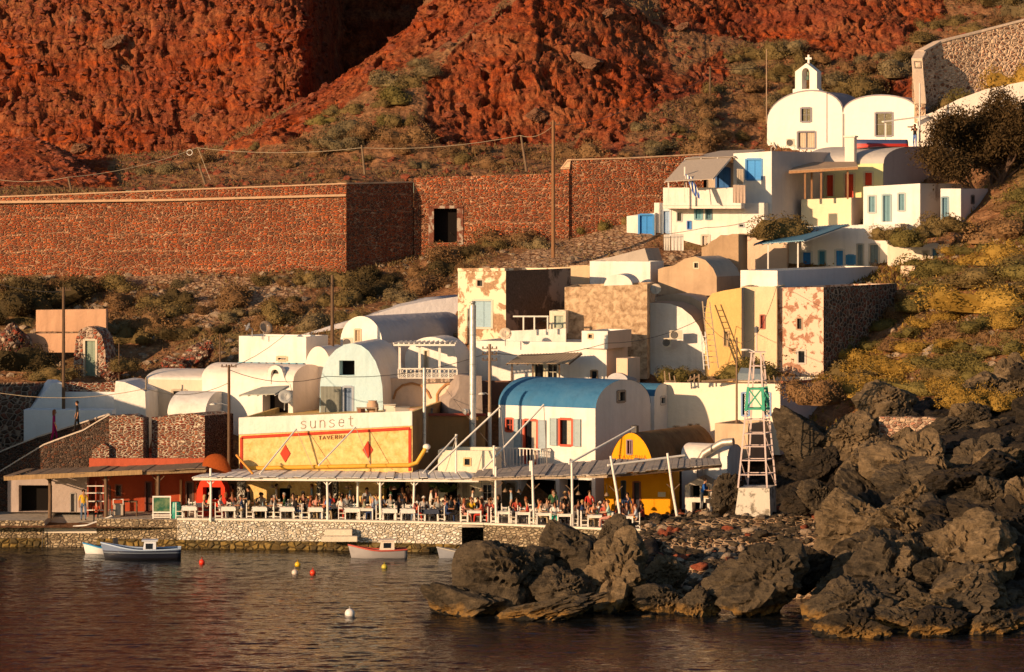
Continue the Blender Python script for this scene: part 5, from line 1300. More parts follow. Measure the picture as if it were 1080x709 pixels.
LEAVES = {'olive': leafm((0.12, 0.08, 0.028), (0.20, 0.14, 0.052)), 'grey': leafm((0.14, 0.10, 0.05), (0.22, 0.165, 0.08)), 'gold': leafm((0.25, 0.145, 0.026), (0.36, 0.225, 0.045)), 'green': leafm((0.11, 0.088, 0.024), (0.19, 0.145, 0.042)), 'brown': leafm((0.15, 0.08, 0.034), (0.23, 0.13, 0.056)), 'dark': leafm((0.05, 0.036, 0.014), (0.09, 0.06, 0.023))}
BSH = [bush_mesh('shrub_%s' % 'abcdef'[i], 21 + i) for i in range(6)]
for me in BSH: me.materials.append(LEAVES['olive'])
rr = random.Random(11)
LANDMARKS = [(45,300,'the largest dark bush'),(95,330,'the peach terrace bands'),(95,375,'the stone doorway'),(205,345,'the beige vault'),(280,346,'the satellite dishes'),(351,292,'the plain wooden pole'),(366,240,'the shaded wall return'),(470,240,'the cellar doorway'),(583,200,'the tallest pole'),(508,320,'the peeling house'),(640,335,'the tan rubble house'),(680,240,'the blue arched door'),(725,205,'the flag'),(760,138,'the tiny hut'),(807,90,'the thin chapel mast'),(850,80,'the bell gable'),(930,115,'the second chapel vault'),(962,68,'the curved stone wall end'),(1040,40,'the climbing stone wall'),(1050,150,'the big tree'),(1018,215,'the small annex cube'),(965,262,'the lumpy white wall'),(957,290,'the utility box'),(905,335,'the dark stone flank'),(845,340,'the crumbling pink house'),(934,425,'the pale jagged boulder'),(980,455,'the pink rubble wall'),(1014,592,'the largest pale boulder'),(903,553,'the smooth round boulder'),(896,645,'the ridged boulder'),(806,616,'the broad dark boulder'),(797,525,'the tower base'),(845,464,'the tall corner boulder'),(956,495,'the wide pale boulder'),(1030,496,'the wide dark boulder'),(740,538,'the grill house'),(703,604,'the small grey boulder'),(217,180,'the ringed post'),(385,170,'the leaning fence post'),(555,160,'the post near the tallest pole'),(618,66,'the brown bluff boulder'),(568,124,'the lower bluff boulder'),(470,50,'the pale bluff edge boulder'),(749,95,'the short hillside pole'),(1054,10,'the small top pole'),(60,170,'the dark scree mound'),(250,150,'the foot of the red cliff'),(330,120,'the scree below the ravine'),(860,20,'the high red strip')]
_lab = {}
def spot(x, y, z, what, sizes, r):
    px, py = 540 + x * FX / y, YH + (HC - z) * FX / y
    k = sorted(LANDMARKS, key=lambda q: (q[0] - px) ** 2 + (q[1] - py) ** 2)
    sz = 'small' if r < sizes[0] else 'large' if r > sizes[1] else 'medium'
    for q in k[:4]:
        dx, dy = px - q[0], py - q[1]
        d = ('above' if dy < 0 else 'below') if abs(dy) > abs(dx) * 1.4 else ('right of' if dx > 0 else 'left of') if abs(dx) > abs(dy) * 1.4 else ('up ' if dy < 0 else 'down ') + ('right of' if dx > 0 else 'left of')
        far = 'just ' if math.hypot(dx, dy) < 32 else 'further ' if math.hypot(dx, dy) > 75 else ''
        s_ = f'{sz} {what}, {far}{d} {q[2]}'
        if s_ not in _lab: break
    if s_ in _lab:
        for extra in (', beside a similar one', ', in a tight group', ', half hidden by its neighbours'):
            if s_ + extra not in _lab: s_ = s_ + extra; break
    _lab[s_] = 1; return s_
def put_bush(x, y, z, r, kind, label, group, name='shrub'):
    o = bpy.data.objects.new(name, BSH[rr.randrange(6)]); link(o); o.location = (x, y, z - .12 * r)
    zf = .72 if 'golden' in (group or '') else 1.0; o.scale = (r * rr.uniform(.9, 1.25), r, r * zf * rr.uniform(.85, 1.15)); o.rotation_euler = (0, 0, rr.uniform(0, 6.3))
    o.material_slots[0].link = 'OBJECT'; o.material_slots[0].material = LEAVES[kind]
    return tag(o, label, 'shrub', group)
def bushes(sheetname, poly, n, rmin, rmax, kinds, label, group):
    X, Y, Z, zn = SAMP[sheetname]; x, y, z = X.ravel(), Y.ravel(), Z.ravel(); px, py = 540 + x * FX / y, YH + (HC - z) * FX / y
    red = zn[..., 0].ravel()
    idx = np.where(inpoly(px, py, poly) & (red < .6))[0]
    if len(idx) == 0: print('no room', label); return
    done = []
    for _ in range(n * 30):
        if len(done) >= n: break
        i = idx[rr.randrange(len(idx))]; r = rmin + (rmax - rmin) * rr.random() ** 1.6
        if any(abs(px[i] - a) < (r + c) * 6.5 and abs(py[i] - b) < (r + c) * 4.2 for a, b, c in done): continue
        done.append((px[i], py[i], r)); kd = kinds[rr.randrange(len(kinds))]; put_bush(x[i], y[i], z[i], r, kd, spot(x[i], y[i], z[i], {'olive': 'olive', 'grey': 'grey green', 'gold': 'golden', 'green': 'green', 'brown': 'dry brown', 'dark': 'dark'}[kd] + ' shrub', (.8, 1.4), r), group)
bushes('hillside', [(-20,298),(365,296),(440,285),(500,262),(600,248),(640,240),(560,262),(470,300),(480,318),(350,350),(255,352),(130,360),(112,322),(40,322),(-20,345)], 78, .6, 2.0, ['olive', 'brown', 'grey', 'brown', 'dark'], 'dusty olive shrub on the slope under the red retaining walls', 'shrubs under the retaining walls')
bushes('hillside', [(855,392),(880,362),(955,312),(1003,272),(1048,228),(1120,190),(1120,420),(1000,420),(960,425),(870,408)], 88, 1.1, 2.9, ['gold', 'green', 'green', 'olive', 'gold', 'brown'], 'golden green shrub on the steep bank right of the village', 'golden shrubs on the bank')
bushes('upper_slope', [(120,188),(350,140),(450,142),(600,150),(720,118),(800,110),(805,152),(740,165),(600,172),(365,188)], 40, .6, 1.8, ['grey', 'brown', 'olive', 'brown'], 'grey green shrub between the retaining wall and red cliff', 'shrubs above the retaining wall')
bushes('upper_slope', [(250,150),(400,62),(455,25),(500,30),(450,90),(445,140),(350,160)], 14, .8, 1.7, ['grey', 'green', 'olive'], 'shrub clinging to the scree below the dark ravine', 'shrubs on the scree')
bushes('upper_slope', [(700,112),(760,60),(860,30),(1100,-15),(1100,20),(985,44),(960,60),(955,100),(880,110),(800,112)], 42, .7, 2.1, ['olive', 'brown', 'grey', 'brown', 'olive'], 'olive shrub on the hillside above the twin vaulted chapel', 'shrubs above the chapel')
bushes('hillside', [(640,215),(700,200),(700,222),(660,235),(600,250)], 8, .5, 1.0, ['olive', 'green'], 'low green shrub beside the white gateway wall', 'shrubs by the gateway')
for (cx, cy, Y, r, kind, lab) in [(798, 393, 221.5, 1.9, 'green', 'big round green bush in front of the cream and pink houses'), (775, 397, 220, 1.2, 'green', 'smaller bush joined to the big round green bush'), (714, 400, 219, 1.1, 'green', 'low bush at the foot of the half vaulted house'), (735, 399, 219.5, .9, 'olive', 'low bush beside the wooden ladder'),
    (828, 247, 240.6, 1.6, 'olive', 'dark bush above the blue porch roof'), (814, 248, 240.4, 1.3, 'olive', 'dark bush rising over the peach terrace wall'), (45, 318, 238, 2.4, 'dark', 'largest dark bush below the red wall beside the pole'), (18, 326, 237, 1.9, 'dark', 'dark bush at the slope edge beside the largest one'), (80, 308, 240, 1.7, 'dark', 'dark bush behind the peach terrace bands'),
    (955, 256, 239.5, 1.3, 'green', 'bush in front of the stained cube house'), (1000, 240, 241.5, 1.5, 'olive', 'bush beside the small annex cube'), (978, 248, 240, 1.0, 'olive', 'small bush growing over the lumpy whitewashed wall'), (935, 250, 240.5, 1.0, 'olive', 'small bush where the porch house meets the lumpy wall'), (862, 420, 209, 1.6, 'brown', 'brown bush above the tall boulder by the cream wall'), (880, 408, 211, 1.6, 'gold', 'golden bush left of the pale grey jagged boulder'),
    (1000, 118, 262, 1.5, 'olive', 'olive bush at the base of the climbing stone wall'), (1035, 112, 262.5, 1.8, 'green', 'green bush against the climbing stone wall above the big tree'), (1072, 92, 263, 1.9, 'gold', 'yellowish bush high against the climbing stone wall'), (1020, 425, 203, 1.5, 'gold', 'golden bush behind the pink rubble wall'), (1046, 428, 202, 1.3, 'gold', 'golden bush between two pale boulders'), (132, 388, 226.5, 1.0, 'olive', 'bush at the foot of the stone doorway'), (30, 385, 226, 1.7, 'dark', 'dark bush behind the shaded stone house'), (52, 398, 225, 1.1, 'olive', 'bush between stone house and stone doorway')]:
    p = P(cx, cy, Y); put_bush(p.x, p.y, p.z, r, kind, lab, None, 'bush')['category'] = 'bush'
# dry grass and low scrub that nobody could count
def tufts(name, sheetname, n, seed, size, kinds, cond):
    r2 = np.random.default_rng(seed); X, Y, Z, zn = SAMP[sheetname]; x, y, z = X.ravel(), Y.ravel(), Z.ravel()
    px, py = 540 + x * FX / y, YH + (HC - z) * FX / y; g = zn[..., 1].ravel() * (1 - zn[..., 0].ravel()) * (1 - zn[..., 2].ravel())
    cl = fbm(np.stack([x, y, z], 1) * .35, 3, seed); idx = np.where(cond(px, py) & (px > -30) & (px < 1110))[0]
    pr = np.clip((cl[idx] - .42) * 5, 0.03, 1) * (g[idx] + .12) * (1 - zn[..., 0].ravel()[idx]) ** 2; pr /= pr.sum()
    k = r2.choice(idx, n, p=pr); c = np.stack([x[k], y[k], z[k]], 1) + r2.normal(size=(n, 3)) * np.array([.25, .25, .05])
    t = r2.normal(size=(n, 3)) * np.array([.6, .6, .3]) + np.array([0, 0, .8]); t /= np.linalg.norm(t, axis=1)[:, None]; b = np.cross(t, r2.normal(size=(n, 3))); b /= np.linalg.norm(b, axis=1)[:, None]
    L = size * (.5 + r2.random((n, 1)))
    V = np.stack([c - b * L * .22, c + b * L * .22, c + t * L], 1).reshape(-1, 3)
    me = bpy.data.meshes.new(name); me.from_pydata(V.tolist(), [], np.arange(n * 3).reshape(-1, 3).tolist())
    for q in kinds: me.materials.append(LEAVES[q])
    me.polygons.foreach_set('material_index', r2.integers(0, len(kinds), n)); o = bpy.data.objects.new(name, me); link(o); tag(o, None, None, None, 'stuff')
tufts('dry_grass', 'hillside', 16000, 1, .2, ['olive', 'brown', 'grey'], lambda px, py: (px < 860) & (py < 400) & (py > 240) & ((px < 480) | (py < 290)))
tufts('dry_grass', 'hillside', 16000, 2, .26, ['gold', 'green', 'brown'], lambda px, py: (px > 850) & (py > 190))
tufts('dry_grass', 'upper_slope', 26000, 3, .2, ['olive', 'grey', 'brown', 'brown'], lambda px, py: py > -5)
# loose stones on the slopes
for nm, sh, n_, mat_, sd_, cnd in (('loose_stones', 'upper_slope', 2200, MRR, 5, lambda a, b: b > -5), ('loose_stones', 'hillside', 1500, PALE, 6, lambda a, b: (b < 400) & (b > 225)), ('loose_stones', 'cliff', 2500, MRR, 7, lambda a, b: (b > -5) & (a < 345)), ('loose_stones', 'scree_mound', 700, MRR, 8, lambda a, b: b > 0)):
    X, Y, Z, zn = SAMP[sh]; x, y, z = X.ravel(), Y.ravel(), Z.ravel(); px, py = 540 + x * FX / y, YH + (HC - z) * FX / y
    ii = np.where((px > -20) & (px < 1100) & cnd(px, py))[0]; scatter_mesh(nm, ii, x, y, z, .06, .38, mat_, sd_, 1, n_)
# a few big stones stuck in the cliff
MRB = rock_mat('brown_cliff_rock', (0.13, 0.055, 0.03), (0.22, 0.105, 0.055), (0.30, 0.17, 0.10), False)
rr = random.Random(3)
X, Y, Z, zn = SAMP['cliff']; x, y, z = X.ravel(), Y.ravel(), Z.ravel(); px, py = 540 + x * FX / y, YH + (HC - z) * FX / y
for (a, b, s_, lab) in [(123, 47, 1.0, 'grey brown boulder stuck high in the red cliff'), (132, 75, .9, 'second brown boulder below the higher one in the red cliff'), (85, 155, .7, 'pale rock at the foot of the red cliff'), (210, 125, .6, 'small grey rock in the lower red cliff'), (278, 48, .5, 'small pale rock high in the red cliff')]:
    i = np.argmin((px - a) ** 2 + (py - b) ** 2); o = bpy.data.objects.new('boulder', BM[rr.randrange(8)]); link(o); o.location = (x[i], y[i] - .2, z[i]); o.scale = (s_ * 1.2, s_, s_ * .8)
    o.material_slots[0].link = 'OBJECT'; o.material_slots[0].material = MRB; tag(o, lab, 'boulder')
X, Y, Z, zn = SAMP['upper_slope']; x, y, z = X.ravel(), Y.ravel(), Z.ravel(); px, py = 540 + x * FX / y, YH + (HC - z) * FX / y
for (a, b, s_, lab) in [(618, 66, 1.1, 'large brown boulder set in the middle red bluff'), (568, 124, .8, 'brown boulder near the base of the middle red bluff'), (470, 50, .6, 'pale boulder at the edge of the middle red bluff'), (640, 15, .7, 'pinkish boulder near the top of the middle red bluff'), (720, 30, .6, 'boulder in the red strip above the utility pole')]:
    i = np.argmin((px - a) ** 2 + (py - b) ** 2); o = bpy.data.objects.new('boulder', BM[rr.randrange(8)]); link(o); o.location = (x[i], y[i] - .2, z[i]); o.scale = (s_ * 1.2, s_, s_ * .8)
    o.material_slots[0].link = 'OBJECT'; o.material_slots[0].material = MRB; tag(o, lab, 'boulder')
# red and white rubble heaps beside the doorway ruin
for (cx, cy, w, hh, Y, lab) in [(211, 376, 42, 34, 227, 'pointed heap of red and white rubble behind the beige vault'), (14, 362, 40, 46, 229, 'dark red rubble heap at the slope edge'), (186, 384, 34, 20, 226, 'low red rubble heap beside the pointed one'), (118, 392, 26, 22, 227, 'small rubble heap against the stone doorway')]:
    put_boulder(cx, cy, w, hh, Y, int(cx), masonry((0.26, 0.06, 0.035), (0.4, 0.3, 0.22), (0.1, 0.05, 0.04), (0.2, 0.12, 0.08), 3.4, 1.2, .12), lab, name='rubble_heap')

# ------------------------------------------------------------------ the tamarisk tree
def tree(name, label, base, height, width, nleaf, seed, leafmat, size=.13):
    r2 = np.random.default_rng(seed); root = thing(name, label, 'tree', base)
    m = M(); tips = []
    def limb(p, d, L, r, lv):
        pts = [p]; q = p.copy(); dd = d.copy()
        for k in range(4):
            dd = (dd + Vector(r2.normal(size=3) * .18) + Vector((0, 0, .05))).normalized(); q = q + dd * L / 4; pts.append(q.copy())
        m.tube(pts, [r * (1 - .13 * k) for k in range(5)], 6)
        if lv >= 2: tips.extend(pts[1:]); return
        for k in range(4 if lv == 0 else 3):
            a = r2.uniform(0, 6.28); nd = (dd * .6 + Vector((math.cos(a) * .9, math.sin(a) * .7, .35))).normalized(); limb(pts[2 + (k % 3)], nd, L * .72, r * .5, lv + 1)
    for k in range(4):
        a = k * 1.57 + .4; limb(Vector((0, 0, 0)), Vector((math.cos(a) * .6, math.sin(a) * .4, 1)).normalized(), height * .42, .2, 0)
    m.build('trunk', wood((0.10, 0.06, 0.04)), root)
    T = np.array([t[:] for t in tips]); T[:, 0] *= width / (np.abs(T[:, 0]).max() + .1)
    n = nleaf; k = r2.integers(0, len(T), n); c = T[k] + r2.normal(size=(n, 3)) * np.array([.42, .42, .34])
    t = r2.normal(size=(n, 3)); t /= np.linalg.norm(t, axis=1)[:, None]; b = np.cross(t, r2.normal(size=(n, 3))); b /= np.linalg.norm(b, axis=1)[:, None]
    L = size * (.6 + r2.random((n, 1))); V = np.stack([c - t * L * .6, c + b * L * .3, c + t * L, c - b * L * .3], 1).reshape(-1, 3)
    me = bpy.data.meshes.new('crown'); me.from_pydata(V.tolist(), [], np.arange(n * 4).reshape(-1, 4).tolist()); me.materials.append(leafmat); link(bpy.data.objects.new('crown', me), root)
    return root
TL = leafm((0.055, 0.034, 0.013), (0.10, 0.06, 0.022), 'tree_foliage')
tree('tamarisk_tree', 'large dark feathery tree beside the chapel and cube houses', P(1046, 222, 249), 10.0, 5.6, 52000, 4, TL)
tree('tamarisk_tree', 'second dark feathery tree merging into the large one at the frame edge', P(1096, 200, 251), 9.4, 4.6, 30000, 9, TL)

for o, r_, mt in FILLED: o['label'] = spot(*o.location, {MR: 'brown', MRD: 'black', MRP: 'pale'}[mt] + ' shore rock', (1.3, 1.8), r_)
for o, r_, mt in STONED: o['label'] = spot(*o.location, {MR: 'brown', MRD: 'black', PALE: 'limed pale', MRR: 'rusty red'}[mt] + ' loose stone', (.24, .34), r_)
# ================================================================= canopies, poles, boats, furniture
WP = paint((0.74, 0.70, 0.63), 0.6, 0.35); DW = wood((0.16, 0.10, 0.06)); LW = wood((0.42, 0.33, 0.24)); GP = metal((0.5, 0.5, 0.49), .5)
def canopy(name, label, corners, posts, board_mat, beam_mat, post_mat, nb=14, base=(0, 0, 0), seed=1, post_r=.075, gap=.02, thick=.05, brace_mat=None):
    """corners: front-left, front-right, back-right, back-left (px, row, Y); posts: (px top, row top, px foot, Y)"""
    c = [P(*k) for k in corners]; root = thing(name, label, 'canopy', c[0]); o = c[0]; r2 = random.Random(seed)
    m = M()
    for i in range(nb):
        t0, t1 = i / nb, (i + 1) / nb - gap / nb * 2
        a, b = c[0].lerp(c[1], t0) - o, c[0].lerp(c[1], t1) - o; d, e = c[3].lerp(c[2], t0) - o, c[3].lerp(c[2], t1) - o
        v = Vector((0, 0, r2.uniform(-.03, .05))); f = Vector((0, -r2.uniform(0, .18), 0)); th = Vector((0, 0, thick))
        m.hexa([a + v + f, b + v + f, e + v, d + v, a + v + f + th, b + v + f + th, e + v + th, d + v + th])
    m.build('roof_boards', board_mat, root)
    m = M()
    for t in (0.02, .5, .98):
        a, b = c[0].lerp(c[3], t) - o - Vector((0, 0, .10)), c[1].lerp(c[2], t) - o - Vector((0, 0, .10)); m.bar(a, b, .10, .14)
    n = len(posts) * 2
    for i in range(n + 1):
        t = i / n; a, b = c[0].lerp(c[1], t) - o - Vector((0, 0, .035)), c[3].lerp(c[2], t) - o - Vector((0, 0, .035)); m.bar(a, b, .07, .06)
    m.build('beams', beam_mat, root)
    for (pt, rt, pf, Y) in posts:
        a = P(pf, qrow(Y), Y); b = P(pt, rt, Y); m = M(); mid = a.lerp(b, .5) + Vector((r2.uniform(-.05, .05), 0, 0)); m.tube([a - o, mid - o, b - o], [post_r, post_r * .93, post_r * .85], 8)
        p = m.build('post', post_mat, root)
        if brace_mat is None: brace_mat = post_mat
        m = M(); k = P((pt + pf) / 2, qrow(Y) - 38, Y)
        for s_ in (-1, 1): m.bar(k - o, k - o + Vector((s_ * .36, 0, .36)), .045)
        m.build('brace', brace_mat, p)
    return root
canopy('canopy', 'long white painted board canopy over the tables of the yellow taverna', [(203, 503.5, 201.4), (505, 505.5, 200.4), (497, 497, 206.2), (228, 495.5, 206.6)],
       [(222, 494, 222, 201.8), (345, 504, 345.5, 201.3), (377.5, 504, 378, 202.4), (401, 504, 401.5, 201.2), (437, 504, 437, 201.0)], plaster((0.80, 0.76, 0.70), .3), WP, WP, 34, seed=4, gap=.03, thick=.035)
canopy('canopy', 'weathered grey reed canopy on crooked white posts before the orange taverna', [(498, 504, 199.6), (640, 501, 197.4), (650, 485, 205.4), (505, 496, 205.4)],
       [(523, 492, 523.5, 199.4), (561, 486, 563, 198.6), (603, 488, 604, 197.8)], plaster((0.40, 0.34, 0.29), .6), LW, WP, 22, seed=7, post_r=.075, brace_mat=DW)
canopy('canopy', 'narrow tapering grey canopy reaching from the orange taverna to the grill house', [(640.5, 501, 197.4), (761, 490, 200.2), (758, 484, 205), (651, 485, 205.4)],
       [(644, 481, 655.5, 197.2), (704, 478, 716, 198.4)], plaster((0.42, 0.36, 0.3), .6), DW, WP, 18, seed=9, post_r=.08, brace_mat=DW)
canopy('canopy', 'brown wooden canopy in front of the terracotta taverna', [(5, 503.5, 202.6), (217, 495, 203.2), (224, 489, 207.2), (28, 496, 208)],
       [(52.5, 504, 52.5, 203.6), (111.5, 502, 111.5, 203.4), (167, 500, 167, 203.6)], plaster((0.26, 0.18, 0.12), .6), wood((0.30, 0.2, 0.11)), DW, 20, seed=2, post_r=.11)
m = M(); a, b = P(4, 504.5, 202.5), P(150, 498, 202.9); o_ = a.copy(); m.bar(a - o_, b - o_, .12, .26); tag(m.build('fascia_board', wood((0.42, 0.27, 0.13))), 'long tan fascia beam fixed under the brown wooden canopy edge', 'beam').location = o_
# small string bulbs on the canopy edge omitted: they are unlit specks
# raised spars and stay wires over the canopies
def spar(px0, r0, Y0, px1, r1, Y1, rad, label, drop=None):
    a, b = P(px0, r0, Y0), P(px1, r1, Y1); t = thing('spar', label, 'spar', a); m = M(); m.tube([Vector(), b - a], rad, 6); m.build('pole', WP, t)
    if drop: m = M(); c = P(*drop); m.tube([b - a, c - a], .018, 4); m.build('stay_wire', paint((0.3, 0.27, 0.25)), t)
spar(274, 500, 202.2, 312.5, 452.5, 205, .05, 'thin spar rising over the first red diamond', (330, 494, 204.2))
spar(336, 491, 202.4, 375, 450.5, 204.4, .05, 'thin spar rising between the two red diamonds', (391, 491, 203.8))
spar(446, 499, 200.6, 482, 459, 203.5, .05, 'thin spar beside the low white terrace wall', (470, 497, 203.5))
spar(452, 500, 200.6, 528, 429, 203, .06, 'long white spar ending at the utility pole by the blue roof', (533, 492, 203))
spar(509, 496, 200.4, 573.5, 427, 203, .06, 'long white spar crossing the balcony of the blue vaulted house', (577, 492, 203))
spar(600, 489, 199.4, 669, 451, 203.4, .065, 'brown spar slanting up to the orange gable top')
spar(641, 491, 198.4, 722, 480.5, 200.5, .07, 'low spar lying along the tapering grey canopy')
spar(521, 470, 200.8, 521, 506, 200.8, .07, 'short upright white stub behind the railed balcony'); spar(559.5, 486, 199, 559.5, 497, 199, .07, 'short white stub post above the reed canopy')
spar(481, 458, 203.6, 481, 499, 203.6, .06, 'upright white mast on the low terrace wall')
# orange awning and oven front at the left end
t = thing('awning', 'rust orange quarter dome awning between the two tavernas', 'awning', P(232, 499, 204.5)); m = M(); n_ = 10
vs, fs = [], []
for i in range(n_ + 1):
    a = math.pi * i / n_
    for j in range(6):
        b = math.pi / 2 * j / 5; vs.append((-.78 * math.cos(a) - .25 * math.sin(b), -.5 * math.sin(a) * math.cos(b), 1.1 * math.sin(b) * math.sin(a) ** .6))
for i in range(n_):
    for j in range(5): fs.append((i * 6 + j, (i + 1) * 6 + j, (i + 1) * 6 + j + 1, i * 6 + j + 1))
m.add(vs, fs, 0, True); m.build('fabric', cloth((0.30, 0.065, 0.014)), t); m = M(); m.bar((1.0, -.9, 1.1), (2.0, -1.8, .1), .1); m.build('arm', paint((0.55, 0.22, 0.03)), t)
h = House('oven_front', 'bright red arched oven front with a dark opening', 'oven', 207, 238, 242, qrow(204.6), 204.6, 8, d=1.2)
h.win('F', 214, 514, 233, 528, 'hole'); h.pix(plaster((0.68, 0.05, 0.02), .2), [(238, 530), (237, 514), (233, 506.5), (225, 503.5), (218, 504), (211, 508), (207.5, 518), (207, 530)])
wb_ = House('striped_pillar', 'black and white patterned pillar beside the taverna doorway', 'pillar', 250, 258, 260, qrow(204), 204, 8, d=.3); wb_.flat(masonry((0.1, 0.08, 0.06), (0.7, 0.66, 0.58), (0.3, 0.25, 0.2), (0.7, 0.66, 0.58), 8, 1, .08), 508)
for k, px_ in enumerate((336, 353.5)):
    q_ = House('striped_pillar', ['leaf patterned black and white door pillar', 'second leaf patterned pillar on the far side of the doorway'][k], 'pillar', px_ - 2, px_ + 2, px_ + 2.5, qrow(204.6), 204.6 - .9 * k * 0, 8, d=.25); q_.flat(masonry((0.08, 0.07, 0.05), (0.7, 0.66, 0.55), (0.2, 0.17, 0.12), (0.7, 0.66, 0.58), 8, 1, .08), 508)

# ------------------------------------------------------------------ poles
def pole(px, rt, rb, Y, rad, mat, label, name='utility_pole', cat='pole', lean=0.0, white=None, arms=None, lamp=None):
    b = P(px, rb, Y); t_ = P(px + lean, rt, Y) - b; r_ = thing(name, label, cat, b); m = M()
    m.tube([Vector((0, 0, 0)), t_ * .5, t_], [rad, rad * .9, rad * .75], 8); m.build('shaft', mat, r_)
    if white:
        k = (white - rb) / (rt - rb); m = M(); m.tube([Vector((0, 0, 0.01)), t_ * k], [rad * 1.08, rad * 1.05], 8); m.build('painted_foot', WP, r_)
    if arms:
        m = M()
        for ar in arms:
            z = t_ * ((ar - rb) / (rt - rb)); m.bar(z + Vector((-.45, -.02, 0)), z + Vector((.45, -.02, 0)), .05)
            for s_ in (-.4, -.15, .15, .4): m.lathe([(.02, 0), (.045, .03), (.045, .08), (.02, .12)], z + Vector((s_, -.02, .03)), 6)
        m.build('crossarm', DW, r_)
    if lamp:
        lx, ly = lamp; z = t_ * ((ly - rb) / (rt - rb)); dx = (lx - px) * Y / FX; m = M(); m.tube([z, z + Vector((dx * .5, -.05, .14)), z + Vector((dx, -.1, .12))], .03, 6)
        a = m.build('lamp_arm', GP, r_); m = M(); c = z + Vector((dx, -.1, .1)); m.lathe([(.0, .09), (.12, .05), (.22, -.02), (.20, -.05), (0, -.04)], c, 10); m.build('lamp_head', paint((0.6, 0.58, 0.52)), a)
    return r_
PW = wood((0.14, 0.085, 0.05))
pole(241.5, 385, 500, 207.9, .10, PW, 'dark utility pole with a lamp arm rising beside the yellow taverna', white=None, arms=[387], lamp=(225, 428))
pole(67, 303, 470, 214.6, .11, PW, 'dark leaning utility pole with whitewashed foot near the stairway', white=435, arms=[306])
pole(350.5, 290, 372, 219.5, .12, PW, 'plain wooden pole rising behind the pale blue gable')
pole(583.5, 127, 272, 239.5, .14, wood((0.26, 0.13, 0.06)), 'tallest brown utility pole in front of the red stone wall', arms=[131])
pole(516.5, 363, 475, 212.8, .11, wood((0.34, 0.24, 0.16)), 'wooden utility pole with insulators beside the metal vent chimney', white=435, arms=[368, 374, 380], lamp=(508, 417))
pole(154, 398, 446, 216.4, .06, wood((0.3, 0.24, 0.18)), 'thin grey pole at the edge of the beige vaulted house')
pole(777, 356, 470, 212.8, .07, wood((0.24, 0.15, 0.09)), 'thin wooden pole left of the light tower')
pole(808.5, 52, 130, 260, .045, wood((0.42, 0.28, 0.18)), 'thin tall mast at the corner of the twin vaulted chapel')
pole(749, 70, 125, 272, .1, PW, 'short utility pole on the scrub above the tiny hut')
pole(970, 88, 158, 258, .07, paint((0.6, 0.55, 0.5)), 'slim white mast behind the photographer')
pole(1054, 0, 22, 290, .1, PW, 'small utility pole above the stone wall at the top')
pole(1006, 20, 45, 288, .06, PW, 'thin dark post on the slope above the stone wall')
pole(125.5, 362, 402, 226, .04, PW, 'thin stick standing right of the stone doorway'); pole(232, 352, 384, 222, .05, PW, 'thin bare stick behind the beige vaulted house')
pole(385.5, 153, 192, 252, .09, wood((0.22, 0.15, 0.09)), 'leaning fence post above the shaded wall return', 'fence_post', 'post', lean=-4); pole(217, 172, 196, 254, .09, wood((0.22, 0.15, 0.09)), 'leaning fence post with a white ring above the retaining wall', 'fence_post', 'post', lean=-8)
pole(76, 188, 204, 250, .09, wood((0.2, 0.13, 0.08)), 'short fence post at the end of the wire fence', 'fence_post', 'post', lean=-4); pole(555.5, 143, 181, 252.5, .1, wood((0.2, 0.13, 0.08)), 'leaning fence post near the tallest brown pole', 'fence_post', 'post', lean=-6)
def wire(pts, rad, label, sag=.3, name='cable', cat='cable', mat=None):
    a = P(*pts[0]); m = M()
    for p, q in zip(pts[:-1], pts[1:]):
        A, B = P(*p) - a, P(*q) - a; m.tube([A.lerp(B, t) - Vector((0, 0, sag * 4 * t * (1 - t))) for t in np.linspace(0, 1, 9)], rad, 4)
    o = m.build(name, mat or paint((0.07, 0.06, 0.05))); o.location = a; return tag(o, label, cat)
TWM = paint((0.42, 0.33, 0.22))
wire([(-20, 186, 250), (72, 187, 250), (208, 156, 254), (381, 156, 252), (549, 143, 252.5), (583, 133, 239.5)], .022, 'slack wire strung between the fence posts above the red wall', .35, mat=TWM)
wire([(209, 157, 254), (222, 190, 252)], .02, 'thin guy wire beside the post with the white ring', 0, mat=TWM)
wire([(583, 132, 239.5), (700, 90, 262), (750, 72, 272), (870, 45, 284), (1054, 4, 290)], .02, 'cable climbing the hillside from the tallest brown pole', .8)
wire([(241.5, 388, 207.9), (350, 298, 219.5)], .018, 'cable from the lamp pole up to the plain wooden pole', .8); wire([(67, 308, 214.6), (-30, 290, 214)], .018, 'cable leaving the leaning pole towards the frame edge', .3)
wire([(-20, 411, 205), (154, 410, 204.5), (241, 404, 207.9)], .018, 'low cable across the shade tinted white terrace walls', .5, mat=TWM); wire([(241.5, 390, 207.9), (345, 397, 209), (516, 372, 213.5)], .018, 'cable running past the pale blue gable to the insulator pole', .5)
wire([(516.5, 372, 213.5), (640, 362, 217), (742, 335, 222), (777, 360, 212.8)], .018, 'cable crossing the long white building to the thin pole', .4); wire([(640, 250, 243), (745, 240, 241), (806, 228, 244)], .018, 'cable across the front of the balcony house', .2); wire([(777, 360, 212.8), (798, 352, 198.6), (819, 303, 223.5)], .016, 'cable from the light tower to the crumbling pink house', .3)
wire([(541, 497, 203), (470, 410, 214.5)], .015, 'thin wire slanting to the arcaded terrace block', .1)
m = M(); m.lathe([(.22, 0), (.22, .05), (.17, .05), (.17, 0)], (0, 0, 0), 14, axis=(0.1, -1, 0.1)); o = m.build('life_ring', WP); o.location = P(200, 161, 253.8); tag(o, 'white ring hanging on the fence wire below the cliff', 'ring')
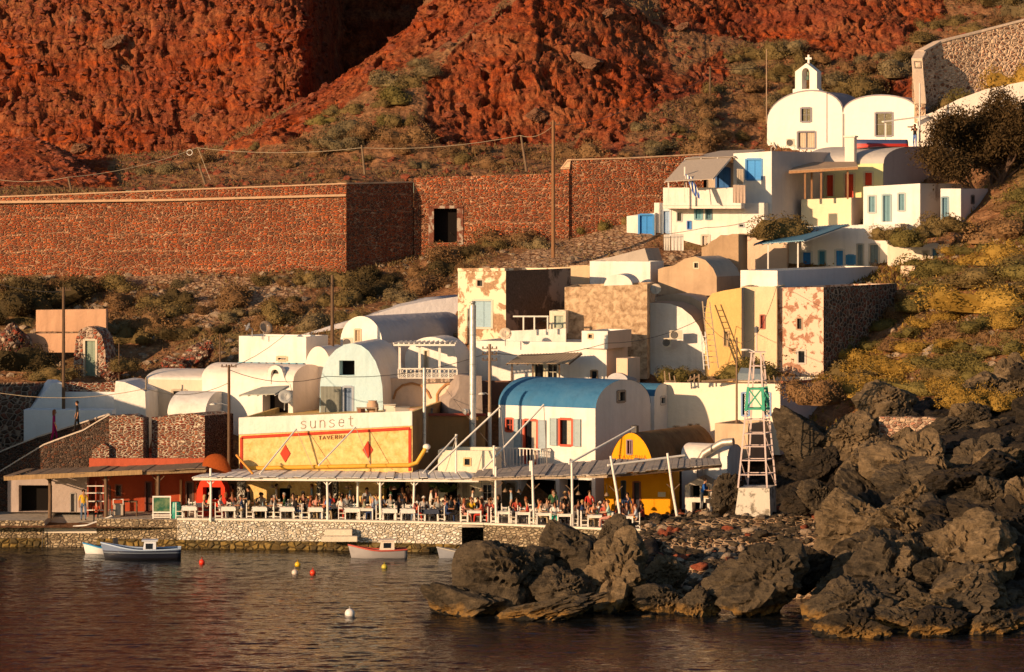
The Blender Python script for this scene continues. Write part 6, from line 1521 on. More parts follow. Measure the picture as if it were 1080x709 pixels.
# metal chimneys
def flue(px, rt, rb, Y, rad, label, cap=True):
    b = P(px, rb, Y); H_ = (rb - rt) * Y / FX; t = thing('vent_chimney', label, 'chimney', b); m = M(); m.tube([(0, 0, 0), (0, 0, H_)], rad, 14); m.build('pipe', metal((0.58, 0.57, 0.54), .45), t)
    for k in range(1, 5): m = M(); m.lathe([(rad + .003, -.03), (rad + .02, 0), (rad + .003, .03)], (0, 0, H_ * k / 5), 14); m.build('pipe_joint', metal((0.45, 0.44, 0.42), .5), t)
    if cap: m = M(); m.lathe([(rad * .5, .02), (rad * .5, .12), (rad * 1.05, .14), (0.01, .26)], (0, 0, H_), 12); m.build('rain_cap', metal((0.4, 0.39, 0.37), .5), t)
flue(498.5, 322, 478, 210.8, .2, 'tall fat metal vent chimney beside the insulator pole'); flue(447.5, 388, 476, 206.5, .10, 'thin metal vent chimney at the corner of the yellow taverna', False)
t = thing('ventilator', 'white mushroom ventilator at the end of the ochre pipe', 'ventilator', P(450, 477, 204.6)); m = M(); m.tube([(0, 0, 0), (0, 0, .22)], .08, 10); m.build('pipe', WP, t); m = M(); m.ball((0, 0, .3), .22, 14, sc=(1, 1, .8)); m.build('cowl', WP, t)
t = thing('flood_lamp', 'grey floodlight on a bracket at the foot of the vent chimney', 'lamp', P(492, 433, 210.6)); m = M(); m.lathe([(.06, -.1), (.12, .0), (.2, .18), (.18, .18), (0, .05)], (0, 0, 0), 12, axis=(-.7, -.5, -.4)); m.build('housing', GP, t); m = M(); m.bar((.1, .1, .05), (.35, .15, -.1), .04); m.build('bracket', GP, t)

# ------------------------------------------------------------------ dishes, air conditioners
def dish(px, py, Y, r, az, label, col=(0.5, 0.48, 0.45)):
    t = thing('satellite_dish', label, 'satellite dish', P(px, py, Y)); ax = Vector((math.sin(az), -math.cos(az), .45)).normalized(); m = M()
    m.lathe([(0.001, 0), (r * .5, .03 * r / .35), (r * .85, .1 * r / .35), (r, .15 * r / .35), (r, .17 * r / .35), (r * .5, .05 * r / .35), (.001, .02)], (0, 0, 0), 20, axis=ax); m.build('reflector', paint(col, .5, .4), t)
    m = M(); f = ax * r * 1.1; m.tube([Vector((0, 0, -r)) + ax * .05, f], .015, 5); m.ball(f, .05, 8); m.build('feed_arm', GP, t); m = M(); m.tube([-ax * .02, -ax * .2, -ax * .2 - Vector((0, 0, r + .25))], .03, 6); m.build('mount', GP, t)
dish(263, 345.5, 220, .26, -1.2, 'dark satellite dish turned sideways on the rooftop box', (0.2, 0.2, 0.21)); dish(279.5, 346.5, 220, .42, .5, 'round bronze satellite dish next to the dark one', (0.35, 0.25, 0.17))
dish(300.5, 419.5, 211.6, .42, .2, 'grey satellite dish hanging beside the white awning', (0.42, 0.43, 0.42)); dish(533, 353, 219.8, .38, 0, 'round beige satellite dish at the base of the peeling house', (0.6, 0.5, 0.38)); dish(691.5, 306, 224.8, .36, -.1, 'round beige satellite dish above the half vaulted house', (0.6, 0.5, 0.38))
dish(816, 154.5, 259, .3, 1.3, 'small pale dish in front of the chapel base', (0.7, 0.62, 0.5))
def aircon(px, py, Y, label, w=.8):
    t = thing('air_conditioner', label, 'air conditioner', P(px, py, Y)); m = M(); m.box(-w / 2, w / 2, 0, .3, 0, .55); m.build('casing', paint((0.66, 0.58, 0.45), .5, .4), t)
    m = M(); m.lathe([(.21, 0), (.23, .02), (.19, .025), (.17, .0)], (-w * .15, -.002, .27), 16, axis=(0, -1, 0)); m.lathe([(.165, .006), (.001, .006)], (-w * .15, -.002, .27), 16, axis=(0, -1, 0)); m.build('fan_grille', paint((0.12, 0.11, 0.1)), t)
aircon(713, 358, 224.2, 'air conditioner mounted highest on the half vaulted house'); aircon(704, 366, 224.5, 'narrow air conditioner just left of the highest one', .5); aircon(367, 366, 221.4, 'air conditioner beside the lavender barrel house window', .6); aircon(834, 154.5, 261.2, 'air conditioner standing against the chapel wall', .6)

# ------------------------------------------------------------------ light tower
TY = 198.0
t = thing('light_tower', 'white lattice navigation light tower with a faded green band', 'tower', P(797, 536, TY)); o_ = P(797, 536, TY)
m = M(); sx = TY / FX; zb = (536 - 513.5) * sx
hw = 19 * sx; m.hexa([(-hw - .25, -.9, -.6), (hw * .75, -.9, -.6), (hw * 1.25, 1.3, -.6), (-hw, 1.3, -.6), (-hw, -.8, zb), (hw * .7, -.8, zb), (hw * 1.2, 1.2, zb), (-hw * .8, 1.2, zb)])
m.build('base_block', peeled((0.66, 0.60, 0.5), (0.30, 0.26, 0.2), .4, .47, 1.5), t)
def L3(px, py, y): return Vector(((px - 797) * sx, y, (536 - py) * sx))
legs = [(L3(777.5, 513.5, -.7), L3(792.5, 372, -.12)), (L3(808, 513.5, -.7), L3(802, 372, -.12)), (L3(819.5, 513.5, 1.0), L3(805.5, 374, .35)), (L3(790, 513.5, 1.0), L3(796, 374, .35))]
def lp(i, py):
    a, b = legs[i]; z = (536 - py) * sx; k = (z - a.z) / (b.z - a.z); return a.lerp(b, k)
TP = paint((0.66, 0.52, 0.48), .6, .4); TG = paint((0.06, 0.38, 0.24), .6, .4)
for i, (a, b) in enumerate(legs):
    m = M(); m.bar(a, b, .085); m.build('leg', TP, t)
m = M()
for r_ in (386, 401.5, 442.5, 457, 470.5, 485, 500):
    for i, j in ((0, 1), (1, 2), (0, 3), (3, 2)): m.bar(lp(i, r_), lp(j, r_), .05)
m.build('rungs', TP, t)
m = M()
for (r0, r1) in ((372, 386), (386, 405), (433, 457), (457, 485), (485, 513)):
    for i, j in ((1, 2), (0, 3)): m.bar(lp(i, r0), lp(j, r1), .04)
m.build('bracing', TP, t)
m = M()
for r_ in (410, 431):
    for i, j in ((0, 1), (1, 2), (0, 3), (3, 2)): m.bar(lp(i, r_) + Vector((0, -.06, 0)), lp(j, r_) + Vector((0, -.06, 0)), .10)
for i, j in ((0, 1), (1, 2)): m.bar(lp(i, 409) + Vector((0, -.06, 0)), lp(j, 431) + Vector((0, -.06, 0)), .08); m.bar(lp(j, 409) + Vector((0, -.05, 0)), lp(i, 431) + Vector((0, -.05, 0)), .08)
for i in range(3): m.bar(lp(i, 408) + Vector((0, -.07, 0)), lp(i, 433) + Vector((0, -.07, 0)), .15)
m.build('green_band', TG, t)
m = M(); m.box(-.35, .55, -.2, .45, (536 - 372) * sx, (536 - 371) * sx); c = L3(798, 371, .1); m.tube([c, c + Vector((0, 0, 1.1))], .04, 6); m.build('platform', TP, t)
m = M(); m.lathe([(.1, 0), (.12, .05), (.12, .25), (.14, .28), (0.01, .36)], L3(798, 351, .1), 10); m.build('lantern', paint((0.12, 0.12, 0.13)), t)
m = M(); c = L3(796, 371, -.1); m.tube([c, c + Vector((-.3, 0, .12)), c + Vector((-.62, 0, .12))], .03, 6); m.ball(c + Vector((-.55, 0, .1)), .16, 10, sc=(1.6, .8, .45)); m.build('lamp_arm', WP, t)

# ------------------------------------------------------------------ awnings and porch roofs
def roof4(name, label, cat, corners, t_, mat, posts=(), pm=WP, ribs=0, wave=False):
    c = [P(*k) for k in corners]; o = c[0]; r_ = thing(name, label, cat, o); m = M(); th = Vector((0, 0, t_))
    if wave:
        n = 40; vs = []
        for (A, B) in ((c[0], c[1]), (c[3], c[2])): vs += [A.lerp(B, i / n) - o + Vector((0, 0, .035 * (i % 2))) for i in range(n + 1)]
        vs += [v - th for v in vs]; k = 2 * (n + 1)
        fs = [(i, i + 1, n + 2 + i, n + 1 + i) for i in range(n)] + [(k + i, k + n + 1 + i, k + n + 2 + i, k + i + 1) for i in range(n)] + [(i, k + i, k + i + 1, i + 1) for i in range(n)]
        m.add(vs, fs)
    else: m.hexa([q - o - th for q in c] + [q - o for q in c])
    m.build('sheeting', mat, r_)
    if posts:
        for (px, rt, rb, Y) in posts:
            a, b = P(px, rb, Y) - o, P(px, rt, Y) - o; m = M(); m.bar(a, b, .09); m.build('post', pm, r_)
    if ribs:
        m = M()
        for i in range(ribs + 1):
            A, B = c[0].lerp(c[1], i / ribs) - o, c[3].lerp(c[2], i / ribs) - o; m.bar(A - th - Vector((0, 0, .04)), B - th - Vector((0, 0, .04)), .05)
        m.build('rafters', pm, r_)
    return r_
roof4('porch_roof', 'blue corrugated metal porch roof tilted over the blue doors', 'porch roof', [(795, 257.5, 238.5), (848, 253.5, 236.5), (896, 236.5, 242.5), (836, 241, 245.3)], .06, paint((0.11, 0.26, 0.36), .45, .3), [(810, 256, 285, 238.2), (841.5, 255, 285, 237.4)], ribs=6, wave=True)
roof4('awning', 'brown corrugated awning over the doorway of the long white building', 'awning', [(534, 383.5, 216.2), (600, 383.2, 215.8), (614, 372, 218.5), (549, 374, 219.4)], .05, plaster((0.42, 0.31, 0.2), .5), [(540, 384, 406, 216.6), (562, 384, 406, 216.6), (590, 384, 406, 216.4)], DW, 6, True)
roof4('awning', 'flat grey green awning shading the dark doorway under the bell parapet', 'awning', [(252, 416.5, 212), (290, 415.5, 211.2), (305, 406.5, 213), (276, 408, 214.6)], .05, plaster((0.45, 0.45, 0.38), .4), ribs=4)
roof4('shade_cloth', 'large beige fabric shade sloping over the white balcony', 'shade cloth', [(701, 191.5, 242.6), (752, 188.5, 242.2), (772, 165, 248), (724, 166, 249)], .04, cloth((0.58, 0.48, 0.38)), [(705, 190, 214, 243.2), (722, 176, 214, 243.8)], WP, 4)
roof4('shade_cloth', 'flat upper fabric shade behind the sloping balcony shade', 'shade cloth', [(722, 167, 248.2), (774, 165, 247.6), (806, 157.5, 254), (760, 159, 256)], .04, cloth((0.5, 0.42, 0.34)), (), WP, 3)
# pergola of the yellow house
t = thing('pergola', 'brown wooden pergola on posts in front of the red shuttered doors', 'pergola', P(833, 183, 248)); o_ = P(833, 183, 248); m = M()
A, B, C_, D_ = P(832, 182, 247.6), P(905, 177.5, 246.6), P(903, 172.6, 250.2), P(846, 173, 252.6)
for k in range(3): m.bar(A.lerp(D_, k / 2) - o_, B.lerp(C_, k / 2) - o_, .12, .16)
m.build('beams', wood((0.40, 0.22, 0.11)), t); m = M(); zz_ = Vector((0, 0, .085)); th_ = Vector((0, 0, .05)); m.hexa([q - o_ + zz_ for q in (A, B, C_, D_)] + [q - o_ + zz_ + th_ for q in (A, B, C_, D_)]); m.build('roof_boards', plaster((0.42, 0.3, 0.2)), t)
for (px, Y) in ((849, 247.6), (856, 249), (866, 247.4), (894, 247.2)): m = M(); m.bar(P(px, 210, Y) - o_, P(px, 180, Y) - o_, .12); m.build('post', wood((0.34, 0.18, 0.09)), t)
# veranda pergola and lattice railing
t = thing('pergola', 'white slatted pergola over the lattice railed veranda', 'pergola', P(421, 399, 214.8)); o_ = P(421, 399, 214.8); m = M()
A, B, C_, D_ = P(415, 364, 214.2), P(480, 364, 214), P(482, 361.5, 219), P(424, 361.5, 219.4)
for k in range(3): m.bar(A.lerp(D_, k / 2) - o_, B.lerp(C_, k / 2) - o_, .1, .1)
for k in range(13): m.bar(A.lerp(B, k / 12) - o_ + Vector((0, 0, .1)), D_.lerp(C_, k / 12) - o_ + Vector((0, 0, .1)), .07, .08)
m.build('slats', WP, t)
for px in (421.5, 442.5, 463.5): m = M(); m.bar(P(px, 399.5, 214.6) - o_, P(px, 365, 214.6) - o_, .14); m.build('post', WP, t)
t = thing('lattice_railing', 'white lattice railing of crossed circles along the veranda edge', 'railing', P(420, 399.3, 214.5)); o_ = P(420, 399.3, 214.5); m = M(); L_ = (482 - 420) * 214.5 / FX
m.box(0, L_, -.04, .04, .56, .62); m.box(0, L_, -.04, .04, 0, .05)
for k in range(8): m.box(L_ * k / 7 - .03, L_ * k / 7 + .03, -.035, .035, .053, .557)
m.build('rail', WP, t); m = M()
for k in range(14):
    c = L_ * (k + .5) / 14
    for zc_ in (.18, .43): m.tube([(c + .115 * math.cos(a), 0, zc_ + .115 * math.sin(a)) for a in np.linspace(0, 6.2832, 11)], .016, 4)
    m.bar((c - .12, .002, .06), (c + .12, .002, .3), .02); m.bar((c + .12, -.002, .06), (c - .12, -.002, .3), .02)
m.build('lattice', WP, t)
# white frame fence by the peeling house
t = thing('fence', 'white rail fence frame on the terrace beside the green shed', 'fence', P(537, 350, 221.5)); o_ = P(537, 350, 221.5)
for px in (552, 563.5, 577.5): m = M(); m.bar(P(px, 350, 221.4) - o_, P(px, 334.6, 221.4) - o_, .09); m.build('post', WP, t)
m = M(); m.bar(P(541, 333.8, 221.4) - o_, P(578.5, 333.8, 221.4) - o_, .09); m.build('rail', WP, t)
# chapel canopy, chimney, ladders
t = thing('lean_to', 'thin white roof edge on a post beside the chapel window', 'lean-to', P(934, 157, 258.8)); o_ = P(934, 157, 258.8); m = M(); m.bar(P(931, 128.5, 258.6) - o_, P(978, 122.5, 260) - o_, .3, .1); m.build('roof_edge', WP, t); m = M(); m.bar(Vector((0, 0, 0)), P(934, 130, 258.8) - o_, .1); m.build('post', WP, t)
h = House('chimney', 'square pale chimney on the yellow house roof', 'chimney', 891, 901, 904, 172, 251.5, 20, d=.7); h.flat(W2, 145); m = M(); m.box(-.08, h.w + .08, -.08, h.d + .08, h.H + .003, h.H + .12); m.build('cap', W2, h.root)
def ladder(a, b, w, label, mat, n=10):
    A, B = P(*a), P(*b); t = thing('ladder', label, 'ladder', A); d = B - A
    for s_ in (-w / 2, w / 2): m = M(); m.bar((s_, 0, 0), d + Vector((s_ * .8, 0, 0)), .06); m.build('side_rail', mat, t)
    for k in range(1, n): m = M(); m.bar(d * (k / n) + Vector((-w / 2, -.01, 0)), d * (k / n) + Vector((w / 2, -.01, 0)), .04); m.build('rung', mat, t)
ladder((753, 388, 222), (744.5, 318, 223.6), .55, 'pale wooden ladder leaning between the ochre house and half vault', wood((0.55, 0.42, 0.28)), 12)
ladder((745, 390, 221.6), (741.5, 350, 222.6), .3, 'thin white ladder rail propped beside the wooden ladder', WP, 8)
# shelf rack, menu board, planter by the red taverna
t = thing('shelf_rack', 'rusty red shelf rack with white shelves beside the man in yellow', 'shelf', P(101, qrow(204.4), 204.4)); m = M()
for x in (-.45, 0, .42): m.box(x - .03, x + .03, 0, .06, 0, 2.0)
m.build('upright', paint((0.35, 0.06, 0.03)), t); m = M()
for z in (.35, .85, 1.32, 1.72): m.box(-.5, .47, -.06, .3, z, z + .05)
m.build('shelf_board', WP, t)
t = thing('menu_board', 'white framed display board with green menu pictures', 'menu board', P(170.5, qrow(202.9), 202.9)); m = M()
for x in (-.52, .46): m.box(x, x + .06, 0, .06, 0, 1.3)
m.box(-.459, .459, 0, .06, 1.22, 1.3); m.box(-.459, .459, 0, .06, .34, .42); m.box(-.459, .459, .0, .05, .08, .14); m.box(-.55, .55, -.02, .12, .2, .26); m.build('frame', WP, t)
n = NT('menu_pictures', .3, .5); n.col(n.mix(n.ramp(n.noise(2.5, 3, .6), [(.4, 0), (.6, 1)]), (0.02, 0.10, 0.055), (0.14, 0.2, 0.1))); m = M(); m.box(-.459, .459, .02, .05, .421, 1.219); m.build('panel', n.m, t)
t = thing('barrel', 'turquoise plastic barrel beside the menu board', 'barrel', P(185.5, qrow(203.2), 203.2)); m = M(); m.lathe([(0, 0), (.26, 0), (.3, .1), (.32, .45), (.3, .8), (.27, .92), (.27, .95), (0, .95)], (0, 0, 0), 16); m.build('drum', paint((0.03, 0.25, 0.2), .4), t); m = M(); m.lathe([(.325, -.02), (.34, 0), (.325, .02)], (0, 0, .3), 16); m.lathe([(.318, -.02), (.335, 0), (.318, .02)], (0, 0, .62), 16); m.build('hoop', paint((0.02, 0.18, 0.15)), t)
t = thing('potted_plant', 'bushy green plant in a pot next to the turquoise barrel', 'plant', P(194, qrow(203.4), 203.4)); m = M(); m.lathe([(0, 0), (.16, 0), (.22, .4), (.24, .42), (0, .38)], (0, 0, 0), 12); m.build('pot', plaster((0.4, 0.15, 0.08)), t); o = bpy.data.objects.new('foliage', BSH[2]); link(o, t); o.location = (0, 0, .45); o.scale = (.35, .35, .55); o.material_slots[0].link = 'OBJECT'; o.material_slots[0].material = leafm((0.03, 0.08, 0.015), (0.06, 0.13, 0.03))
t = thing('service_table', 'dark wooden service table outside the terracotta taverna', 'table', P(137.5, qrow(204.6), 204.6)); m = M(); m.box(-.4, .4, -.25, .25, .82, .88); m.build('tabletop', DW, t)
for sx_ in (-1, 1):
    for sy_ in (-1, 1): m = M(); m.box(sx_ * .36 - .03, sx_ * .36 + .03, sy_ * .2 - .03, sy_ * .2 + .03, 0, .82); m.build('leg', DW, t)
t = thing('cart', 'small pale display cart beside the dark service table', 'cart', P(125, qrow(204.2), 204.2)); m = M(); m.box(-.28, .28, -.2, .2, .12, .7); m.box(-.32, .32, -.24, .24, .703, .76); m.build('cabinet', paint((0.4, 0.33, 0.26)), t); m = M(); m.box(-.3, -.26, -.22, -.18, .763, 1.0); m.box(.26, .3, -.22, -.18, .763, 1.0); m.box(-.3, .3, -.22, -.18, 1.003, 1.04); m.build('handle', WP, t)
t = thing('stool', 'low grey stool beside the small display cart', 'stool', P(117.8, qrow(203.8), 203.8)); m = M(); m.lathe([(0, .42), (.17, .42), (.17, .46), (0, .46)], (0, 0, 0), 12); m.build('seat', paint((0.4, 0.36, 0.3)), t)
for a in (.8, 2.3, 3.9, 5.5): m = M(); m.bar((.15 * math.cos(a), .15 * math.sin(a), 0), (.11 * math.cos(a), .11 * math.sin(a), .42), .03); m.build('leg', GP, t)
m = M(); m.tube([P(92, 554, 202.9) - P(92, 554, 202.9), P(118, 544.5, 203.4) - P(92, 554, 202.9)], .05, 6); m.tube([Vector((-.8, 0, -.08)), Vector((0, 0, 0))], .05, 6); o = m.build('gangplank', WP); o.location = P(92, 554, 202.9); tag(o, 'thin white plank lying across the slipway steps', 'plank')
# rooftop clutter
t = thing('clay_pot', 'large round clay pot on the taverna roof terrace', 'pot', P(393, 437, 211.5)); m = M(); m.lathe([(0, 0), (.22, 0), (.36, .3), (.34, .6), (.24, .74), (.28, .8), (.2, .8), (0, .6)], (0, 0, 0), 16); m.build('vessel', plaster((0.5, 0.33, 0.22)), t); m = M(); m.lathe([(.37, -.02), (.39, 0), (.37, .02)], (0, 0, .32), 16); m.build('rope_band', plaster((0.3, 0.2, 0.12)), t)
for k, (px, w_, hh, c_, lab) in enumerate([(411, .7, .55, (0.66, 0.6, 0.5), 'white crate beside the clay pot on the roof terrace'), (424, .9, .4, (0.3, 0.28, 0.26), 'grey covered box under the first terrace arch'), (436, .7, .32, (0.55, 0.36, 0.26), 'pinkish sack pile at the roof edge'), (381, .5, .35, (0.3, 0.12, 0.07), 'red brick stack left of the clay pot'), (452, .5, .3, (0.2, 0.17, 0.15), 'dark bundle between the two terrace arches')]):
    t = thing('crate', lab, 'crate', P(px, 437, 211.4)); m = M(); m.hexa([(-w_/2, -.25, 0), (w_/2, -.25, 0), (w_/2, .25, 0), (-w_/2, .25, 0), (-w_/2.2, -.22, hh), (w_/2.1, -.24, hh * .92), (w_/2.3, .2, hh * .95), (-w_/2.2, .2, hh)]); m.build('crate_body', paint(c_), t); m = M(); m.box(-w_/1.9, w_/1.9, -.28, .28, hh * .99 + .01, hh * .99 + .05); m.build('lid', paint(dim(c_, .8)), t)
t = thing('bench', 'pale low bench frame in front of the clay pot', 'bench', P(384, 437, 210.8)); m = M(); m.box(-.45, .75, -.15, .15, .34, .4); m.build('seat', LW, t)
for x in (-.4, .7): m = M(); m.box(x - .03, x + .03, -.14, .14, 0, .34); m.build('leg', LW, t)
rr = random.Random(8)
for k, (px, Y, lab) in enumerate([(707, 214.6, 'short timber offcut at the left end of the cream roof'), (732, 214.5, 'tilted plank on the cream roof'), (756, 214.4, 'long beam lying on the cream roof'), (812, 214.2, 'upright timber cluster at the cream roof corner'), (762, 214.8, 'second beam crossing the long one on the cream roof')]):
    t = thing('timber', lab, 'timber', P(px, 403.5, Y)); m = M(); L_ = [.5, .8, 1.8, .5, 1.5][k]; m.bar((-L_ / 2, 0, .08), (L_ / 2, .2, .08 + [.0, .35, .05, .0, .1][k]), .1); m.build('beam', wood((0.3, 0.2, 0.12)), t)
    if k in (0, 1, 3): m = M(); [m.bar((x, .1, 0), (x + rr.uniform(-.1, .1), .1, rr.uniform(.3, .7)), .07) for x in (-.3, 0, .3)]; m.build('upright', wood((0.36, 0.25, 0.16)), t)
t = thing('tarpaulin', 'blue grey tarpaulin draped over boards on the cream roof', 'tarpaulin', P(789, 402, 215.5)); m = M(); m.hexa([(-.8, -.5, .1), (.9, -.5, .05), (1.0, .6, .1), (-.7, .6, .1), (-.6, -.4, .5), (.8, -.3, .42), (.9, .4, .7), (-.4, .4, .78)]); m.build('sheet', cloth((0.25, 0.3, 0.33)), t); m = M(); m.box(-.9, 1.05, -.5, .7, 0, .09); m.build('boards', LW, t)
# washing, flag, boat on the terrace
def hung(px0, px1, r0, r1, Y, col, label, name='hung_cloth', cat='cloth', bottom=0.0):
    A, B = P(px0, r0, Y), P(px1, r0 + .5, Y); H_ = (r1 - r0) * Y / FX; n, k = 14, 6; m = M(); vs = []
    for j in range(k + 1):
        for i in range(n + 1):
            p = A.lerp(B, i / n) - A; vs.append(p + Vector((0, .05 * math.sin(i * 1.7) * j / k, -H_ * j / k * (1 + bottom * math.sin(i * .5)))))
    m.add(vs, [(j * (n + 1) + i, j * (n + 1) + i + 1, (j + 1) * (n + 1) + i + 1, (j + 1) * (n + 1) + i) for j in range(k) for i in range(n)], 0, True)
    o = m.build(name, cloth(col)); o.location = A; return tag(o, label, cat)
hung(700, 706.5, 247, 264, 242.6, (0.62, 0.58, 0.52), 'narrow white sheet hanging left of the wide one'); hung(707.5, 721, 246.5, 264, 242.5, (0.64, 0.6, 0.55), 'wide white sheet hanging below the light blue door')
hung(777, 784, 178, 194, 245.2, (0.45, 0.38, 0.3), 'beige towel hanging beside the dark blue balcony door'); hung(773, 786, 195, 214, 241.8, (0.50, 0.38, 0.30), 'tan cloth hanging over the balcony corner')
t = thing('flag', 'blue and white striped flag on a slanted staff at the balcony', 'flag', P(726, 198, 242.8)); m = M(); m.bar((0, 0, -.7), (-.25, -.05, 1.0), .035); m.build('staff', WP, t)
n = NT('striped_flag', .9, .1); sx_ = n.t.nodes.new('ShaderNodeSeparateXYZ'); n.L(n.co, sx_.inputs[0]); wv = n.math('FRACT', n.math('MULTIPLY', sx_.outputs[0], 4.6)); n.col(n.mix(n.ramp(wv, [(0.0, 0), (.5, 1)], 'CONSTANT'), (0.05, 0.12, 0.42), (0.7, 0.68, 0.62)))
vs = []; m = M(); nn, kk = 10, 8
for j in range(kk + 1):
    for i in range(nn + 1): vs.append((-.22 + .62 * i / nn * .9 + j * .07, -.06 + .06 * math.sin(i * 1.4 + j * .5), .95 - 1.45 * j / kk - .35 * i / nn))
m.add(vs, [(j * (nn + 1) + i, j * (nn + 1) + i + 1, (j + 1) * (nn + 1) + i + 1, (j + 1) * (nn + 1) + i) for j in range(kk) for i in range(nn)], 0, True); m.build('cloth', n.m, t)

# ------------------------------------------------------------------ boats
def boat(px, rw, Y, L_, beam, rz, hull, trim, label, cabin=None, sheer=.55, inside=(0.5, 0.5, 0.5), flip=False, motor=False, wl=None):
    z0 = 0 if not flip else 0
    b = P(px, rw, Y); t = thing('boat', label, 'boat', (b.x, b.y, 0 if not flip else b.z), rz); ns, nk = 15, 9
    def ring(s, w_in=0.0, top=None):
        u = s * 2 - 1; wdt = beam / 2 * (1 - max(0, -u) ** 2.6) * (1 - .25 * max(0, u) ** 2) - w_in; wdt = max(wdt, .01); sh = sheer * (.72 + .5 * max(0, -u) ** 2 + .08 * max(0, u) ** 2)
        x = u * L_ / 2 - (.18 * max(0, -u) ** 3); out = []
        for k in range(nk):
            a = math.pi * k / (nk - 1); yy = wdt * -math.cos(a); zz = sh - (sh + .22) * math.sin(a) ** .7; out.append(Vector((x - .25 * max(0, -u) ** 4 * (zz + .2), yy, zz)))
        return out
    m = M(); vs = [p for i in range(ns) for p in ring(i / (ns - 1))]; fs = [(i * nk + k, i * nk + k + 1, (i + 1) * nk + k + 1, (i + 1) * nk + k) for i in range(ns - 1) for k in range(nk - 1)]
    fs.append(tuple((ns - 1) * nk + k for k in range(nk))); m.add(vs, fs, 0, True)
    if flip: m.v = [(x, y,   .5 - z) for x, y, z in m.v]
    m.build('hull', hull, t)
    m = M(); vs = [p - Vector((0, 0, .28)) * (1 if k in (0, nk - 1) else 0) for i in range(ns) for k, p in enumerate(ring(i / (ns - 1), .05)) if k in (0, nk - 1)]
    if not flip:
        m.add(vs, [(2 * i, 2 * i + 1, 2 * i + 3, 2 * i + 2) for i in range(ns - 1)]); m.build('deck', paint(inside, .6), t)
    m = M()
    for sgn in (0, nk - 1):
        q = [ring(i / (ns - 1))[sgn] for i in range(ns)]
        if flip: q = [Vector((v.x, v.y, .5 - v.z)) for v in q]
        m.tube(q, .045, 5)
    m.build('gunwale', trim, t)
    if cabin:
        cx_, cl, cw, ch, cm = cabin; m = M(); z = .25; m.hexa([(cx_, -cw/2, z), (cx_ + cl, -cw/2, z), (cx_ + cl, cw/2, z), (cx_, cw/2, z), (cx_ + .12, -cw/2.3, z + ch), (cx_ + cl, -cw/2.2, z + ch), (cx_ + cl, cw/2.2, z + ch), (cx_ + .12, cw/2.3, z + ch)]); c_ = m.build('cabin', cm, t)
        m = M(); m.box(cx_ - .02, cx_ + cl + .1, -cw/2 - .04, cw/2 + .04, z + ch + .003, z + ch + .06); m.build('cabin_roof', cm, c_); m = M(); m.box(cx_ + cl * .25, cx_ + cl * .75, -cw/2.15 - .03, -cw/2.3, z + ch * .45, z + ch * .85); m.build('window', glass_dark(), c_)
    if motor:
        m = M(); m.box(L_/2, L_/2 + .25, -.15, .15, .45, .85); m.box(L_/2 + .08, L_/2 + .18, -.05, .05, -.3, .45); m.build('outboard_motor', paint((0.03, 0.03, 0.035)), t)
    return t
n = NT('boat_hull_paint', .35, .5); sx_ = n.t.nodes.new('ShaderNodeSeparateXYZ'); n.L(n.co, sx_.inputs[0]); n.col(n.ramp(n.math('ADD', sx_.outputs[2], 0.0), [(0.0, (0.01, 0.01, 0.014)), (.12, (0.012, 0.014, 0.025)), (.36, (0.12, 0.15, 0.2)), (.42, (0.02, 0.025, 0.05)), (.5, (0.12, 0.17, 0.28))], 'CONSTANT')); HB = n.m
boat(153, 590, 196.5, 3.9, 1.5, R(4), HB, paint((0.35, 0.45, 0.6), .4), 'largest motorboat with dark blue hull and small white cabin', cabin=(-.15, .75, .9, .75, paint((0.62, 0.66, 0.72), .4)), sheer=.75, inside=(0.3, 0.38, 0.5))
boat(107, 588, 199.5, 1.3, .8, R(15), paint((0.72, 0.72, 0.7), .4), paint((0.05, 0.3, 0.55)), 'tiny white dinghy with a blue stripe and dark outboard', sheer=.5, motor=True)
boat(402, 595, 197.2, 2.8, 1.15, R(6), paint((0.3, 0.28, 0.28), .4), paint((0.5, 0.08, 0.05)), 'white fishing boat, hull painted in grey shade, peach cabin and red trimmed bow', cabin=(-.1, .8, .75, .7, paint((0.72, 0.6, 0.5), .4)), sheer=.6, inside=(0.3, 0.3, 0.32))  # hull grey paints the shade lying on a white side
boat(493, 596, 197.0, 2.6, 1.1, R(3), paint((0.2, 0.21, 0.24), .4), paint((0.35, 0.32, 0.28)), 'low grey rowing boat moored at the dark culvert', sheer=.5, inside=(0.16, 0.17, 0.2), motor=True)
n = NT('upturned_hull_paint', .4, .4); sx_ = n.t.nodes.new('ShaderNodeSeparateXYZ'); n.L(n.co, sx_.inputs[0]); n.col(n.ramp(sx_.outputs[2], [(0.0, (0.45, 0.03, 0.02)), (.42, (0.05, 0.07, 0.16))], 'CONSTANT'))
boat(931, 158, 254.5, 3.5, 1.2, R(6), n.m, paint((0.5, 0.05, 0.03)), 'upturned red and navy boat resting on the roof terrace', flip=True, sheer=.34)
def buoy(px, row, col, r, label):
    Y = yz(0.05, row); t = thing('buoy', label, 'buoy', (P(px, row, Y).x, Y, 0)); m = M(); m.ball((0, 0, r * .45), r, 16); m.build('float', paint(col, .35, .1), t); m = M(); m.lathe([(.03, 0), (.03, .08), (.05, .1), (0, .11)], (0, 0, r * 1.42), 8); m.build('eye', paint(dim(col, .4)), t)
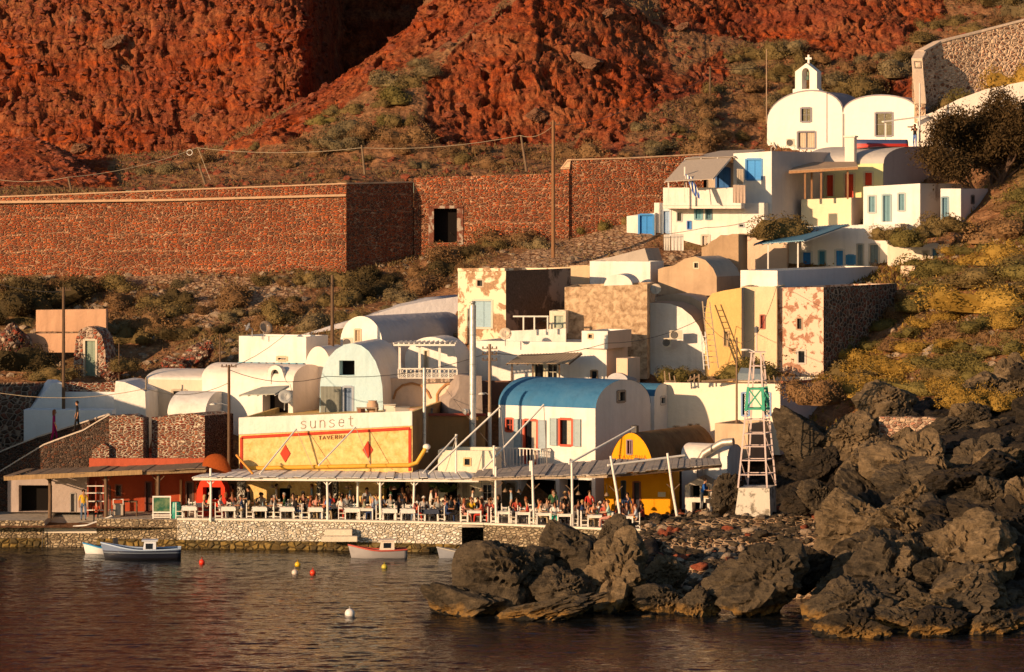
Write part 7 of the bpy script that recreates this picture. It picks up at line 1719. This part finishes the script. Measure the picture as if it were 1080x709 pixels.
buoy(213, 593.5, (0.7, 0.04, 0.015), .16, 'red buoy floating nearest the largest motorboat'); buoy(314, 596, (0.7, 0.42, 0.02), .16, 'yellow buoy above the small white one'); buoy(311, 604.5, (0.6, 0.5, 0.42), .17, 'small white buoy in the middle trio'); buoy(330, 604.5, (0.72, 0.05, 0.015), .16, 'red buoy right of the small white one'); buoy(405.5, 598.5, (0.5, 0.4, 0.05), .16, 'yellow black buoy under the fishing boat'); buoy(369, 648.5, (0.7, 0.66, 0.62), .24, 'lone large white buoy on open water')
wire([(139, 571, 198), (139, 556, 201)], .02, 'mooring rope from the motorboat up to the quay', .05, 'mooring_rope', 'rope'); wire([(46, 556, 203), (44, 582, 202.9)], .03, 'mooring rope hanging down the quay corner', 0, 'mooring_rope', 'rope')
# ================================================================= tables and chairs
def table_proto(name, label, dark_top=False):
    t = thing(name, label, 'table'); m = M(); m.box(-.4, .4, -.4, .4, .70, .745); m.build('tabletop', WP, t)
    m = M(); [m.box(-.36, .36, y - .02, y + .02, .60, .697) for y in (-.34, .34)]; [m.box(x - .02, x + .02, -.318, .318, .60, .697) for x in (-.34, .34)]; m.build('apron', WP, t)
    for sx_ in (-1, 1):
        for sy_ in (-1, 1): m = M(); m.box(sx_ * .36 - .032, sx_ * .36 + .032, sy_ * .36 - .032, sy_ * .36 + .032, 0, .70); m.build('leg', WP, t)
    return t
def chair_proto():
    t = thing('taverna_chair', 'x', 'chair'); m = M(); m.box(-.2, .2, -.2, .2, .43, .465); m.build('seat', paint((0.62, 0.55, 0.42)), t)
    for sx_, sy_, H_ in ((-1, -1, .95), (-1, 1, .95), (1, -1, .43), (1, 1, .43)): m = M(); m.box(sx_ * .19 - .022, sx_ * .19 + .022, sy_ * .19 - .022, sy_ * .19 + .022, 0, H_); m.build('leg', WP, t)
    m = M()
    for z in (.55, .68, .82): m.box(-.205, -.18, -.168, .168, z, z + .07)
    m.build('backrest', WP, t); m = M(); m.box(-.17, .17, -.202, -.178, .18, .21); m.build('stretcher', WP, t); m = M(); m.box(-.17, .17, .178, .202, .18, .21); m.build('stretcher', WP, t)
    return t
TB = table_proto('taverna_table', 'x'); CHP = chair_proto()
def cloth_mesh(c):
    n = 16; m = M(); vs = []
    for j in range(n + 1):
        for i in range(n + 1):
            x, y = (i / n * 2 - 1) * .68, (j / n * 2 - 1) * .68; ox, oy = max(0, abs(x) - .41), max(0, abs(y) - .41); o = max(ox, oy)
            xx, yy = math.copysign(min(abs(x), .415 + .05 * o), x), math.copysign(min(abs(y), .415 + .05 * o), y)
            if ox > 0: xx += math.copysign(.03 * math.sin(y * 22) * ox / .27, x)
            if oy > 0: yy += math.copysign(.03 * math.sin(x * 22) * oy / .27, y)
            vs.append((xx, yy, .752 - (ox + oy) * (.9 if ox * oy == 0 else .75)))
    m.add(vs, [(j * (n + 1) + i, j * (n + 1) + i + 1, (j + 1) * (n + 1) + i + 1, (j + 1) * (n + 1) + i) for j in range(n) for i in range(n)], 0, True)
    return m
CLM = cloth_mesh(0)
def quay_front(px):
    return float(np.interp(px, [a for a, b in QF], [b for a, b in QF]))
def near(px):
    marks = [(150, 'the menu board'), (222, 'the first canopy post'), (262, 'the patterned pillar'), (300, 'the first red diamond'), (345, 'the landing steps'), (388, 'the second red diamond'), (437, 'the last thick canopy post'), (470, 'the ochre pipe end'), (498, 'the dark culvert'), (523, 'the first crooked post'), (562, 'the second crooked post'), (604, 'the third crooked post'), (652, 'the tilted post'), (690, 'the orange facade'), (740, 'the grill house')]
    return min(marks, key=lambda q: abs(q[0] - px))[1]
used_l = {}
def uniq(s):
    """a repeated phrase is told apart by its order along the quay, from the menu board end"""
    k = used_l.get(s, 0); used_l[s] = k + 1
    return s if k == 0 else s + ', ' + ['', 'second', 'third', 'fourth', 'fifth', 'sixth', 'seventh', 'eighth'][min(k, 7)] + ' from there'
first = {'t': True, 'c': True}
def place(proto, key, x, y, rz, label, group):
    if first[key]: o = proto; first[key] = False
    else: o = copy_tree(proto)
    o.location = (x, y, ZQ + .003); o.rotation_euler = (0, 0, rz); o['label'] = uniq(label); o['group'] = group; return o
WHC = cloth((0.74, 0.70, 0.64)); DKC = cloth((0.05, 0.06, 0.09))
FR = [(200, 1), (241, 1), (274, 1), (303, 1), (333, 1), (371, 1), (386, 0), (411, 1), (430, 1), (455, 2), (500, 0), (532, 0), (551, 0), (573, 0), (595, 0), (627, 0), (660, 0)]
BK = [(213, 1), (255, 1), (290, 1), (322, 1), (356, 1), (396, 1), (424, 1), (468, 1), (515, 0), (560, 0), (585, 0), (640, 0)]
rr = random.Random(31)
for row_, L_, off in (('front row', FR, .75), ('back row', BK, 3.1)):
    for (px, cl) in L_:
        Y = quay_front(px) + off; x = qx(px, Y); near_ = near(px); kind = 'clothed' if cl else 'bare white'
        place(TB, 't', x, Y, rr.uniform(-.05, .05), f'{kind} taverna table in the {row_} by {near_}', 'taverna tables on the quay')
        if cl:
            o = CLM.build('tablecloth', DKC if cl == 2 else WHC); o.location = (x, Y, ZQ + .006); tag(o, uniq(f'{"dark blue" if cl == 2 else "white"} cloth on the {row_} table by {near_}'), 'tablecloth', 'tablecloths on the taverna tables')
        m = M(); m.lathe([(0, 0), (.09, 0), (.12, .015), (.12, .02), (0, .008)], (0, 0, 0), 12); m.lathe([(.0, 0), (.035, 0), (.04, .11), (.015, .15), (.015, .24), (0, .24)], (.2, .1, 0), 8, 1) if row_ == 'x' else None
        o = m.build('plate', paint((0.75, 0.72, 0.66), .25, 0)); o.location = (x - .12, Y - .15, ZQ + .76); tag(o, uniq(f'white plate on the {row_} table by {near_}'), 'plate', 'plates on the tables')
        b_ = M(); b_.lathe([(0, 0), (.036, 0), (.038, .14), (.014, .18), (.014, .25), (0, .25)], (0, 0, 0), 8); o = b_.build('bottle', paint(rr.choice([(0.03, 0.08, 0.03), (0.2, 0.3, 0.35), (0.3, 0.14, 0.03)]), .15, 0)); o.location = (x + .16, Y + .08, ZQ + .76); tag(o, uniq(f'small bottle on the {row_} table by {near_}'), 'bottle', 'bottles on the tables')
        for s_, rz in ((-1, 0), (1, math.pi)):
            if row_ == 'front row' and px in (386,): continue
            place(CHP, 'c', x + s_ * .55, Y + rr.uniform(-.08, .08), rz + rr.uniform(-.15, .15), f'chair {"facing" if s_ < 0 else "backing"} the tower, {row_} by {near_}', 'white taverna chairs')
        if rr.random() < .6: place(CHP, 'c', x + .05, Y + .6, -math.pi / 2, f'chair behind the {row_} table by {near_}', 'white taverna chairs')
# ================================================================= people
SKIN = cloth((0.42, 0.22, 0.13))
def skin_mesh(name, J, edges, root, cls):
    """J: {name: (pos, radius)}; grows one continuous surface; cls(edge)->material slot"""
    ks = list(J); me = bpy.data.meshes.new(name); me.from_pydata([J[k][0] for k in ks], [(ks.index(a), ks.index(b)) for a, b in edges], [])
    o = bpy.data.objects.new(name, me); COL.objects.link(o); md = o.modifiers.new('skin', 'SKIN'); md.use_smooth_shade = True; md.branch_smoothing = .6
    if not me.skin_vertices: me.skin_vertices.new(name='')
    for i, k in enumerate(ks):
        r = J[k][1]; me.skin_vertices[0].data[i].radius = r if isinstance(r, tuple) else (r, r); me.skin_vertices[0].data[i].use_root = (k == root)
    sb = o.modifiers.new('sub', 'SUBSURF'); sb.levels = 1; sb.render_levels = 1
    dg = bpy.context.evaluated_depsgraph_get(); out = bpy.data.meshes.new_from_object(o.evaluated_get(dg)); COL.objects.unlink(o); bpy.data.objects.remove(o)
    for k in range(4): out.materials.append(SKIN)
    segs = [(np.array(J[a][0]), np.array(J[b][0]), cls(a, b)) for a, b in edges]
    c = np.empty(len(out.polygons) * 3); out.polygons.foreach_get('center', c); c = c.reshape(-1, 3); best = np.full(len(c), 9.0); mi = np.zeros(len(c), int)
    for a, b, k in segs:
        d = b - a; t = np.clip(((c - a) @ d) / (d @ d + 1e-9), 0, 1); dist = np.linalg.norm(c - (a + t[:, None] * d), axis=1); w = dist < best; best[w] = dist[w]; mi[w] = k
    out.polygons.foreach_set('material_index', mi.astype(np.int32)); out.name = name; return out
def figure(pose):
    J = {}
    if pose == 'sit':
        J.update(pel=((0, 0, .56), (.13, .15)), spi=((.02, 0, .76), (.11, .14)), che=((.05, 0, .98), (.115, .165)), nek=((.08, 0, 1.13), .055), hea=((.11, 0, 1.25), .088), top=((.10, 0, 1.35), .075))
        for s, n in ((-1, 'l'), (1, 'r')):
            J.update({n+'hip': ((.06, s*.1, .53), .09), n+'kne': ((.44, s*.13, .52), .065), n+'ank': ((.47, s*.13, .10), .045), n+'toe': ((.62, s*.14, .045), .04), n+'sho': ((.04, s*.18, 1.06), .065), n+'elb': ((.14, s*.25, .82), .047), n+'wri': ((.36, s*.17, .80), .034)})
            hd = (.42, s*.15, .80); J[n+'pal'] = (hd, .03)
            for f in range(4): J[f'{n}f{f}'] = ((.50 - .01 * abs(f - 1), s*(.12 + .022 * f), .785), .010)
            J[n+'thu'] = ((.45, s*.11, .81), .011)
    else:
        dx = {'stand': 0.0, 'walk': 0.0, 'photo': 0.0, 'serve': .04, 'lean': .16}[pose]
        J.update(pel=((0, 0, .93), (.115, .15)), spi=((dx*.4, 0, 1.13), (.10, .135)), che=((dx, 0, 1.34), (.11, .165)), nek=((dx*1.15, 0, 1.50), .055), hea=((dx*1.2+.03, 0, 1.63), .09), top=((dx*1.2+.02, 0, 1.73), .075))
        st = .16 if pose == 'walk' else .03
        for s, n in ((-1, 'l'), (1, 'r')):
            J.update({n+'hip': ((0, s*.1, .88), .09), n+'kne': ((s*st*.5 + .03, s*.11, .48), .06), n+'ank': ((s*st - .02, s*.11, .09), .045), n+'toe': ((s*st + .13, s*.12, .04), .04), n+'sho': ((dx, s*.19, 1.42), .063)})
            if pose == 'photo': e, w, hd = (.16, s*.22, 1.28), (.24, s*.07, 1.54), (.27, s*.05, 1.58)
            elif pose in ('serve', 'lean'): e, w, hd = (dx+.06, s*.24, 1.14), (dx+.3, s*.18, 1.10), (dx+.37, s*.17, 1.10)
            else: e, w, hd = (dx-.02 - s*st*.4, s*.25, 1.14), (dx+.06 - s*st*.6, s*.25, .90), (dx+.08 - s*st*.6, s*.24, .82)
            J.update({n+'elb': (e, .045), n+'wri': (w, .033), n+'pal': (hd, .03)})
            d = Vector(hd) - Vector(w); d.normalize(); sd_ = Vector((0, 1, 0)) if abs(d.y) < .7 else Vector((1, 0, 0))
            for f in range(4): J[f'{n}f{f}'] = (tuple(Vector(hd) + d * (.085 - .01 * abs(f - 1)) + sd_ * (.022 * (f - 1.5))), .010)
            J[n+'thu'] = (tuple(Vector(hd) + d * .03 + sd_ * (-.055 * s)), .011)
    J['nos'] = (tuple(Vector(J['hea'][0]) + Vector((.1, 0, .0))), .014)
    E = [('pel', 'spi'), ('spi', 'che'), ('che', 'nek'), ('nek', 'hea'), ('hea', 'top'), ('hea', 'nos')]
    for n in 'lr': E += [('pel', n+'hip'), (n+'hip', n+'kne'), (n+'kne', n+'ank'), (n+'ank', n+'toe'), ('che', n+'sho'), (n+'sho', n+'elb'), (n+'elb', n+'wri'), (n+'wri', n+'pal'), (n+'pal', n+'thu')] + [(n+'pal', f'{n}f{f}') for f in range(4)]
    def cls(a, b):
        if b in ('spi', 'che', 'lsho', 'rsho') or b in ('lelb', 'relb'): return 1
        if b[1:] in ('hip', 'kne'): return 2
        if b[1:] == 'ank': return 2
        if b[1:] == 'toe': return 3
        return 0
    me = skin_mesh('body_' + pose, J, E, 'pel', cls)
    hc = Vector(J['hea'][0]); return me, hc
POSES = {p: figure(p) for p in ('sit', 'stand', 'walk', 'photo', 'serve', 'lean')}
def hair_mesh(long):
    m = M(); n, k = 12, 7; vs = []
    for i in range(k + 1):
        t = math.pi * .62 * i / k
        for j in range(n):
            a = 6.2832 * j / n; back = max(0, -math.cos(a)); r = .113; z = r * 1.12 * math.cos(t); x = r * math.sin(t) * math.cos(a) - .012; y = r * .93 * math.sin(t) * math.sin(a)
            if math.cos(a) > .2 and t > .9: x, z = x * .82, max(z, .045)
            if long and i >= k - 1 and math.cos(a) < .1: z -= .16 * (1 if i == k else .3)
            vs.append((x, y, z + .03))
    m.add(vs, [(i * n + j, i * n + (j + 1) % n, (i + 1) * n + (j + 1) % n, (i + 1) * n + j) for i in range(k) for j in range(n)], 0, True); return m
HM = {}
for lg_ in (0, 1): m = hair_mesh(lg_); o = m.build('hair', cloth((0.05, 0.03, 0.02))); HM[lg_] = o.data; COL.objects.unlink(o); bpy.data.objects.remove(o)
em = M(); [em.ball((.083, s * .034, .018), .011, 6) for s in (-1, 1)]; em.box(.088, .097, -.025, .025, -.048, -.04); _e = em.build('eyes', paint((0.02, 0.012, 0.01))); EYE = _e.data; COL.objects.unlink(_e); bpy.data.objects.remove(_e)
HC_ = {'dark': (0.03, 0.018, 0.012), 'brown': (0.10, 0.05, 0.025), 'blond': (0.42, 0.26, 0.12), 'grey': (0.35, 0.32, 0.3), 'cap': (0.62, 0.58, 0.52), 'hat': (0.45, 0.3, 0.15), 'red': (0.22, 0.07, 0.03)}
SK = [cloth((0.42, 0.22, 0.13)), cloth((0.5, 0.29, 0.19)), cloth((0.32, 0.15, 0.085))]
npn = 0
def person(px, Y, pose, rz, top, bot, hair, label, z=None, long=0, s=1.0, group=None, bare=False, row=None, skin=None):
    global npn
    me, hc = POSES[pose]; o = bpy.data.objects.new('person', me); link(o); o.location = (qx(px, Y), Y, ZQ + .003 if z is None else z)
    if row is not None: o.location.z = P(px, row, Y).z
    o.rotation_euler = (0, 0, rz); o.scale = (s, s, s)
    sk = SK[(npn if skin is None else skin) % 3]; npn += 1; mats = [sk, sk if bare else cloth(top), cloth(bot), cloth((0.06, 0.045, 0.035))]
    for i in range(4): o.material_slots[i].link = 'OBJECT'; o.material_slots[i].material = mats[i]
    hm = bpy.data.objects.new('hair' if hair not in ('cap', 'hat') else hair, HM[long]); link(hm, o); hm.location = hc; hm.material_slots[0].link = 'OBJECT'; hm.material_slots[0].material = cloth(HC_[hair])
    e = bpy.data.objects.new('eyes', EYE); link(e, o); e.location = hc
    if hair in ('cap', 'hat'):
        m = M(); rr_ = .2 if hair == 'hat' else .12; m.lathe([(.10, 0), (rr_, -.01), (rr_, .0), (.1, .02)], (.05 if hair == 'cap' else 0, 0, .05), 14); b = m.build('brim', cloth(HC_[hair]), o); b.location = hc
    return tag(o, label, 'person', group)
WHT, NVY, BLK, RED_, ORG, GRY, MNT, PNK, YLW, BLU, KHK, DEN = (0.7, 0.66, 0.6), (0.03, 0.05, 0.12), (0.02, 0.018, 0.018), (0.5, 0.05, 0.03), (0.6, 0.16, 0.05), (0.3, 0.3, 0.3), (0.35, 0.52, 0.45), (0.6, 0.28, 0.22), (0.7, 0.42, 0.03), (0.12, 0.2, 0.45), (0.4, 0.3, 0.18), (0.12, 0.17, 0.26)
F0, FL, FB = 0.0, math.pi, -math.pi / 2    # facing right, left, the camera
def sit(px, rz, top, bot, hair, label, row=.75, dx=0, **k): person(px, quay_front(px) + row + dx, 'sit', rz, top, bot, hair, label, **k)
sit(214, F0, (0.35, 0.2, 0.12), BLK, 'blond', 'tanned blond diner in a strappy brown top by the first canopy post', long=1)
sit(231, F0 - .3, WHT, WHT, 'red', 'sunburnt diner in a loose white shirt right of the first canopy post')
sit(256, FL, NVY, KHK, 'dark', 'diner in a navy shirt and dark cap hair facing the first post')
person(263, 203.4, 'serve', FL, BLK, KHK, 'dark', 'tall waiter in black standing beside the patterned pillar')
sit(285, F0, (0.25, 0.22, 0.2), BLK, 'dark', 'diner in brown grey shirt facing right under the first diamond'); sit(291, FL, (0.32, 0.28, 0.26), BLK, 'grey', 'grey haired diner in a taupe shirt under the first diamond')
sit(311, F0, BLK, NVY, 'dark', 'diner all in black left of the thin pole'); sit(309, FB, (0.1, 0.08, 0.07), BLK, 'dark', 'dark dressed diner facing the water behind the thin pole', row=2.3)
sit(326, F0, (0.3, 0.07, 0.04), KHK, 'red', 'diner in a maroon top left of the landing steps'); sit(334, FB, PNK, KHK, 'brown', 'diner in a pink top facing the water above the landing steps', row=1.5, long=1)
sit(348, FL - .5, BLU, DEN, 'grey', 'broad man in a blue shirt at the white post', s=1.12); sit(341, F0, (0.4, 0.12, 0.06), KHK, 'brown', 'diner in rust red opposite the broad man in blue')
sit(360, FB, WHT, RED_, 'dark', 'diner in white top and red skirt facing the water', row=1.2, long=1); sit(373, FB, BLK, BLK, 'dark', 'dark haired diner in black behind the white clothed table', row=2.2)
person(387, 203.0, 'stand', FB, GRY, BLK, 'dark', 'standing waiter in a grey T-shirt under the second diamond')
sit(383, F0, (0.25, 0.25, 0.17), NVY, 'dark', 'diner in camouflage shirt left of the white post pair'); sit(395, FL, (0.22, 0.26, 0.36), NVY, 'grey', 'grey haired diner in slate blue beside the second thick post')
person(424, 204.2, 'stand', FB, BLK, NVY, 'dark', 'man in a dark suit standing in the far doorway shade'); person(430, 204.4, 'stand', FB, (0.12, 0.04, 0.03), BLK, 'dark', 'second man standing in the doorway in dark maroon')
sit(421, FB, (0.05, 0.04, 0.04), BLK, 'red', 'diner in dark brown facing the water left of the thick post', row=1.8); sit(441.5, FL, (0.66, 0.12, 0.06), DEN, 'cap', 'child in red orange shirt and white cap', s=.85); sit(436, F0, (0.22, 0.08, 0.08), RED_, 'brown', 'diner in plum facing the child in red orange', long=1)
person(454, 203.2, 'serve', F0, WHT, (0.55, 0.45, 0.33), 'dark', 'waiter in white shirt and cream trousers beside the plants'); sit(447, FB, (0.4, 0.38, 0.36), BLK, 'cap', 'diner in light grey with a pale cap behind the child', row=1.8)
sit(470, F0, NVY, NVY, 'dark', 'diner in navy at the dark blue clothed table'); sit(462, FB, (0.3, 0.3, 0.28), BLK, 'blond', 'blond diner behind the dark blue clothed table', row=1.7, long=1); sit(482, FL, BLK, BLK, 'dark', 'diner in black left of the dark culvert')
sit(488, F0, PNK, PNK, 'red', 'diner in a pink dress above the dark culvert', long=1); sit(497, FB, YLW, KHK, 'red', 'diner in a yellow shirt facing the water', row=1.7); sit(504, FB, (0.05, 0.03, 0.03), BLK, 'dark', 'dark haired diner in black right of the yellow shirt', row=1.9); sit(509, FL, (0.55, 0.1, 0.06), RED_, 'dark', 'diner in a coral red top facing the white table', long=1); sit(516, FB, (0.62, 0.14, 0.1), RED_, 'brown', 'diner in a red checked shirt left of the first crooked post', row=1.3)
sit(520, FL, (0.4, 0.3, 0.25), BLK, 'brown', 'diner in tan just behind the first crooked post', row=1.8)
sit(557.5, FL, (0.5, 0.06, 0.04), BLK, 'brown', 'diner in bright red left of the second crooked post'); sit(568.5, F0, (0.55, 0.42, 0.3), KHK, 'red', 'diner in beige right of the second crooked post')
sit(585, FB, WHT, (0.02, 0.33, 0.24), 'dark', 'diner in white blouse and emerald green skirt facing the water', row=.7, long=1); person(596, 200.6, 'stand', FB, (0.12, 0.1, 0.08), BLK, 'hat', 'standing person in a straw hat left of the third crooked post'); sit(597, FL, BLK, BLK, 'dark', 'diner in black beside the third crooked post')
person(601, 201.5, 'stand', FL, (0.25, 0.22, 0.2), BLK, 'dark', 'tall figure in brown standing behind the third crooked post')
sit(618.5, F0, ORG, KHK, 'red', 'shirtless sunburnt diner right of the third crooked post', bare=True); sit(626, FB, (0.5, 0.2, 0.1), KHK, 'brown', 'diner in orange brown facing the water', row=1.6); sit(631, FB, (0.3, 0.2, 0.16), BLK, 'dark', 'dark haired diner deep under the reed canopy', row=2.6, long=1); sit(633, FB, WHT, KHK, 'cap', 'pale capped diner behind the mint shirt', row=2.2)
sit(643, FL, MNT, PNK, 'brown', 'large man in a mint green shirt left of the tilted post', s=1.15); sit(638, FB, (0.5, 0.1, 0.06), RED_, 'red', 'diner in red behind the mint green shirt', row=1.9)
sit(661, FB, (0.05, 0.03, 0.03), BLK, 'red', 'diner in a black strappy top before the orange wall', row=1.4, long=1); sit(672, FL, (0.42, 0.46, 0.52), (0.5, 0.3, 0.2), 'red', 'diner in a pale blue shirt before the orange door'); sit(679, FL, (0.32, 0.04, 0.03), BLK, 'dark', 'diner in dark red nearest the rubble slope', row=1.3)
sit(654, FB, (0.55, 0.12, 0.05), KHK, 'brown', 'diner in tomato red behind the tilted post', row=1.6)
r5 = random.Random(77); PAL = [('crimson', (0.45, 0.04, 0.03)), ('white', WHT), ('black', BLK), ('grey', GRY), ('navy', NVY), ('orange', ORG), ('brown', (0.2, 0.1, 0.06)), ('pale blue', (0.3, 0.4, 0.5)), ('cream', (0.6, 0.5, 0.35)), ('rose', PNK), ('dark green', (0.04, 0.1, 0.05))]
for k in range(34):
    px = 206 + k * 13.9 + r5.uniform(-4, 4); nm, c1 = PAL[r5.randrange(len(PAL))]; hr = r5.choice(['dark', 'brown', 'dark', 'red', 'grey', 'blond'])
    if k % 3: person(px, quay_front(px) + r5.choice([2.5, 3.1, 3.8]), 'sit', r5.choice([F0, FL, FB]), c1, BLK, hr, uniq(f'diner in {nm} further back by {near(px)}'), long=r5.randrange(2))
    else: person(px, quay_front(px) + r5.uniform(3.4, 4.4), 'stand', r5.choice([F0, FL, FB]), c1, BLK, hr, uniq(f'person in {nm} standing far back by {near(px)}'), long=r5.randrange(2))
for k, (px, c1, hr, lab) in enumerate([(245, (0.3, 0.12, 0.08), 'brown', 'diner in brick red in the back row near the patterned pillar'), (275, BLK, 'dark', 'diner in black in the back row under the first diamond'), (320, (0.15, 0.06, 0.05), 'dark', 'diner in dark maroon in the back row by the doorway'), (366, GRY, 'dark', 'diner in grey in the back row near the landing steps'), (402, (0.1, 0.12, 0.18), 'dark', 'diner in slate in the back row below the second diamond'), (412, (0.35, 0.33, 0.3), 'grey', 'grey haired diner in the back row by the second thick post'), (476, (0.1, 0.1, 0.1), 'dark', 'diner in charcoal in the back row near the culvert'), (545, (0.35, 0.06, 0.04), 'dark', 'diner in wine red in the back row under the balcony'), (577, (0.3, 0.22, 0.18), 'brown', 'diner in taupe in the back row under the blue vaulted house'), (610, (0.2, 0.1, 0.07), 'dark', 'diner in chestnut brown in the back row of the reed canopy')]):
    sit(px, FB, c1, BLK, hr, lab, row=2.7)
person(88, 203.6, 'stand', FB + .3, YLW, DEN, 'dark', 'man in yellow T-shirt and denim shorts with folded arms on the slipway', z=1.45); person(102, 204.0, 'sit', FB, (0.4, 0.08, 0.04), BLK, 'dark', 'person in red crouching beside the shelf rack', z=1.35, s=.85)
person(57, 209.9, 'walk', F0, (0.34, 0.015, 0.10), (0.34, 0.015, 0.10), 'red', 'woman in a magenta dress walking on the stairway', row=468, long=1, skin=0, s=1.12); person(81.5, 210, 'walk', FL, BLK, BLK, 'dark', 'man in a dark suit higher up the stairway', row=455)
person(740, 200.2, 'lean', F0 - .3, (0.03, 0.12, 0.42), GRY, 'dark', 'man in a blue T-shirt tending the grill', row=538, skin=0); person(965, 257.5, 'photo', FL + .9, BLK, BLU, 'dark', 'photographer in black shirt and blue shorts holding a camera', row=157)
t = thing('camera', 'black camera with a long lens held by the photographer', 'camera', P(961, 134, 257.2)); m = M(); m.box(-.08, .06, -.06, .06, -.05, .05); m.build('camera_body', paint((0.02, 0.02, 0.02)), t); m = M(); m.lathe([(.04, 0), (.045, .2), (.0, .2)], (-.08, -.0, 0), 10, axis=(-1, -.5, 0)); m.build('lens', paint((0.03, 0.03, 0.03)), t)
t = thing('grill', 'dark charcoal grill in front of the man in blue', 'grill', P(750, 541, 200)); m = M(); m.box(-.3, .35, -.25, .25, .55, .75); m.build('firebox', paint((0.04, 0.035, 0.03)), t)
for x in (-.25, .3):
    for y in (-.2, .2): m = M(); m.bar((x, y, 0), (x, y, .55), .04); m.build('leg', paint((0.05, 0.045, 0.04)), t)
# hanging plants and lamps under the canopies
for k, (px, r_, lab) in enumerate([(462, 515, 'dark green climbing plant hanging behind the white shirted waiter'), (472, 518, 'trailing green plant beside the cream doorway'), (415, 514, 'leafy creeper hanging in the corner of the yellow taverna')]):
    o = bpy.data.objects.new('hanging_plant', BSH[k]); link(o); o.location = P(px, r_, 204.3); o.scale = (.5, .4, .55); o.material_slots[0].link = 'OBJECT'; o.material_slots[0].material = leafm((0.035, 0.06, 0.015), (0.08, 0.11, 0.03)); tag(o, lab, 'plant')
for k, px in enumerate((287, 305, 366, 416, 508, 533, 548, 585, 610, 640)):
    Y = quay_front(px) + 2.5; t = thing('pendant_lamp', uniq(f'unlit pendant lamp hanging under the canopy near {near(px)}'), 'lamp', (qx(px, Y), Y, 3.35), 0, 'pendant lamps under the canopies'); m = M(); m.lathe([(.02, .1), (.06, .08), (.16, -.08), (.15, -.09), (.02, .06)], (0, 0, 0), 12); m.build('lamp_shade', paint((0.2, 0.13, 0.08)), t); m = M(); m.tube([(0, 0, .1), (0, 0, .6)], .01, 4); m.build('cord', paint((0.04, 0.04, 0.04)), t)
